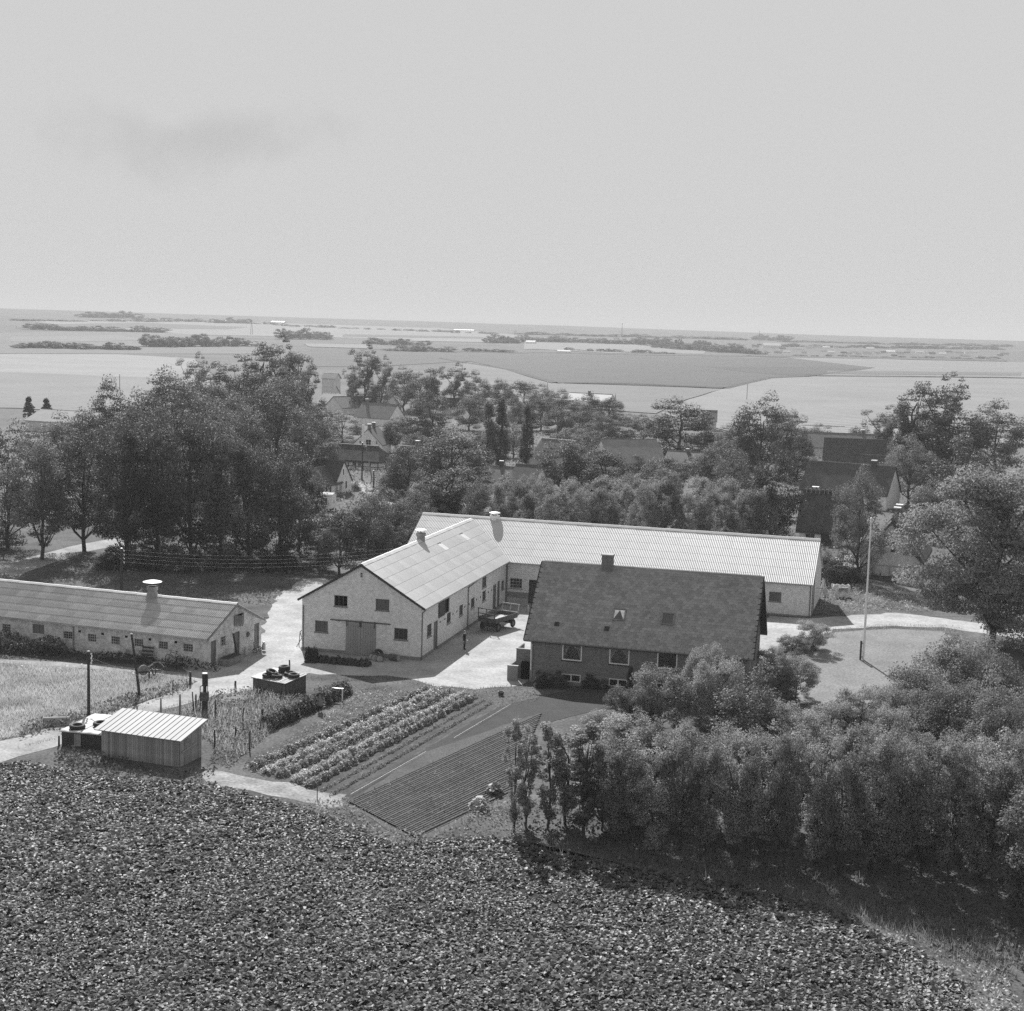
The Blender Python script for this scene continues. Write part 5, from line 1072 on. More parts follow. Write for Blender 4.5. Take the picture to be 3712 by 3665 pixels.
# rubble heap of stones
hg = G(840, 2545); rng = random.Random(21); hp = thing('rubble_heap', 'heap of pale stones and rubble in weeds beside the yard', 'heap', hg)
stn = MB().lathe([(0.001, 0.1), (0.09, 0.07), (0.13, 0.0), (0.1, -0.06), (0.001, -0.08)], 6).mesh('stone', 'stone')
MB().lathe([(0.001, 0.62), (0.5, 0.5), (1.1, 0.25), (1.7, -0.1)], 14).build('heap_core', 'dry_earth', hp, smooth=True)
for i in range(130):
    a = rng.uniform(0, 2 * pi); r = 1.55 * sqrt(rng.random()); z = 0.62 * (1 - r / 1.65); s_ = rng.uniform(0.6, 1.6)
    put('stone', stn, hp, (r * cos(a), r * sin(a) * 0.9, z + 0.03), (rng.uniform(-.6, .6), rng.uniform(-.6, .6), rng.uniform(0, 6)), (s_, s_ * rng.uniform(.6, 1), s_ * .8))
q = MB().bar((-1.6, -0.2, 0.2), (-0.7, 0.1, 0.75), 0.3, 0.05).build('board', 'dark_wood', None, hg); tag(q, 'dark board stuck in the side of the rubble heap', 'board')
# timber and plastic pile by the long barn's end
tp = G(3030, 2165); rng = random.Random(8)
bn = thing('plank_bundle', 'sheaf of pale planks leaning together behind the long barn', 'planks', tp + Vector((-1.5, 0.2, 0)), 0.1)
for i in range(11):
    a = rng.uniform(-0.35, 0.35); MB().bar((-0.7 + i * 0.13, -0.4 - rng.uniform(0, .3), 0), (0.35 + a * 0.4, 0.7, 1.6 + rng.uniform(-.15, .3)), 0.13, 0.03).build('plank', 'pale_wood', bn)
pl = thing('timber_stack', 'stack of timber half covered by crumpled white plastic', 'timber stack', tp + Vector((0.5, 0.3, 0)), -0.15)
for i in range(5):
    for j in range(3): MB().box(-0.2 + j * 0.32, 0.08 + j * 0.32, -0.9, 0.9, i * 0.25, i * 0.25 + 0.2).build('timber', 'pale_wood', pl)
cv = MB(); nx, ny = 10, 8
for j in range(ny + 1):
    for i in range(nx + 1):
        t = j / ny; cv.v.append((-1.0 + 2.0 * i / nx + 0.06 * sin(j * 2.1), -0.2 - 0.9 * t + 0.07 * sin(i * 1.7 + j), 1.42 - 1.25 * t * t + 0.09 * sin(i * 2.3 + j * 1.3)))
cv.f = [(j * (nx + 1) + i, j * (nx + 1) + i + 1, (j + 1) * (nx + 1) + i + 1, (j + 1) * (nx + 1) + i) for j in range(ny) for i in range(nx)]
o = cv.build('plastic_sheet', 'canvas_white', pl); o.modifiers.new('thick', 'SOLIDIFY').thickness = 0.01
fr = G(2955, 2195); q = MB().bar((-0.5, 0, 1.9), (0.7, -0.3, 1.9), 0.08, 0.08).bar((0.7, -0.3, 1.9), (1.15, -0.5, 0), 0.08, 0.08).bar((-0.5, 0, 1.9), (-0.5, 0, 0), 0.08, 0.08).build('trestle', 'pale_wood', None, fr, (0, 0, -0.2)); tag(q, 'pale wooden trestle frame against the long barn gable', 'trestle')
fg2 = G(3045, 2090); fn = thing('board_fence', 'grey board fence between the thatched house and maple', 'fence', fg2, -0.15)
for i in range(16): MB().box(-2.4 + i * 0.3, -2.12 + i * 0.3, 0, 0.03, 0, 1.15 + 0.02 * (i % 3)).build('board', 'weathered_wood', fn)
for x in (-2.3, 0, 2.3): MB().box(x - 0.05, x + 0.05, 0.03, 0.13, 0, 1.5).build('post', 'dark_wood', fn)
# strings stretched over the bare bed
for p, q, lb in (((1270, 2888), (1543, 2732), 'white garden string stretched along the seed bed'), ((1645, 2682), (1850, 2560), 'white garden string over the far half of the seed bed')):
    a, c = G(*p), G(*q); a.z += 0.15; c.z += 0.15; tag(MB().tube(a, c, 0.009, None, 4).build('garden_string', 'white_paint'), lb, 'string')
# ------------------------------------------------------------------ village houses
def chimney_on(S, u, h, w=0.7, mat='pale_tile', y=None):
    y = S.W / 2 if y is None else y; zr = S.hr - abs(y - S.W / 2) * S.sl
    c = MB().box(u - w / 2, u + w / 2, y - w / 2, y + w / 2, zr - 0.6, zr + h).build('chimney', mat, S.root)
    MB().box(u - w / 2 - 0.08, u + w / 2 + 0.08, y - w / 2 - 0.08, y + w / 2 + 0.08, zr + h + 0.002, zr + h + 0.14).build('chimney_cap', 'white_cap', c)
def hip_roof(S, oe, inset, mat, th=0.32, both=True, name='roof'):
    L, W, sl = S.L, S.W, S.sl; ze = S.hw - sl * oe; iL = inset if both else -oe; b = MB(); z2 = S.hr
    e = [(-oe, -oe, ze), (L + oe, -oe, ze), (L + oe, W + oe, ze), (-oe, W + oe, ze)]; r = [(iL, W / 2, z2), (L - inset, W / 2, z2)]
    lo = [(x, y, z - th) for x, y, z in e]
    up = [(x, y, z + 0.06) for x, y, z in e + r]
    b.add(up + lo, [(0, 1, 5, 4), (1, 2, 5), (2, 3, 4, 5), (3, 0, 4), (0, 6, 7, 1), (1, 7, 8, 2), (2, 8, 9, 3), (3, 9, 6, 0), (6, 9, 8, 7)])
    return b.build(name, mat, S.root)
def vhouse(label, eL, eR, hE, W, rise, wall='limewash', roof='tile', cat='house', name='house', oe=0.3, og=0.25, chim=(), wins=(), doors=(), hip=None, thick=0.12, ridge='pale_tile', group=None, both=True):
    """house whose near eave is seen from picture point eL to eR"""
    dn = hE - rise / (W / 2) * oe - (0.25 if hip else 0.06); P, Q = G(*eL, up=dn), G(*eR, up=dn); d = (Q - P); rz = atan2(d.y, d.x); L = max(3.0, d.to_2d().length - 2 * og)
    fx, fy = cos(rz), sin(rz); o = Vector((P.x + fx * og - fy * oe, P.y + fy * og + fx * oe, 0)); o.z = T(o.x + fx * L / 2, o.y + fy * L / 2)
    root = thing(name, label, cat, o, rz, group); S = Shell(root, L, W, hE, hE + rise, base=-1.0)
    fo = [w[1:5] for w in wins if w[0] == 'front'] + [w[1:5] for w in doors if w[0] == 'front']
    for sd in ('front', 'left', 'right', 'back'):
        S.wall(sd, wall, [w[1:5] for w in list(wins) + list(doors) if w[0] == sd], None, (hE if hip else None) if sd in ('left', 'right') else None)
    for w in wins: S.window(*w[:5], 2, 2, 'white_paint' if wall == 'limewash' else 'dark_paint', 'glass', 0.06, 0.04)
    for w in doors: S.door(*w[:5], 'dark_paint', 5)
    if hip: rf = hip_roof(S, oe, hip, roof, 0.3, both)
    else: rf = S.deck(roof, oe, og, thick)
    if ridge and not hip: ridge_caps(S, rf, og, ridge, 2.2, 0.16, 0.06)
    for c in chim: chimney_on(S, *c)
    return S
def vgable(label, bL, bR, hE, rise, depth, wall='limewash', roof='tile', cat='house', name='house', oe=0.3, og=0.2, chim=(), wins=(), doors=(), thick=0.12, ridge='pale_tile', group=None):
    """house with its gable towards the viewer; bL, bR are the foot of the gable wall"""
    P, Q = G(*bL), G(*bR); d = Q - P; W = d.to_2d().length; rz = atan2(d.y, d.x) + pi / 2
    root = thing(name, label, cat, Q, rz, group); S = Shell(root, depth, W, hE, hE + rise, base=-1.0)
    for sd in ('front', 'left', 'right', 'back'): S.wall(sd, wall, [w[1:5] for w in list(wins) + list(doors) if w[0] == sd])
    for w in wins: S.window(*w[:5], 2, 2, 'white_paint' if wall == 'limewash' else 'dark_paint', 'glass', 0.06, 0.04)
    for w in doors: S.door(*w[:5], 'dark_paint', 5)
    rf = S.deck(roof, oe, og, thick)
    if ridge: ridge_caps(S, rf, og, ridge, 2.2, 0.16, 0.06)
    for c in chim: chimney_on(S, *c)
    return S
def straw_ridge(S, x0, x1, step=0.55):
    b = MB().path([(x0, S.W / 2, S.hr + 0.12), (x1, S.W / 2, S.hr + 0.12)], 0.22, 8); rd = b.build('straw_ridge', 'thatch_ridge', S.root)
    k = MB(); k.bar((0, -0.55, -0.45), (0, 0.12, 0.42), 0.10, 0.08); k.bar((0.1, 0.55, -0.45), (0.1, -0.12, 0.42), 0.10, 0.08); me = k.mesh('ridge_stick', 'weathered_wood')
    n = int((x1 - x0) / step)
    for i in range(n): put('ridge_stick', me, rd, (x0 + (i + 0.5) * step, S.W / 2, S.hr + 0.14), (0, 0, 0.05 * ((i * 7) % 5 - 2)))

# white cottage with a forward wing, and its neighbours
g0 = G(1214.6, 1799); yb_ = 0.274
def cottage():
    o = (g0.x - cos(yb_) * 10.5, g0.y + sin(yb_) * 10.5, 0); root = thing('house', 'white gabled cottage with dark tiled roof beside the parked caravan', 'house', o, -yb_)
    S = Shell(root, 10.5, 7.4, 2.3, 5.9, base=-0.8); wn_ = [('right', 1.2, 1.9, 0.9, 2.2), ('right', 4.6, 5.3, 0.9, 2.2), ('right', 3.4, 3.9, 3.4, 4.4)]
    for sd in ('front', 'back', 'left', 'right'): S.wall(sd, 'limewash', [w[1:] for w in wn_ if w[0] == sd])
    for w in wn_: S.window(*w, 1, 2, 'dark_paint', 'glass')
    rf = S.deck('tile', 0.3, 0.2); ridge_caps(S, rf, 0.2, 'pale_tile', 2.0, 0.16, 0.06)
    c = MB().box(0, 0.03, 0, 0, 0, 0)
    L = 8.6; o2 = (g0.x - sin(yb_) * L, g0.y - cos(yb_) * L, 0); r2 = thing('house_wing', 'white forward wing of the cottage with tiled roof and chimney', 'house wing', o2, pi / 2 - yb_)
    S2 = Shell(r2, L + 3.0, 6.2, 2.3, 4.9, base=-0.8); w2 = [('front', 6.2, 6.9, 0.9, 2.0), ('front', 4.4, 5.2, 1.2, 1.9)]
    for sd in ('front', 'back', 'left'): S2.wall(sd, 'limewash', [w[1:] for w in w2 if w[0] == sd])
    for w in w2: S2.window(*w, 1, 1, 'dark_paint', 'glass')
    rf = S2.deck('tile', 0.25, 0.2); ridge_caps(S2, rf, 0.2, 'pale_tile', 1.8, 0.2, 0.06); chimney_on(S2, 1.2, 1.0, 0.8)
cottage()
cg = G(1150, 1852); cr_ = -0.22
ca = thing('caravan', 'white site caravan with rounded roof and one dark window', 'caravan', cg, cr_)
b = MB(); W2, L2 = 2.1, 3.9; prof = [(0, 0.45), (0, 2.35), (0.25, 2.6), (0.7, 2.78), (1.05, 2.82), (1.4, 2.78), (1.85, 2.6), (2.1, 2.35), (2.1, 0.45)]
b.prism([(-1.5, y, z) for y, z in prof], (L2, 0, 0)); b.build('body', 'limewash', ca)
r_ = [(y * 1.06 - 0.06, z + 0.03) for y, z in prof[1:-1]]; b = MB()
for k, x in enumerate((-1.6, 2.5)): b.v += [(x, y, z) for y, z in r_]
b.f = [(i, i + 1, 8 + i, 7 + i) for i in range(6)]; o = b.build('roof', 'dull_limewash', ca); o.modifiers.new('t', 'SOLIDIFY').thickness = 0.05
k = MB().box(0.55, 1.65, -0.03, 0.0, 1.05, 2.15).build('window', 'dark_paint', ca); MB().box(0.62, 1.58, -0.04, -0.031, 1.12, 2.08).build('pane', 'glass', k)
MB().box(2.401, 2.42, 0.9, 1.1, 1.2, 1.7).build('vent', 'dark_paint', ca)
for x in (-0.2, 1.4): MB().torus(0.26, 0.1, 16, 8).build('wheel', 'rubber', ca, (x, 0.15, 0.32), (pi / 2, 0, 0))

S = vhouse('long thatched half-timbered cottage with white panels and dark posts', (1150, 1665), (1370, 1680.5), 2.1, 6.6, 2.5, 'limewash', 'thatch', hip=1.7, oe=0.45, ridge=None,
           wins=[('front', 7.9, 8.7, 0.7, 1.6), ('front', 9.2, 10.0, 0.7, 1.6)])
MB().path([(1.7, S.W / 2, S.hr + 0.08), (S.L - 1.7, S.W / 2, S.hr + 0.08)], 0.2, 8).build('straw_ridge', 'pale_tile', S.root)
for i in range(9): x = S.L * i / 8; MB().box(max(0, x - 0.09), min(S.L, x + 0.09), -0.03, -0.002, -0.3, 2.1).build('timber_post', 'timber', S.root)
MB().box(0, S.L, -0.026, -0.003, 0.55, 0.68).build('timber_rail', 'timber', S.root)
for y in (0.1, 3.3, 6.5): MB().box(S.L + 0.002, S.L + 0.03, y - 0.09, y + 0.09, -0.3, 2.1).build('timber_post', 'timber', S.root)
MB().box(S.L + 0.003, S.L + 0.026, 0, 6.6, 0.55, 0.68).build('timber_rail', 'timber', S.root)
S = vhouse('dark thatched outhouse joined to the half-timbered cottage', (1400, 1692), (1540, 1702), 2.0, 6.0, 3.3, 'limewash', 'thatch', hip=1.2, oe=0.4, ridge=None, chim=[(5.0, 1.3)]); MB().path([(1.2, S.W / 2, S.hr + 0.08), (S.L - 1.2, S.W / 2, S.hr + 0.08)], 0.2, 8).build('straw_ridge', 'pale_tile', S.root)
S = vgable('white gabled house with two chimneys and arched attic windows', (1280, 1648), (1384, 1652), 2.6, 3.5, 11, oe=0.25, chim=[(1.6, 0.9), (6.5, 1.0)],
       wins=[('left', 2.6, 3.8, 2.3, 3.6), ('left', 1.0, 1.45, 2.6, 3.3), ('left', 4.9, 5.35, 2.6, 3.3)])
MB().box(-0.5, -0.02, S.W * 0.62, S.W * 0.62 + 0.5, 0, 7.0).build('stove_pipe', 'limewash', S.root)
# grain silo tower on a low store
S = vhouse('low grey store building with white sheet roof under the silo tower', (1140, 1462), (1258, 1468), 2.4, 13, 3.2, 'dull_limewash', 'dull_roof', 'store', 'store_building', ridge='white_cap')
P = G(1160, 1452); Q = G(1207, 1456); rz = -0.30; tw = thing('silo_tower', 'square pale silo tower with small gabled roof above the trees', 'tower', G(1162, 1458) + Vector((0, 3, 0)), rz)
S = Shell(tw, 5.4, 5.6, 9.3, 11.2); [S.wall(sd, 'dull_limewash') for sd in ('front', 'back', 'left', 'right')]; rf = S.deck('dull_roof', 0.35, 0.35); ridge_caps(S, rf, 0.35, 'white_cap', 1.8, 0.3, 0.05)
MB().bar((5.6, 1.2, 6.2), (5.7, 5.2, 3.2), 0.15, 0.15).build('conveyor_arm', 'steel', tw)
vhouse('distant long barn with grey roof and white vent behind the villages trees', (1240, 1480), (1460, 1476), 2.4, 10, 3.4, 'dull_limewash', 'pale_tile', 'barn', 'barn', chim=[(13, 1.0)])
vhouse('village house with white right gable below the long grey barn', (1280, 1512), (1410, 1521), 2.4, 8.5, 4.0, 'limewash', 'pale_tile', chim=[(1.5, 1.1)])
vgable('white gabled shed with round attic hole behind the willow', (1660, 1531), (1704, 1534), 2.6, 2.6, 9, 'limewash', 'tile', 'shed', 'outbuilding', doors=[('left', 2.6, 3.4, 0, 2.0)])
vhouse('dark tiled cottage with pale verge boards behind the white gabled shed', (1600, 1478), (1660, 1480), 2.4, 7, 3.0, 'dull_limewash', 'tile')
vhouse('small tiled house with chimney seen between the poplars', (1826, 1522), (1905, 1527), 2.3, 7.5, 3.4, 'limewash', 'tile', chim=[(2.0, 0.9)])
vhouse('large smooth grey-roofed house right of the poplars', (1905, 1692), (2030, 1700), 2.4, 9.5, 5.2, 'dull_limewash', 'pale_tile', ridge='white_cap')
vhouse('low house with pale worn roof and dark chimney before the poplars', (1712, 1745), (1850, 1752), 2.2, 6.5, 2.4, 'dull_limewash', 'pale_tile', chim=[(4.3, 0.9, 0.6, 'dark_paint')])
vhouse('house with dark ribbed tile roof joined to the pale roofed one', (1838, 1750), (1935, 1756), 2.3, 7.0, 2.9, 'dull_limewash', 'tile', ridge='pale_tile')
vhouse('small outhouse with pale patched roof beside the poplar trunk', (1722, 1692), (1764, 1694), 2.0, 4.0, 1.9, 'dull_limewash', 'grey_sheet', 'shed', 'outbuilding', ridge=None)
vhouse('barn with patched pale and dark roof among the village trees', (2215, 1685), (2420, 1680), 2.6, 11, 4.2, 'dull_limewash', 'dull_roof', 'barn', 'barn')
vhouse('low tiled annexe with small white vent next to the patched barn', (2400, 1680), (2560, 1690), 2.2, 7, 2.2, 'dull_limewash', 'tile', 'annexe', 'annexe', chim=[(4.0, 0.5, 0.5)])
vhouse('far white house with chimney at the foot of the grey field', (2050, 1452), (2205, 1458), 2.4, 7.5, 2.6, 'limewash', 'light_roof', chim=[(8.0, 0.9, 0.8, 'dark_paint')])
vhouse('gabled barn end peeping out behind the round dark tree', (2545, 1528), (2600, 1530), 3.0, 8, 3.0, 'dull_limewash', 'pale_tile', 'barn', 'barn')
vhouse('barn with bright white roof on the far side of the village', (2905, 1582), (3066, 1588), 2.8, 9, 2.6, 'dull_limewash', 'light_roof', 'barn', 'barn', ridge='white_cap')
vhouse('long dull-roofed barn with broad white vent behind the dark tiled one', (2930, 1622), (3245, 1634), 2.6, 9, 3.2, 'dull_limewash', 'pale_tile', 'barn', 'barn', chim=[(13, 0.9, 0.8)])
vhouse('long farm building with steep dark tile roof above a white wall', (2985, 1682), (3215, 1692), 2.2, 9, 5.0, 'limewash', 'tile', 'barn', 'barn')
vhouse('small dark-roofed outhouse left of the large bushy tree', (3110, 1706), (3215, 1712), 2.0, 6, 2.8, 'limewash', 'tile', 'outhouse', 'outbuilding')
S = vhouse('white house with long plain dark roof and white right gable', (2895, 1775), (3217, 1801), 2.7, 8.6, 4.4, 'limewash', 'tile', chim=[(11.3, 0.7, 0.8, 'tile')],
           wins=[('front', 1.4, 2.3, 1.3, 2.1), ('front', 5.4, 6.6, 0.7, 2.0), ('right', 3.9, 4.4, 3.6, 5.0), ('right', 1.6, 2.0, 0.9, 1.9)])
vhouse('small building with smooth light roof and brick chimney behind the thatched house', (2880, 1838), (3015, 1846), 2.3, 5.5, 1.7, 'limewash', 'light_roof', 'outhouse', 'outbuilding', chim=[(2.6, 1.0, 0.9)], ridge=None)
S = vhouse('long thatched farmhouse with white wall and dark double door', (2890, 1930), (3120, 1946), 2.3, 7.6, 4.6, 'limewash', 'thatch', hip=0.2, oe=0.5, ridge=None, both=False,
           wins=[('front', 0.8, 2.1, 0.7, 1.9), ('front', 6.7, 7.9, 0.8, 2.0)], doors=[('front', 2.9, 4.6, 0.0, 2.1)]); straw_ridge(S, 0.0, S.L - 0.3, 0.6)
S = vgable('thatched house with plain plastered gable and one dark hatch', (3115, 2083), (3333, 2101), 2.5, 4.3, 13, 'dull_limewash', 'thatch', oe=0.4, og=0.25, thick=0.35, ridge=None, wins=[('left', 2.3, 3.5, 3.0, 4.2)], chim=[(5.5, 0.9), (8.0, 1.0)]); straw_ridge(S, 0.0, 12.5, 0.5)
for i in range(5): y = S.W * i / 4; MB().box(-0.025, -0.002, max(0, y - 0.09), min(S.W, y + 0.09), -0.2, 1.35).build('timber_post', 'pale_plinth', S.root)
MB().box(-0.02, -0.003, 0, S.W, 1.25, 1.4).build('timber_rail', 'pale_plinth', S.root); MB().box(-0.04, -0.001, 0, S.W, -1.0, 0.1).build('tarred_foot', 'tar', S.root)
vhouse('barn with pale flat-pitched roof at the left edge of the grove', (85, 1524), (330, 1540), 2.8, 13, 2.6, 'dull_limewash', 'dull_roof', 'barn', 'barn')
# village lanes
sheet('lane', [(1262, 1735), (1330, 1752), (1380, 1790), (1460, 1850), (1420, 1880), (1340, 1800), (1290, 1765), (1240, 1745)], 'track', 0.05, 2, 0.4, 41)
sheet('lane', [(1080, 1880), (1220, 1862), (1240, 1895), (1090, 1915)], 'track', 0.05, 2, 0.4, 42)
sheet('lane', [(3020, 2020), (3110, 2010), (3130, 2060), (3020, 2075)], 'track', 0.05, 2, 0.4, 43)
# ------------------------------------------------------------------ vegetation
def leaves_to_mesh(name, c, n, size, mat, rng, aspect=0.62, fold=0.0):
    """diamond leaves: centres c, normals n, lengths size"""
    N = len(c); n = n / (np.linalg.norm(n, axis=1, keepdims=True) + 1e-9)
    r = rng.normal(size=(N, 3)); t = r - n * (r * n).sum(1, keepdims=True); t /= np.linalg.norm(t, axis=1, keepdims=True) + 1e-9
    w = np.cross(n, t); s = size[:, None]
    v = np.empty((N, 4, 3)); v[:, 0] = c - t * s * 0.5; v[:, 1] = c + w * s * aspect * 0.5 - n * s * 0.08; v[:, 2] = c + t * s * 0.5; v[:, 3] = c - w * s * aspect * 0.5 - n * s * 0.08
    return np_mesh(name, v.reshape(-1, 3), np.arange(N * 4).reshape(N, 4), mat)
def unit(rng, n):
    v = rng.normal(size=(n, 3)); return v / np.linalg.norm(v, axis=1, keepdims=True)
class Proto: pass
def tree_proto(kind, seed, H, Wd, base, nclump, nleaf, leaf, mat, bark='bark', trunk_r=None, limbs=10, wind=0.0, flat=1.05, rough=0.17):
    rng = np.random.default_rng(seed); kk = rng.normal(size=(5, 3)) * 2.1; ph = rng.uniform(0, 6.28, 5); P = Proto(); P.H, P.W = H, Wd; R = Wd / 2; cz = base + (H - base) / 2; hz = (H - base) / 2
    cl = []; 
    while len(cl) < nclump:
        d = unit(rng, 1)[0]; q = rng.random() ** (1 / 3) if kind != 'shell' else 1; k = (0.35 + 0.62 * q) * (1 + rough * (np.sin(kk @ d + ph).sum() / 1.6 if kind in ('round', 'bush', 'loose', 'hedge') else 0))
        p = np.array([d[0] * R * k, d[1] * R * k, cz + d[2] * hz * k])
        h = (p[2] - base) / (H - base)
        if kind in ('round', 'shell'): f = 1.0
        elif kind == 'bush': f = 1.0; p[2] = base + abs(d[2]) * (H - base) * k; 
        elif kind == 'poplar': f = max(0.15, min(1, 1.25 - 0.95 * h) if h > 0.3 else 0.55 + h)
        elif kind == 'fir': f = max(0.05, 1 - h)
        elif kind == 'loose': f = 0.75 + 0.4 * sin(h * 9 + seed)
        elif kind == 'hedge': f = 0.55 + 0.6 * h if h < 0.75 else 1.0
        p[0] *= f; p[1] *= f; p[0] += wind * (p[2] / H) ** 2 * H
        cl.append(p)
    cl = np.array(cl)
    rc = R * {'round': 0.27, 'shell': 0.25, 'bush': 0.27, 'poplar': 0.34, 'fir': 0.26, 'loose': 0.22, 'hedge': 0.27}[kind] * rng.uniform(0.65, 1.25, nclump)
    per = rng.multinomial(nleaf, rc ** 2 / (rc ** 2).sum())
    C_, N_ = [], []
    for p, r, k in zip(cl, rc, per):
        d = unit(rng, k); d[:, 2] = np.where(d[:, 2] < -0.3, d[:, 2] * 0.4, d[:, 2]); rad = r * (0.35 + 0.7 * rng.random(k) ** 0.6)
        sc = np.array([1, 1, flat if kind not in ('poplar', 'hedge') else {'poplar': 2.0, 'hedge': 1.5}[kind]]); C_.append(p + d * rad[:, None] * sc); N_.append(d * 0.55 + np.array([0, 0, 0.55]) + rng.normal(size=(k, 3)) * 0.55)
    c = np.concatenate(C_); n = np.concatenate(N_); ok = c[:, 2] > 0.05; c, n = c[ok], n[ok]
    P.crown = leaves_to_mesh('crown', c, n, leaf * rng.uniform(0.6, 1.35, len(c)), mat, rng)
    b = MB(); tr = trunk_r or H * 0.02; top = base + (H - base) * (0.75 if kind != 'bush' else 0.5); pts = []; m_ = 7
    for i in range(m_ + 1):
        t = i / m_; pts.append(Vector((wind * t * t * H * 0.6 + rng.normal() * 0.012 * H * (i > 0), rng.normal() * 0.012 * H * (i > 0), -0.3 + (top + 0.3) * t)))
    for i in range(m_): b.tube(pts[i], pts[i + 1], tr * (1.1 - 0.8 * i / m_), tr * (1.1 - 0.8 * (i + 1) / m_), 7, False)
    order = rng.permutation(nclump)[:limbs]
    for j in order:
        q = Vector(cl[j]); a = pts[min(m_ - 1, max(1, int(m_ * 0.9 * max(0.1, (q.z - 0.25 * H)) / top)))]; mid = a.lerp(q, 0.5) + Vector((0, 0, -0.03 * H)); b.tube(a, mid, tr * 0.42, tr * 0.26, 5, False); b.tube(mid, q, tr * 0.26, tr * 0.1, 5, False)
    P.trunk = b.mesh('trunk', bark, True); return P
PR = {
 'broad': [tree_proto('round', s, 14, 10, 1.6, 85, 22000, 0.26, 'leaf', limbs=16) for s in (1, 2, 3)],
 'dark': [tree_proto('round', s, 14, 10.5, 0.2, 90, 24000, 0.26, 'leaf_dark', limbs=14) for s in (4, 5)],
 'loose': [tree_proto('loose', s, 15, 8, 1.5, 110, 15000, 0.25, 'leaf', limbs=20, wind=0.10) for s in (6, 7)],
 'poplar': [tree_proto('poplar', s, 16, 4.2, 0.8, 90, 13000, 0.25, 'leaf', limbs=14) for s in (8, 9)],
 'pale': [tree_proto('round', s, 10, 6.0, 0.6, 75, 17000, 0.20, 'leaf_pale', 'birch_bark', 0.09, 16) for s in (10, 11, 12)],
 'bush': [tree_proto('bush', s, 4, 5, 0.1, 90, 13000, 0.15, 'leaf', limbs=8) for s in (13, 14)],
 'palebush': [tree_proto('bush', s, 4.5, 6, 0.1, 80, 24000, 0.14, 'leaf_pale', limbs=10) for s in (15, 16, 17)],
 'darkbush': [tree_proto('bush', s, 3, 4, 0.1, 70, 10000, 0.14, 'leaf_dark', limbs=6) for s in (18,)],
 'fruit': [tree_proto('round', s, 5, 4.6, 0.4, 65, 18000, 0.13, 'leaf_hedge', limbs=16, trunk_r=0.10) for s in (19, 20)],
 'hedge': [tree_proto('hedge', s, 7, 3.6, 0.5, 80, 19000, 0.13, 'leaf_hedge', limbs=26, trunk_r=0.085) for s in (21, 22, 23)],
 'thin': [tree_proto('hedge', s, 7, 1.7, 0.9, 80, 7000, 0.13, 'leaf_hedge', limbs=16, trunk_r=0.07) for s in (24, 25)],
 'fir': [tree_proto('fir', s, 9, 4, 0.4, 70, 6000, 0.3, 'leaf_fir', limbs=6) for s in (26,)],
 'cypress': [tree_proto('poplar', s, 3, 1.1, 0.05, 40, 6000, 0.09, 'leaf_fir', limbs=3, trunk_r=0.05) for s in (27,)],
 'chestnut': [tree_proto('round', s, 18, 13, 0.4, 170, 95000, 0.27, 'leaf_chestnut', limbs=18, rough=0.30, flat=0.9) for s in (28,)],
 'far': [tree_proto('round', s, 9, 9, 0.3, 40, 1500, 0.8, 'leaf_far', limbs=4) for s in (29, 30, 31)],
}
ORD = 'first second third fourth fifth sixth seventh eighth ninth tenth eleventh twelfth thirteenth fourteenth fifteenth sixteenth seventeenth eighteenth nineteenth twentieth'.split()
_tc = [0]
def tree(kind, px, py, top, wpx, label, group=None, cat='tree', name=None, rz=None, hmax=None):
    g = G(px, py); h = height_to(g, top); _tc[0] += 1; pr = PR[kind][_tc[0] % len(PR[kind])]
    s = h / pr.H / 1.07; w = wpx / ppm(g) / pr.W / 1.06
    nm = name or {'bush': 'shrub', 'palebush': 'shrub', 'darkbush': 'shrub', 'poplar': 'poplar_tree', 'fir': 'fir_tree', 'cypress': 'cypress_tree', 'fruit': 'fruit_tree', 'pale': 'birch_tree', 'hedge': 'hedge_tree', 'thin': 'hedge_tree', 'chestnut': 'chestnut_tree'}.get(kind, 'leafy_tree')
    t = thing(nm, label, cat, g, (random.Random(px * 7 + py).uniform(-0.5, 0.5) if 'loose' in kind else random.Random(px * 7 + py).uniform(0, 6.28)) if rz is None else rz, group); t.scale = (w, w, s)
    put('trunk', pr.trunk, t); put('crown', pr.crown, t); return t

# the grove on the left
gr = 'trees of the left grove'
for a in ((150, 2030, 1560, 250, 'front grove tree with a bare trunk standing by the road'), (306, 2000, 1525, 270, 'front grove tree with dark trunk right of the road')): tree('broad', *a, gr)
for i, (px, py, tp, w, k) in enumerate(((30, 1990, 1560, 240, 'broad'), (455, 2045, 1500, 250, 'dark'), (570, 2040, 1490, 260, 'dark'), (690, 2060, 1485, 260, 'dark'), (800, 2060, 1500, 250, 'dark'), (900, 2050, 1560, 260, 'dark'), (1010, 2055, 1620, 240, 'dark'), (1080, 2000, 1640, 200, 'broad'))):
    tree(k, px, py, tp, w, 'tree with a pale-lit crown left of the road-side trunks' if i == 0 else 'dense dark grove front tree, %s from the road-side trunks towards the barn' % ORD[i - 1], gr)
for px, py, tp, w in ((400, 1800, 1390, 200), (640, 1820, 1370, 300), (520, 1790, 1420, 220), (860, 1830, 1450, 240), (1000, 1820, 1425, 280), (230, 1800, 1500, 230), (740, 1760, 1400, 220), (1110, 1780, 1490, 180), (1100, 1720, 1470, 150), (330, 1850, 1510, 230), (470, 1860, 1500, 220)):
    tree('broad', px, py, tp, w, 'broad tree in the middle of the left grove', gr)
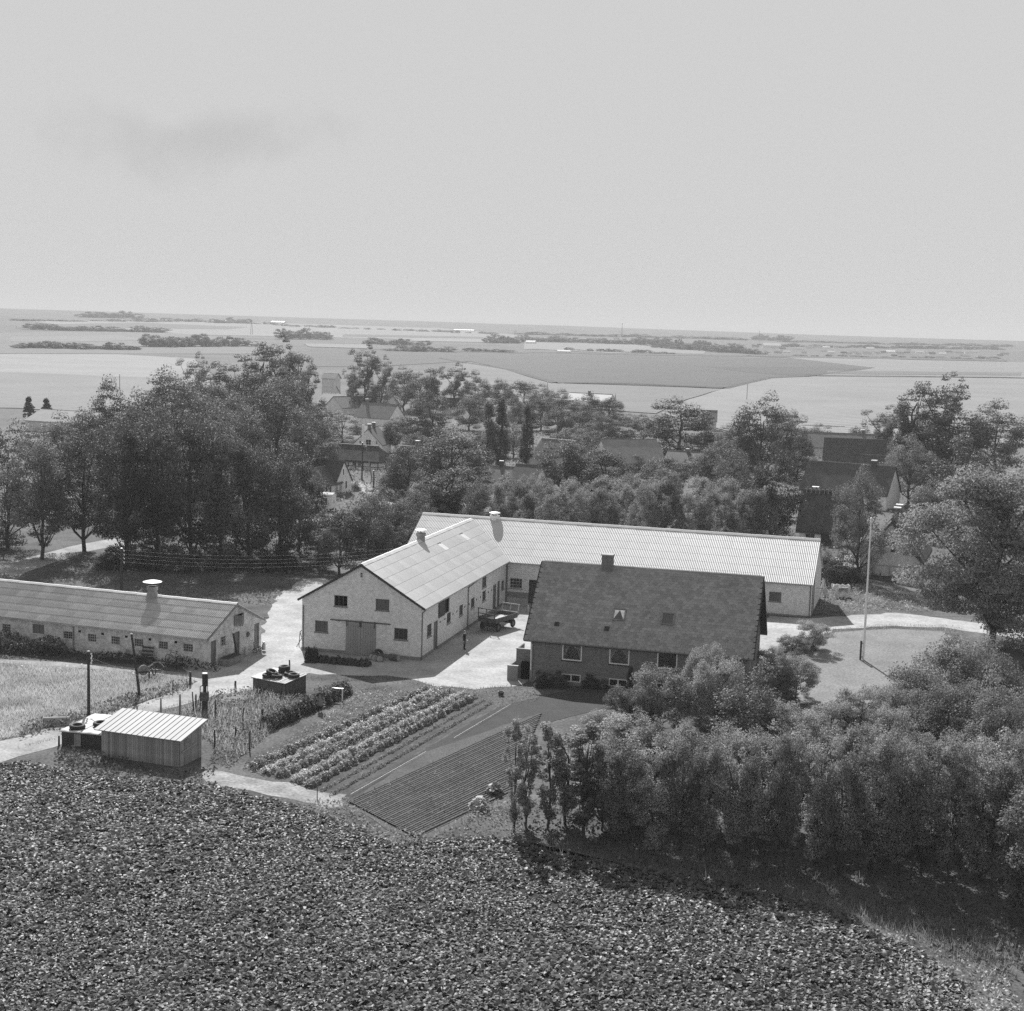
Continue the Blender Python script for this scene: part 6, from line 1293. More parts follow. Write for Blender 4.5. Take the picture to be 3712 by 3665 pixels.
for px, py, tp, w in ((700, 1570, 1280, 120), (770, 1600, 1320, 200), (850, 1600, 1290, 190), (930, 1580, 1212, 170), (1010, 1590, 1215, 160), (1070, 1580, 1240, 150), (1000, 1640, 1330, 200), (1100, 1600, 1300, 110), (1320, 1500, 1248, 120), (1275, 1490, 1300, 90), (1380, 1500, 1290, 90)):
    tree('loose', px, py, tp, w, 'tall wind-bent tree at the back of the left grove', gr)
for px, py, tp, w in ((600, 1620, 1350, 150), (820, 1680, 1380, 200), (920, 1690, 1400, 200), (1060, 1700, 1440, 170), (1150, 1590, 1440, 120), (1000, 1700, 1350, 200), (880, 1620, 1340, 190)):
    tree('dark', px, py, tp, w, 'dark tree filling the back of the left grove', gr)
# village trees
gv = 'trees among the village houses'
for k, px, py, tp, w, lb in (('broad', 1465, 1490, 1330, 130, 'tree behind the distant long barn roof'), ('loose', 1560, 1500, 1312, 130, 'bent tree on the skyline of the village trees'), ('loose', 1640, 1500, 1315, 110, 'bent tree right of the skyline tree'), ('dark', 1520, 1500, 1360, 150, 'dark tree under the bent skyline trees'),
    ('broad', 1720, 1500, 1350, 110, 'rounded tree left of the poplar tops'), ('dark', 1810, 1500, 1368, 110, 'dark round tree behind the poplar tops'), ('dark', 1900, 1500, 1372, 130, 'dark round tree above the small chimney house'), ('broad', 1965, 1510, 1395, 110, 'tree at the right end of the dark round ones'),
    ('broad', 1565, 1640, 1432, 170, 'drooping willow-like tree left of the white gabled shed'), ('broad', 1435, 1640, 1512, 110, 'tree between the two white gables'), ('loose', 1340, 1500, 1420, 80, 'slim tree beside the grey store'), ('broad', 1240, 1620, 1500, 150, 'tree below the silo tower'),
    ('broad', 1630, 1850, 1545, 290, 'big rounded tree in front of the poplars'), ('loose', 1600, 1950, 1655, 260, 'brushy upright tree behind the barn ridge'), ('bush', 1690, 1940, 1690, 180, 'leafy tree right of the brushy upright one'), ('broad', 1480, 1800, 1600, 150, 'pale tree at the thatched outhouse wall'),
    ('bush', 1430, 1800, 1685, 130, 'garden bush beside the outhouse'), ('bush', 1530, 1880, 1730, 170, 'garden bush left of the brushy tree'), ('bush', 1285, 1778, 1745, 50, 'clipped round bush at the cottage corner'),
    ('broad', 2030, 1530, 1415, 120, 'tree left of the far white house'), ('dark', 2085, 1560, 1450, 120, 'dark fir-like tree before the far white house'), ('dark', 2143, 1570, 1418, 100, 'dark pointed tree at the far white house'), ('dark', 2205, 1580, 1430, 110, 'dark tree right of the far white house'),
    ('dark', 2465, 1650, 1438, 260, 'large dark round tree before the stubble field'), ('pale', 2250, 1610, 1545, 150, 'pale bushy tree above the patched barn roof'), ('pale', 2560, 1660, 1560, 140, 'pale feathery tree right of the large dark one'), ('broad', 2645, 1690, 1545, 120, 'tree behind the pale feathery one'),
    ('broad', 2755, 1790, 1432, 240, 'tall full tree at the edge of the stubble field'), ('broad', 2860, 1740, 1500, 150, 'tree right of the tall full one'), ('broad', 2890, 1740, 1610, 110, 'tree in front of the steep dark-tiled barn'),
    ('broad', 2045, 1830, 1575, 220, 'leafy tree hiding the large grey-roofed house'), ('dark', 2190, 1840, 1615, 230, 'dark spreading tree left of the patched barn'), ('dark', 2390, 1800, 1645, 190, 'dark low tree before the annexe'), ('broad', 2610, 1820, 1600, 190, 'tree right of the annexe roof'),
    ('broad', 2660, 1860, 1640, 150, 'tree above the birch row'), ('dark', 2785, 2010, 1630, 220, 'tall dark tree at the right end of the birches'), ('broad', 2110, 1760, 1600, 130, 'tree between the grey roof and the spreading one'),
    ('loose', 3280, 1740, 1350, 200, 'left head of the tall willow beyond the white house'), ('loose', 3390, 1740, 1355, 200, 'right head of the tall willow beyond the white house'), ('broad', 3430, 1750, 1465, 330, 'broad body of trees under the willow heads'), ('broad', 3600, 1750, 1465, 220, 'hazy tree at the right edge of the village'), ('broad', 3200, 1640, 1520, 70, 'small tree beside the white vent'), ('bush', 3120, 1630, 1530, 90, 'small bush behind the flag pole top'),
    ('broad', 3290, 1830, 1588, 180, 'round bushy tree right of the white gable'), ('loose', 3190, 1700, 1470, 160, 'leaning branches left of the willow'), ('bush', 3500, 1850, 1620, 300, 'bushes filling the gap behind the chestnut'), ('bush', 3390, 1880, 1740, 170, 'pale bush behind the thatched gable'), ('bush', 2990, 2075, 2010, 110, 'dark shrub by the board fence'), ('darkbush', 3010, 2120, 2030, 150, 'dark elder shrub behind the timber stack'), ('darkbush', 3080, 2115, 2060, 110, 'dark shrub under the maple'),
    ('broad', 3105, 2098, 1715, 190, 'leafy maple standing behind the flagpole')):
    tree(k, px, py, tp, w, lb, gv)
for px, py, tp, w, lb in ((1766, 1740, 1418, 75, 'left poplar of the three in the village'), (1812, 1750, 1413, 80, 'middle poplar of the three in the village'), (1905, 1740, 1430, 62, 'right poplar standing apart from the other two')): tree('poplar', px, py, tp, w, lb, 'three village poplars')
for px, tp in ((105, 1425), (168, 1432)): tree('fir', px, 1530, tp, 60, 'dark fir tip behind the pale roofed barn', 'fir trees at the left edge')
# birches behind the long barn
rng = random.Random(31)
for i, px in enumerate(range(1760, 2800, 62)):
    tree('pale', px + rng.randint(-12, 12), 2000 + rng.randint(-25, 12) + (px - 1800) // 40, 1712 + rng.randint(-10, 55), 125 + rng.randint(-15, 25), 'pale feathery birch, %s in the row behind the long barn from the ventilator' % ORD[i], 'birches behind the long barn')
for i, px in enumerate(range(1840, 2760, 115)):
    tree('pale', px, 1935 + rng.randint(-10, 10), 1690 + rng.randint(-10, 30), 130, 'pale birch, %s in the back row behind the long barn from the ventilator' % ORD[i], 'birches behind the long barn')
# thicket left of the barn
for px, py, tp, w in ((1150, 2060, 1850, 150), (1230, 2080, 1830, 190), (1330, 2070, 1790, 190), (1420, 2050, 1800, 180), (1490, 1990, 1790, 170), (1560, 1960, 1760, 160), (1340, 1990, 1800, 150), (1180, 1980, 1890, 120), (1390, 1960, 1770, 170)):
    tree('dark' if py > 2030 else 'broad', px, py, tp, w, 'dark leafy tree in the thicket left of the barn', 'thicket left of the barn')
# trees filling the village between the poplars and the stubble field
rng = random.Random(41)
for px, py, tp, w, k in ((1700, 1560, 1420, 130, 'dark'), (1860, 1560, 1440, 110, 'broad'), (1960, 1560, 1440, 120, 'dark'), (2020, 1600, 1470, 130, 'dark'), (2100, 1600, 1480, 130, 'dark'), (2180, 1610, 1490, 130, 'dark'), (2270, 1590, 1500, 120, 'broad'), (2330, 1600, 1505, 110, 'broad'), (2140, 1680, 1560, 140, 'broad'), (2080, 1660, 1540, 130, 'broad'), (1860, 1660, 1540, 120, 'broad'), (1740, 1680, 1560, 120, 'dark'), (1980, 1720, 1590, 110, 'broad'), (2300, 1720, 1660, 120, 'bush'), (2500, 1720, 1655, 130, 'bush'), (2700, 1700, 1560, 140, 'broad'), (2960, 1640, 1540, 120, 'broad'), (2830, 1620, 1500, 110, 'broad'), (1500, 1700, 1560, 130, 'dark'), (1540, 1640, 1500, 120, 'dark')):
    tree(k, px, py, tp, w, 'leafy tree filling the gaps between the village roofs', gv)
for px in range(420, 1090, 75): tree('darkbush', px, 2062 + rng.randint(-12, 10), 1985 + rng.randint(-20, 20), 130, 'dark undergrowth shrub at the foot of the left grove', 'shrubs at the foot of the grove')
# chestnut and shrubs on the right
tree('chestnut', 3595, 2350, 1655, 470, 'huge leafy chestnut tree at the right edge of the lawn')
for k, px, py, tp, w, lb in (('palebush', 3480, 2560, 2300, 330, 'large pale shrub beside the chestnut'), ('palebush', 3330, 2600, 2385, 300, 'pale shrub bordering the right of the lawn'), ('palebush', 3600, 2620, 2360, 300, 'pale shrub against the right edge'), ('palebush', 3250, 2640, 2480, 220, 'pale shrub over the end of the flagpole shadow'), ('palebush', 3430, 2700, 2460, 330, 'bushy pale shrub below the lawn'), ('palebush', 3620, 2760, 2480, 320, 'pale shrub low at the right edge'),
    ('fruit', 2950, 2352, 2243, 130, 'leafy rose shrub by the gravel path'), ('fruit', 2870, 2395, 2290, 130, 'leafy shrub between the house and lawn'), ('fruit', 2790, 2450, 2340, 120, 'shrub at the corner of the farmhouse'), ('fruit', 2885, 2530, 2360, 150, 'small apple tree at the edge of the lawn'), ('fruit', 2800, 2550, 2400, 150, 'apple tree beside the farmhouse wall'),
    ('fruit', 2390, 2640, 2400, 260, 'apple tree full of leaves before the house windows'), ('fruit', 2535, 2600, 2310, 160, 'tall shrub reaching the eaves of the farmhouse'), ('fruit', 2600, 2640, 2360, 200, 'fruit tree before the right half of the farmhouse'), ('bush', 2710, 2680, 2425, 330, 'broad dark lilac bush below the farmhouse'), ('fruit', 2280, 2660, 2470, 170, 'low fruit bush left of the apple tree'), ('fruit', 2180, 2690, 2560, 170, 'gooseberry bush at the bed end'),
    ('fruit', 3120, 2690, 2470, 200, 'open fruit tree with long shoots by the lawn'), ('fruit', 3010, 2700, 2520, 200, 'fruit bush in the vegetable bed'), ('fruit', 3220, 2740, 2540, 190, 'fruit bush right of the open one'), ('fruit', 2890, 2720, 2540, 200, 'fruit bush left in the vegetable bed'), ('darkbush', 2470, 2560, 2440, 160, 'dark shrub under the third window')):
    tree(k, px, py, tp, w, lb, 'garden shrubs and fruit trees')
tree('cypress', 2282, 2530, 2408, 46, 'slim dark cypress before the farmhouse')
for i, (px, tp, w) in enumerate(((1965, 2438, 80), (2020, 2440, 80), (2140, 2445, 80), (2200, 2440, 80), (2245, 2450, 60))): tree('darkbush', px, 2490, tp, w, 'low dark shrub against the farmhouse plinth, %s from the basement stair' % ORD[i], 'shrubs along the farmhouse plinth')
# the shelter belt in front
gb = 'trees of the shelter belt beside the beet field'
for i, (px, py, tp, w, k) in enumerate(((1862, 3020, 2580, 95, 'thin'), (1905, 3000, 2590, 110, 'thin'), (1983, 3006, 2600, 130, 'thin'), (2050, 2990, 2600, 150, 'thin'), (2117, 3033, 2595, 170, 'thin'), (2180, 3010, 2610, 190, 'hedge'))): tree(k, px, py, tp, w, 'slender trunked belt tree, %s from the tilled bed' % ORD[i], gb)
rng = random.Random(5)
for i, px in enumerate(range(2250, 3800, 100)):
    tree('hedge', px + rng.randint(-15, 15), 3062 + (px - 2250) // 9 + rng.randint(-12, 12), 2625 + (px - 2250) // 26 + rng.randint(-45, 60), 190 + rng.randint(-40, 60), 'dense belt tree, %s in the front row from the slender trunked end' % ORD[i], gb)
for i, px in enumerate(range(2230, 3800, 105)):
    tree('hedge', px + rng.randint(-15, 15), 2950 + (px - 2250) // 11 + rng.randint(-12, 12), 2590 + (px - 2250) // 30 + rng.randint(-50, 50), 220 + rng.randint(-20, 40), 'dense belt tree, %s in the back row from the slender trunked end' % ORD[i], gb)
tree('hedge', 3720, 3330, 2820, 300, 'overhanging tree where the belt meets the pale scrub', gb)

# ------------------------------------------------------------------ ground cover (nobody could count it)
def poly_points(pts, dens, rng, world=False):
    P = [p if world else G(*p) for p in pts]; xs = [p.x for p in P]; ys = [p.y for p in P]; x0, x1, y0, y1 = min(xs), max(xs), min(ys), max(ys)
    n = int((x1 - x0) * (y1 - y0) * dens); q = np.column_stack([rng.uniform(x0, x1, n), rng.uniform(y0, y1, n)]); keep = np.zeros(n, bool); c = np.zeros(n, bool)
    for i in range(len(P)):
        a, b = P[i], P[i - 1]
        if a.y == b.y: continue
        c ^= ((a.y > q[:, 1]) != (b.y > q[:, 1])) & (q[:, 0] < (b.x - a.x) * (q[:, 1] - a.y) / (b.y - a.y) + a.x)
    q = q[c]; z = np.array([T(x, y) for x, y in q]); return np.column_stack([q, z])
def patchy(p, rng, s, lo, hi):
    """keep points by a smooth random field so that the cover is uneven"""
    ph = rng.uniform(0, 6.28, 6); k = rng.normal(size=(6, 2)) * s; f = sum(np.sin(p[:, :2] @ k[i] + ph[i]) for i in range(6)) / 6 ** 0.5
    return rng.random(len(p)) < np.interp(f, (-1.2, 1.2), (lo, hi)), f
def cover(name, label, cat, pts, dens, h, leaf, mat, seed, up=0.5, lo=0.2, hi=1.0, s=0.6, aspect=0.6, hvar=True):
    rng = np.random.default_rng(seed); p = poly_points(pts, dens, rng); k, f = patchy(p, rng, s, lo, hi); p = p[k]; f = f[k]
    hh = h * np.interp(f, (-1.2, 1.2), (0.35, 1.0)) if hvar else h
    p[:, 2] += rng.random(len(p)) ** 0.8 * hh + 0.04
    n = rng.normal(size=(len(p), 3)); n[:, 2] = np.abs(n[:, 2]) * up + up * 0.5
    o = put(name, leaves_to_mesh(name, p, n, leaf * rng.uniform(0.5, 1.5, len(p)), mat, rng, aspect)); return tag(o, label, cat, None, 'stuff')
def blades(name, label, cat, pts, dens, h, w, mat, seed, lo=0.5, hi=1.0, s=0.5):
    rng = np.random.default_rng(seed); p = poly_points(pts, dens, rng); k, f = patchy(p, rng, s, lo, hi); p = p[k]; N = len(p)
    a = rng.uniform(0, 2 * pi, N); d = np.column_stack([np.cos(a), np.sin(a), np.zeros(N)]); hh = (h * rng.uniform(0.4, 1.3, N))[:, None]; ln_ = rng.normal(size=(N, 3)) * 0.35; ln_[:, 2] = 0
    v = np.empty((N, 3, 3)); v[:, 0] = p - d * w; v[:, 1] = p + d * w; v[:, 2] = p + hh * (np.array([0, 0, 1]) + ln_)
    o = put(name, np_mesh(name, v.reshape(-1, 3), np.arange(N * 3).reshape(N, 3), mat)); return tag(o, label, cat, None, 'stuff')

MEADOW = [(-150, 2415), (72, 2410), (400, 2432), (690, 2462), (705, 2475), (590, 2520), (460, 2562), (255, 2612), (72, 2665), (-150, 2720)]
blades('meadow_grass', 'bright tall dry meadow grass left of the track', 'grass', MEADOW, 120, 0.38, 0.024, 'leaf_grass', 51)
cover('wild_flowers', 'white flowering umbels along the top of the meadow', 'flowers', [(72, 2412), (300, 2425), (500, 2440), (480, 2462), (250, 2450), (72, 2445)], 3, 0.7, 0.22, 'canvas_white', 52, 2.0, 0.0, 0.8, 1.2)
cover('verge_weeds', 'leafy weeds along the verge of the track', 'weeds', [(72, 2640), (255, 2590), (420, 2545), (560, 2500), (660, 2465), (720, 2475), (640, 2515), (500, 2562), (300, 2618), (72, 2680)], 60, 0.6, 0.2, 'leaf_weed', 53)
cover('wall_weeds', 'dark weeds growing along the stable wall', 'weeds', [(-60, 2320), (200, 2345), (400, 2372), (600, 2395), (745, 2410), (800, 2440), (640, 2428), (400, 2405), (72, 2385), (-60, 2380)], 70, 0.8, 0.2, 'leaf_dark', 54, 0.5, 0.3)
cover('elder_scrub', 'dark scrub climbing the left end of the stable wall', 'scrub', [(-60, 2335), (80, 2340), (230, 2355), (240, 2385), (-60, 2372)], 130, 1.6, 0.2, 'leaf_dark', 55, 0.5, 0.3, 1.0, 0.9)
cover('shed_weeds', 'tall dark weeds in the shade before the board shed', 'weeds', [(200, 2740), (260, 2722), (400, 2745), (600, 2800), (720, 2800), (770, 2760), (790, 2800), (740, 2835), (560, 2838), (330, 2800), (190, 2780)], 110, 0.75, 0.19, 'leaf_dark', 56)
cover('corner_weeds', 'sunlit weeds and grass in the corner between the shed and hutch', 'weeds', [(620, 2600), (700, 2570), (780, 2525), (930, 2505), (1060, 2480), (1110, 2500), (1080, 2570), (1000, 2640), (900, 2720), (830, 2780), (770, 2760), (760, 2690), (700, 2640)], 70, 0.6, 0.16, 'leaf_weed', 57, 0.8, 0.35)
blades('corner_grass', 'dry grass stalks standing in the weedy corner', 'grass', [(620, 2600), (780, 2525), (1060, 2490), (1050, 2600), (830, 2780), (760, 2690)], 30, 0.7, 0.03, 'leaf_straw', 58)
# currant hedge
def hedge_row(name, label, a, b, w, h, n, leaf, mat, seed):
    rng = np.random.default_rng(seed); A, B = G(*a), G(*b); d = (B - A); t = rng.random(n); ang = rng.uniform(0, pi, n); bump = 0.72 + 0.2 * np.sin(t * 47 + seed) * np.sin(t * 19 + seed) + 0.16 * np.sin(t * 131 + 2 * seed) + 0.1 * np.sin(t * 211 + seed)
    r = (0.6 + 0.45 * rng.random(n) ** 0.5); s = np.array([-d.y, d.x, 0]) / hypot(d.x, d.y)
    dirn = np.cos(ang)[:, None] * s + np.sin(ang)[:, None] * np.array([0, 0, 1]); c = np.array(A) + t[:, None] * np.array(d) + dirn * (r * bump)[:, None] * np.array([w / 2, w / 2, h])
    nn = dirn * 0.6 + np.array([0, 0, 0.5]) + rng.normal(size=(n, 3)) * 0.5
    o = put(name, leaves_to_mesh(name, c, nn, leaf * rng.uniform(0.6, 1.4, n), mat, rng)); return o
o = hedge_row('currant_hedge', '', (965, 2642), (1255, 2510), 1.7, 1.25, 10000, 0.17, 'leaf_weed', 61); tag(o, 'low leafy currant hedge running from the garden to the barn', 'hedge')
o = hedge_row('weed_bank', '', (1125, 2395), (1340, 2415), 1.4, 0.6, 5000, 0.18, 'leaf_dark', 62); tag(o, 'dark weeds along the foot of the barn gable', 'weeds', None, 'stuff')
o = hedge_row('weed_bank', '', (1110, 2398), (1150, 2400), 1.4, 1.3, 2500, 0.18, 'leaf_dark', 63); tag(o, 'dark elder growth at the left corner of the barn gable', 'weeds', None, 'stuff')
cover('garden_weeds', 'light grassy weeds filling the upper garden', 'weeds', [(1040, 2690), (1290, 2520), (1420, 2500), (1500, 2515), (1400, 2580), (1180, 2680), (1000, 2760), (920, 2750)], 60, 0.35, 0.13, 'leaf_garden', 64, 1.0, 0.4)
# potato rows: each row a thing
def crop_row(label, a, b, w, h, n, seed, name='potato_row', mat='leaf_garden', leaf=0.15, gaps=0.0):
    o = hedge_row(name, '', a, b, w, h, n, leaf, mat, seed); return tag(o, label, 'crop row', 'rows of vegetables in the kitchen garden')
cover('row_weeds', 'leafy growth filling between the potato rows', 'weeds', [(890, 2790), (1540, 2500), (1720, 2520), (1130, 2855)], 28, 0.3, 0.17, 'leaf_garden', 69, 1.0, 0.3)
rows_ = [((905, 2790), (1560, 2498), 0.9), ((960, 2808), (1600, 2502), 0.8), ((1010, 2818), (1640, 2508), 0.85), ((1070, 2838), (1690, 2518), 0.8), ((1115, 2855), (1720, 2528), 0.7)]
for i, (a, b, w) in enumerate(rows_): crop_row('bushy potato row, %s from the currant hedge' % ORD[i], a, b, w * 1.25, 0.55, 7000, 70 + i)
for i, (a, b) in enumerate((((1160, 2872), (1755, 2538)), ((1200, 2884), (1785, 2548)))): crop_row('low sparse vegetable row, %s beside the bushy potato rows' % ORD[i], a, b, 0.4, 0.25, 1300, 80 + i, 'vegetable_row', 'leaf_weed', 0.13)
# fine drilled rows on the tilled bed
def ridges():
    lo, hi, n = (1290, 2915), (1420, 3030), 18; rng = np.random.default_rng(90)
    A0, A1 = G(1262, 2908), G(1500, 3035); B0, B1 = G(1960, 2590), G(1850, 2870); V = []; 
    for i in range(34):
        t = i / 33; a = A0.lerp(A1, min(1, t * 1.0)); b = B0.lerp(B1, t); L = (b - a).length; m_ = int(L / 0.4); s = (b - a).normalized()
        for k in range(m_):
            q = a.lerp(b, k / m_); V.append((q.x + rng.normal() * 0.03, q.y + rng.normal() * 0.05, 0.07 + rng.random() * 0.10))
    c = np.array(V); n = rng.normal(size=c.shape) * 0.5 + np.array([0, 0, 0.8]); o = put('drilled_rows', leaves_to_mesh('drilled_rows', c, n, 0.13 * rng.uniform(0.5, 1.3, len(c)), 'leaf_weed', rng)); tag(o, 'fine dark drilled rows of seedlings on the tilled bed', 'seedlings', None, 'stuff')
    b = MB()
    for i in range(32):
        t = i / 31; a = A0.lerp(A1, t); c2 = B0.lerp(B1, t); s = Vector((-(c2 - a).y, (c2 - a).x, 0)).normalized() * 0.13
        up_ = Vector((0, 0, 0.09)); k_ = 0.45 + 0.15 * sin(i * 2.7); b.add([a - s, a - s * k_ + up_, a + s * k_ + up_, a + s, c2 - s, c2 - s * k_ + up_, c2 + s * k_ + up_, c2 + s], [(0, 1, 5, 4), (1, 2, 6, 5), (2, 3, 7, 6)])
    for k, v in enumerate(b.v): b.v[k] = (v[0], v[1], v[2] + 0.01)
    o = b.build('soil_ridges', 'tilled'); tag(o, 'parallel soil ridges of the tilled bed', 'soil', None, 'stuff')
ridges()
sheet('tilled_bed', [(1262, 2908), (1540, 2728), (1960, 2585), (1850, 2880), (1500, 3040), (1400, 3010)], 'tilled', 0.022, 1.5, 0.1, 91)
cover('rough_weeds', 'rough weeds between the tilled bed and the beet field', 'weeds', [(1080, 2900), (1240, 2905), (1420, 3020), (1560, 3030), (1700, 2960), (1800, 2900), (1880, 2960), (1900, 3040), (1700, 3060), (1420, 3075), (1200, 2980)], 55, 0.5, 0.16, 'leaf_weed', 92, 0.8, 0.3)
for i, (px, py, r) in enumerate(((1795, 2880, 0.55), (1735, 2935, 0.6))):
    rng = np.random.default_rng(95 + i); n = 70; g = G(px, py); a = rng.uniform(0, 2 * pi, n); rr = r * rng.random(n) ** 0.5; c = np.column_stack([g.x + rr * np.cos(a), g.y + rr * np.sin(a), 0.15 + 0.7 * (1 - (rr / r) ** 2) * rng.uniform(0.6, 1, n)])
    nn = np.column_stack([np.cos(a) * rr, np.sin(a) * rr, np.full(n, 0.7)]) + rng.normal(size=(n, 3)) * 0.25; o = put('rhubarb_plant', leaves_to_mesh('rhubarb_plant', c, nn, 0.42 * rng.uniform(0.7, 1.3, n), 'leaf_garden', rng, 0.85)); tag(o, ('large-leaved rhubarb plant beside the tilled bed', 'large-leaved rhubarb plant at the corner towards the beets')[i], 'plant')
blades('track_grass', 'thin grass strip between the wheel ruts of the track', 'grass', [(60, 2708), (250, 2655), (500, 2572), (690, 2495), (700, 2500), (505, 2580), (255, 2665), (60, 2720)], 30, 0.15, 0.02, 'leaf_weed', 103, 0.05, 0.9)
for i, (nm, ln) in enumerate((('yard', [(1085, 2450), (1250, 2447), (1480, 2457), (1570, 2482), (1720, 2496), (1880, 2480), (1890, 2500), (1720, 2512), (1560, 2500), (1400, 2470), (1250, 2468), (1090, 2472)]), ('path', [(3020, 2278), (3235, 2262), (3420, 2268), (3420, 2292), (3235, 2282), (3030, 2298), (2900, 2345), (2890, 2330)]), ('track', [(760, 2520), (860, 2505), (930, 2495), (940, 2510), (860, 2520), (660, 2572), (520, 2600), (515, 2588)]))):
    blades('%s_fringe' % nm, 'ragged grass fringe along the edge of the %s' % nm, 'grass', ln, 60, 0.16, 0.02, 'leaf_weed', 110 + i, 0.2, 1.0, 1.5)
# undergrowth of the shelter belt
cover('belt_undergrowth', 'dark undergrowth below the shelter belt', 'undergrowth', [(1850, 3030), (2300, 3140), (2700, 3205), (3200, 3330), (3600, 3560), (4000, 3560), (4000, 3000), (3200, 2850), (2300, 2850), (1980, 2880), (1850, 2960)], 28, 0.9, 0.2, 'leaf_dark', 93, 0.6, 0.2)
blades('edge_grass', 'straggling grass along the edge of the beet field', 'grass', [(1850, 3060), (2300, 3160), (2900, 3280), (3300, 3420), (3400, 3480), (3650, 3620), (3700, 3380), (3200, 3200), (2300, 3060), (1900, 3000)], 40, 0.5, 0.025, 'leaf_weed', 94, 0.1, 0.9)
cover('yard_weeds', 'thin weeds between the yard and the garden', 'weeds', [(1120, 2480), (1400, 2488), (1560, 2495), (1750, 2510), (1880, 2490), (1930, 2475), (1960, 2540), (1800, 2570), (1700, 2520), (1420, 2505), (1250, 2520)], 25, 0.15, 0.13, 'leaf_weed', 96, 1.2, 0.05, 0.9, 0.9)
cover('rear_grass', 'uneven grass beyond the stable under the grove', 'grass', [(-100, 2080), (72, 2090), (180, 2050), (480, 1990), (1050, 2060), (1110, 2090), (970, 2200), (870, 2180), (60, 2100), (-100, 2110)], 12, 0.35, 0.25, 'leaf_weed', 97, 0.8, 0.1)
cover('rough_grass', 'rough grass behind the end of the long barn', 'grass', [(2960, 2215), (3000, 2120), (3130, 2110), (3380, 2170), (3400, 2215), (3100, 2225)], 20, 0.3, 0.2, 'leaf_straw', 98, 0.8, 0.2)
cover('village_grass', 'rough grass and weeds between the village houses', 'grass', [(700, 1900), (1100, 1640), (1500, 1560), (2400, 1560), (3400, 1620), (3650, 1900), (3400, 2110), (3000, 2110), (2950, 1990), (1900, 1850), (1500, 1830), (1300, 1960), (1000, 2000)], 2.2, 0.5, 0.5, 'leaf_weed', 99, 0.8, 0.2, 1.0, 0.1)
cover('corner_scrub', 'pale leafy scrub at the end of the beet field', 'scrub', [(3180, 3390), (3330, 3420), (3500, 3500), (3640, 3560), (3720, 3700), (3250, 3720), (3280, 3560)], 70, 0.8, 0.15, 'leaf_garden', 101, 0.8, 0.2, 1.0, 0.7)
blades('corner_stalks', 'long grass in the shade below the belt', 'grass', [(2900, 3270), (3300, 3400), (3640, 3540), (3760, 3500), (3500, 3330), (3000, 3220)], 50, 0.5, 0.02, 'leaf_weed', 102)
# sugar beets
def beets():
    rng = np.random.default_rng(100)
    poly = [(-320, 2800), (72, 2768), (300, 2803), (600, 2838), (760, 2842), (900, 2884), (1090, 2928), (1250, 2988), (1420, 3058), (1700, 3040), (1850, 3045), (2000, 3095), (2300, 3150), (2700, 3215), (3050, 3330), (3300, 3430), (3480, 3560), (3560, 3760), (-480, 3760)]
    p = poly_points(poly, 16.5, rng); row = radians(72)
    u = p[:, 0] * cos(row) + p[:, 1] * sin(row); w = -p[:, 0] * sin(row) + p[:, 1] * cos(row); w = np.round(w / 0.42) * 0.42 + rng.normal(size=len(w)) * 0.05
    p[:, 0] = u * cos(row) - w * sin(row); p[:, 1] = u * sin(row) + w * cos(row)
    k, f = patchy(p, rng, 0.35, 0.97, 1.0); p, f = p[k], f[k]; big = np.interp(f, (-1.2, 1.2), (0.75, 1.15)); NL = 7; N = len(p)
    idx = np.repeat(np.arange(N), NL); a = rng.uniform(0, 2 * pi, N)[idx] + np.tile(np.arange(NL) * 2 * pi / NL, N) + rng.normal(size=N * NL) * 0.35
    S = big[idx] * rng.uniform(0.6, 1.15, N * NL); el = rng.uniform(0.55, 1.4, N * NL); L = 0.35 * S; wd = 0.088 * S
    d = np.column_stack([np.cos(a), np.sin(a), np.zeros(N * NL)]); s = np.column_stack([-np.sin(a), np.cos(a), np.zeros(N * NL)]); up = np.array([0, 0, 1.0])
    b = p[idx] + d * 0.03 + up * 0.02; m_ = b + (d * np.cos(el)[:, None] + up * np.sin(el)[:, None]) * (L * 0.55)[:, None]; e2 = el - rng.uniform(0.7, 1.5, N * NL); t = m_ + (d * np.cos(e2)[:, None] + up * np.sin(e2)[:, None]) * (L * 0.5)[:, None]
    tw = rng.normal(size=(N * NL, 1)) * 0.35; sv = s + up * tw; w_ = wd[:, None]
    v = np.stack([b - sv * w_ * 0.25, b + sv * w_ * 0.25, m_ + sv * w_ - up * 0.01, m_ - sv * w_ - up * 0.01, t + sv * w_ * 0.5, t - sv * w_ * 0.5], 1); q = np.arange(N * NL)[:, None] * 6
    f4 = np.concatenate([q + np.array([0, 1, 2, 3]), q + np.array([3, 2, 4, 5])]); o = put('beet_plants', np_mesh('beet_plants', v.reshape(-1, 3), f4, 'leaf_beet')); tag(o, 'dense crop of broad-leaved sugar beets filling the foreground field', 'beets', None, 'stuff')
beets()
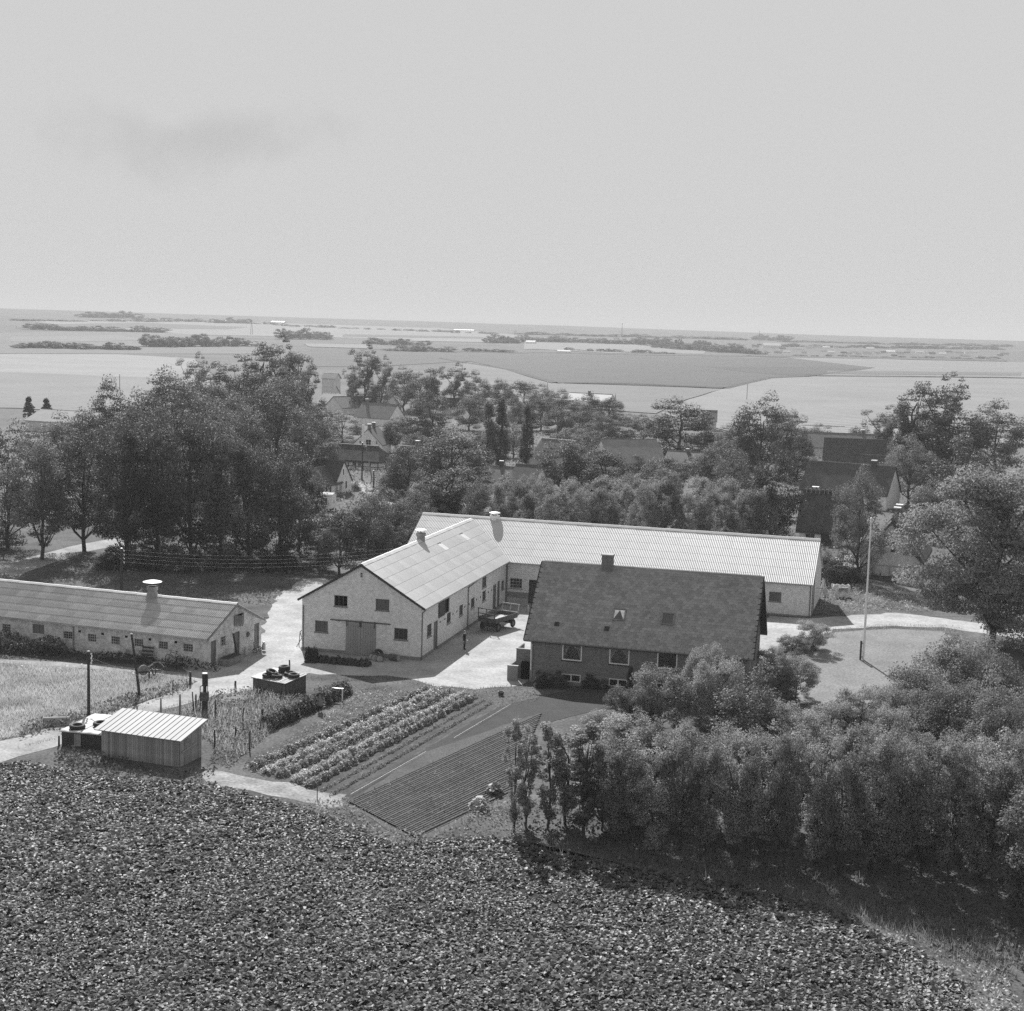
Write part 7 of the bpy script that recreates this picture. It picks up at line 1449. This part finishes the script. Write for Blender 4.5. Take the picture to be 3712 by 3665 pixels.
# ------------------------------------------------------------------ far landscape
def far_tree(px, py, hpx, wpx, label, group):
    g = G(px, py); s = ppm(g); _tc[0] += 1; pr = PR['far'][_tc[0] % 3]; t = thing('distant_tree', label, 'tree', g - Vector((0, 0, 0.5)), random.Random(px).uniform(0, 6), group); t.scale = (wpx / s / pr.W, wpx / s / pr.W, hpx / s / pr.H); put('trunk', pr.trunk, t); put('crown', pr.crown, t)
rng = random.Random(77)
def hedgeline(x0, y0, x1, y1, step, h, w, label, group, jit=3):
    x = x0
    while x < x1:
        t = (x - x0) / (x1 - x0); far_tree(x, y0 + (y1 - y0) * t + rng.uniform(-jit, jit) * 0.4, h * rng.uniform(0.5, 1.3), w * rng.uniform(1.0, 2.0), label, group); x += step * rng.uniform(0.7, 1.3)
hedgeline(70, 1262, 520, 1268, 26, 22, 44, 'tree in the lower hedgerow of the left fields', 'lower hedgerow on the left')
hedgeline(540, 1258, 900, 1255, 24, 34, 44, 'tree in the long hedgerow behind the grove', 'hedgerow behind the grove')
hedgeline(120, 1195, 600, 1205, 24, 18, 40, 'tree in the upper hedgerow of the left fields', 'upper hedgerow on the left')
hedgeline(300, 1150, 500, 1154, 20, 20, 40, 'tree in the wood on the left skyline', 'wood on the left skyline')
hedgeline(500, 1160, 1000, 1176, 40, 10, 26, 'tree scattered along the left skyline', 'trees on the left skyline')
hedgeline(780, 1170, 900, 1172, 16, 18, 28, 'tree in the skyline copse beside the far farm', 'skyline copse')
hedgeline(1022, 1228, 1195, 1230, 22, 34, 40, 'dark tree in the square copse beyond the grove', 'square copse')
hedgeline(1340, 1246, 1540, 1254, 26, 20, 34, 'tree along the field boundary beyond the village', 'boundary trees'); hedgeline(1420, 1272, 1640, 1278, 34, 20, 40, 'round bush along the crop field edge', 'boundary bushes')
hedgeline(1700, 1274, 1850, 1276, 26, 16, 34, 'bush at the end of the crop field edge', 'boundary bushes')
hedgeline(1000, 1180, 1800, 1212, 44, 9, 26, 'tree scattered along the middle skyline', 'trees on the middle skyline')
hedgeline(1775, 1242, 1900, 1246, 18, 24, 34, 'dark tree in the copse before the far town', 'copse before the town')
hedgeline(1900, 1235, 2320, 1250, 24, 18, 36, 'tree in the belt before the far town', 'belt before the town')
hedgeline(2320, 1250, 2760, 1285, 24, 30, 40, 'tree in the wooded rise right of the chimney stack', 'wooded rise'); hedgeline(2400, 1262, 2700, 1282, 30, 24, 40, 'low tree along the wooded rise', 'wooded rise')
hedgeline(2060, 1270, 2440, 1283, 30, 10, 26, 'bush along the town-side field edge', 'town-side bushes')
hedgeline(2750, 1255, 3640, 1268, 34, 10, 34, 'tree among the houses of the far town', 'town trees'); hedgeline(2740, 1232, 2860, 1236, 16, 16, 26, 'tree in the clump on the right skyline', 'right skyline clump')
hedgeline(2900, 1290, 3650, 1302, 46, 7, 26, 'bush along the near edge of the far town', 'town bushes')
hedgeline(60, 1163, 700, 1166, 55, 8, 46, 'hazy tree on the far left horizon', 'horizon trees on the left')
hedgeline(1900, 1212, 2700, 1232, 50, 9, 48, 'hazy tree on the horizon by the chimney stack', 'horizon trees by the stack')
hedgeline(2860, 1240, 3640, 1256, 60, 7, 50, 'hazy tree on the horizon beyond the far town', 'horizon trees beyond the town')
# a small prototype house for the far town
def far_house(px, py, wpx, hpx, label, group, roof):
    g = G(px, py); s = ppm(g); L = wpx / s; h = hpx / s; t = thing('distant_house', label, 'house', g, random.Random(px).uniform(-0.4, 0.3), group); W = L * 0.5
    b = MB().box(-L / 2, L / 2, 0, W, -1, h * 0.5); b.build('wall', 'limewash', t)
    r = MB(); e = 0.04 * L; r.add([(-L / 2 - e, -e, h * 0.5), (L / 2 + e, -e, h * 0.5), (L / 2 + e, W + e, h * 0.5), (-L / 2 - e, W + e, h * 0.5), (-L / 2 - e, W / 2, h), (L / 2 + e, W / 2, h)], [(0, 1, 5, 4), (2, 3, 4, 5), (0, 4, 3), (1, 2, 5), (3, 2, 1, 0)]); r.build('roof', roof, t)
for i in range(46):
    px = 2740 + i * 20 + rng.uniform(-9, 9); py = 1268 + (px - 2740) * 0.030 + rng.uniform(-14, 14); far_house(px, py, rng.uniform(14, 30), rng.uniform(7, 11), 'small pale house of the far town', 'houses of the far town', rng.choice(['light_roof', 'pale_tile', 'pale_tile', 'grey_sheet']))
for i in range(12): far_house(1950 + i * 32 + rng.uniform(-9, 9), 1226 + i * 0.9 + rng.uniform(-4, 4), rng.uniform(14, 30), rng.uniform(6, 9), 'low house among the trees left of the chimney stack', 'houses near the stack', 'pale_tile')
for px, py, w, h, lb in ((1006, 1172, 46, 8, 'long white-roofed farm building on the left skyline'), (838, 1168, 40, 7, 'pale farm building beside the skyline copse'), (1680, 1200, 70, 6, 'long pale building on the middle skyline'), (2045, 1278, 46, 9, 'white farmhouse in the field before the far town'), (1922, 1246, 34, 12, 'pale gabled barn at the end of the dark copse'), (2800, 1262, 60, 18, 'large pale block at the left of the far town')): far_house(px, py, w, h, lb, None, 'light_roof')
g = G(2254, 1222); st_ = thing('chimney_stack', 'tall thin factory chimney on the horizon', 'chimney', g); hh = height_to(g, 1174); MB().tube((0, 0, -1), (0, 0, hh), hh * 0.03, hh * 0.02, 10).build('shaft', 'concrete', st_); MB().lathe([(hh * 0.024, 0), (hh * 0.024, hh * 0.04), (hh * 0.015, hh * 0.04)], 10, (0, 0, hh)).build('rim', 'dark_paint', st_)
for px, py, tp, lb in ((912, 1212, 1156, 'lattice power mast left of the square copse'), (2752, 1238, 1197, 'thin mast on the right skyline'), (3324, 1262, 1236, 'lattice mast over the far town'), (1866, 1246, 1194, 'thin mast by the copse before the town')):
    g = G(px, py); h = height_to(g, tp); t = thing('power_mast', lb, 'mast', g); w = h * 0.07; b = MB()
    for sx in (-1, 1):
        for sy in (-1, 1): b.tube((sx * w, sy * w, 0), (0, 0, h), h * 0.009, h * 0.006, 4)
    b.build('lattice', 'steel', t); MB().bar((-h * 0.12, 0, h * 0.85), (h * 0.12, 0, h * 0.85), h * 0.012, h * 0.012).build('cross_arm', 'steel', t)

# ------------------------------------------------------------------ haze
hz_m = bpy.data.materials.new('haze'); hz_m.use_nodes = True; hn, hl = hz_m.node_tree.nodes, hz_m.node_tree.links; hn.clear()
ho = hn.new('ShaderNodeOutputMaterial'); hv = hn.new('ShaderNodeVolumePrincipled'); hv.inputs['Color'].default_value = grey(0.85); hv.inputs['Density'].default_value = 0.00019; hv.inputs['Anisotropy'].default_value = 0.0; hl.new(hv.outputs[0], ho.inputs['Volume'])
MATS['haze'] = hz_m
if True:
    hb = MB().box(-7500, 7500, -7500, 7500, -3, 110).build('haze', 'haze'); tag(hb, kind='stuff')
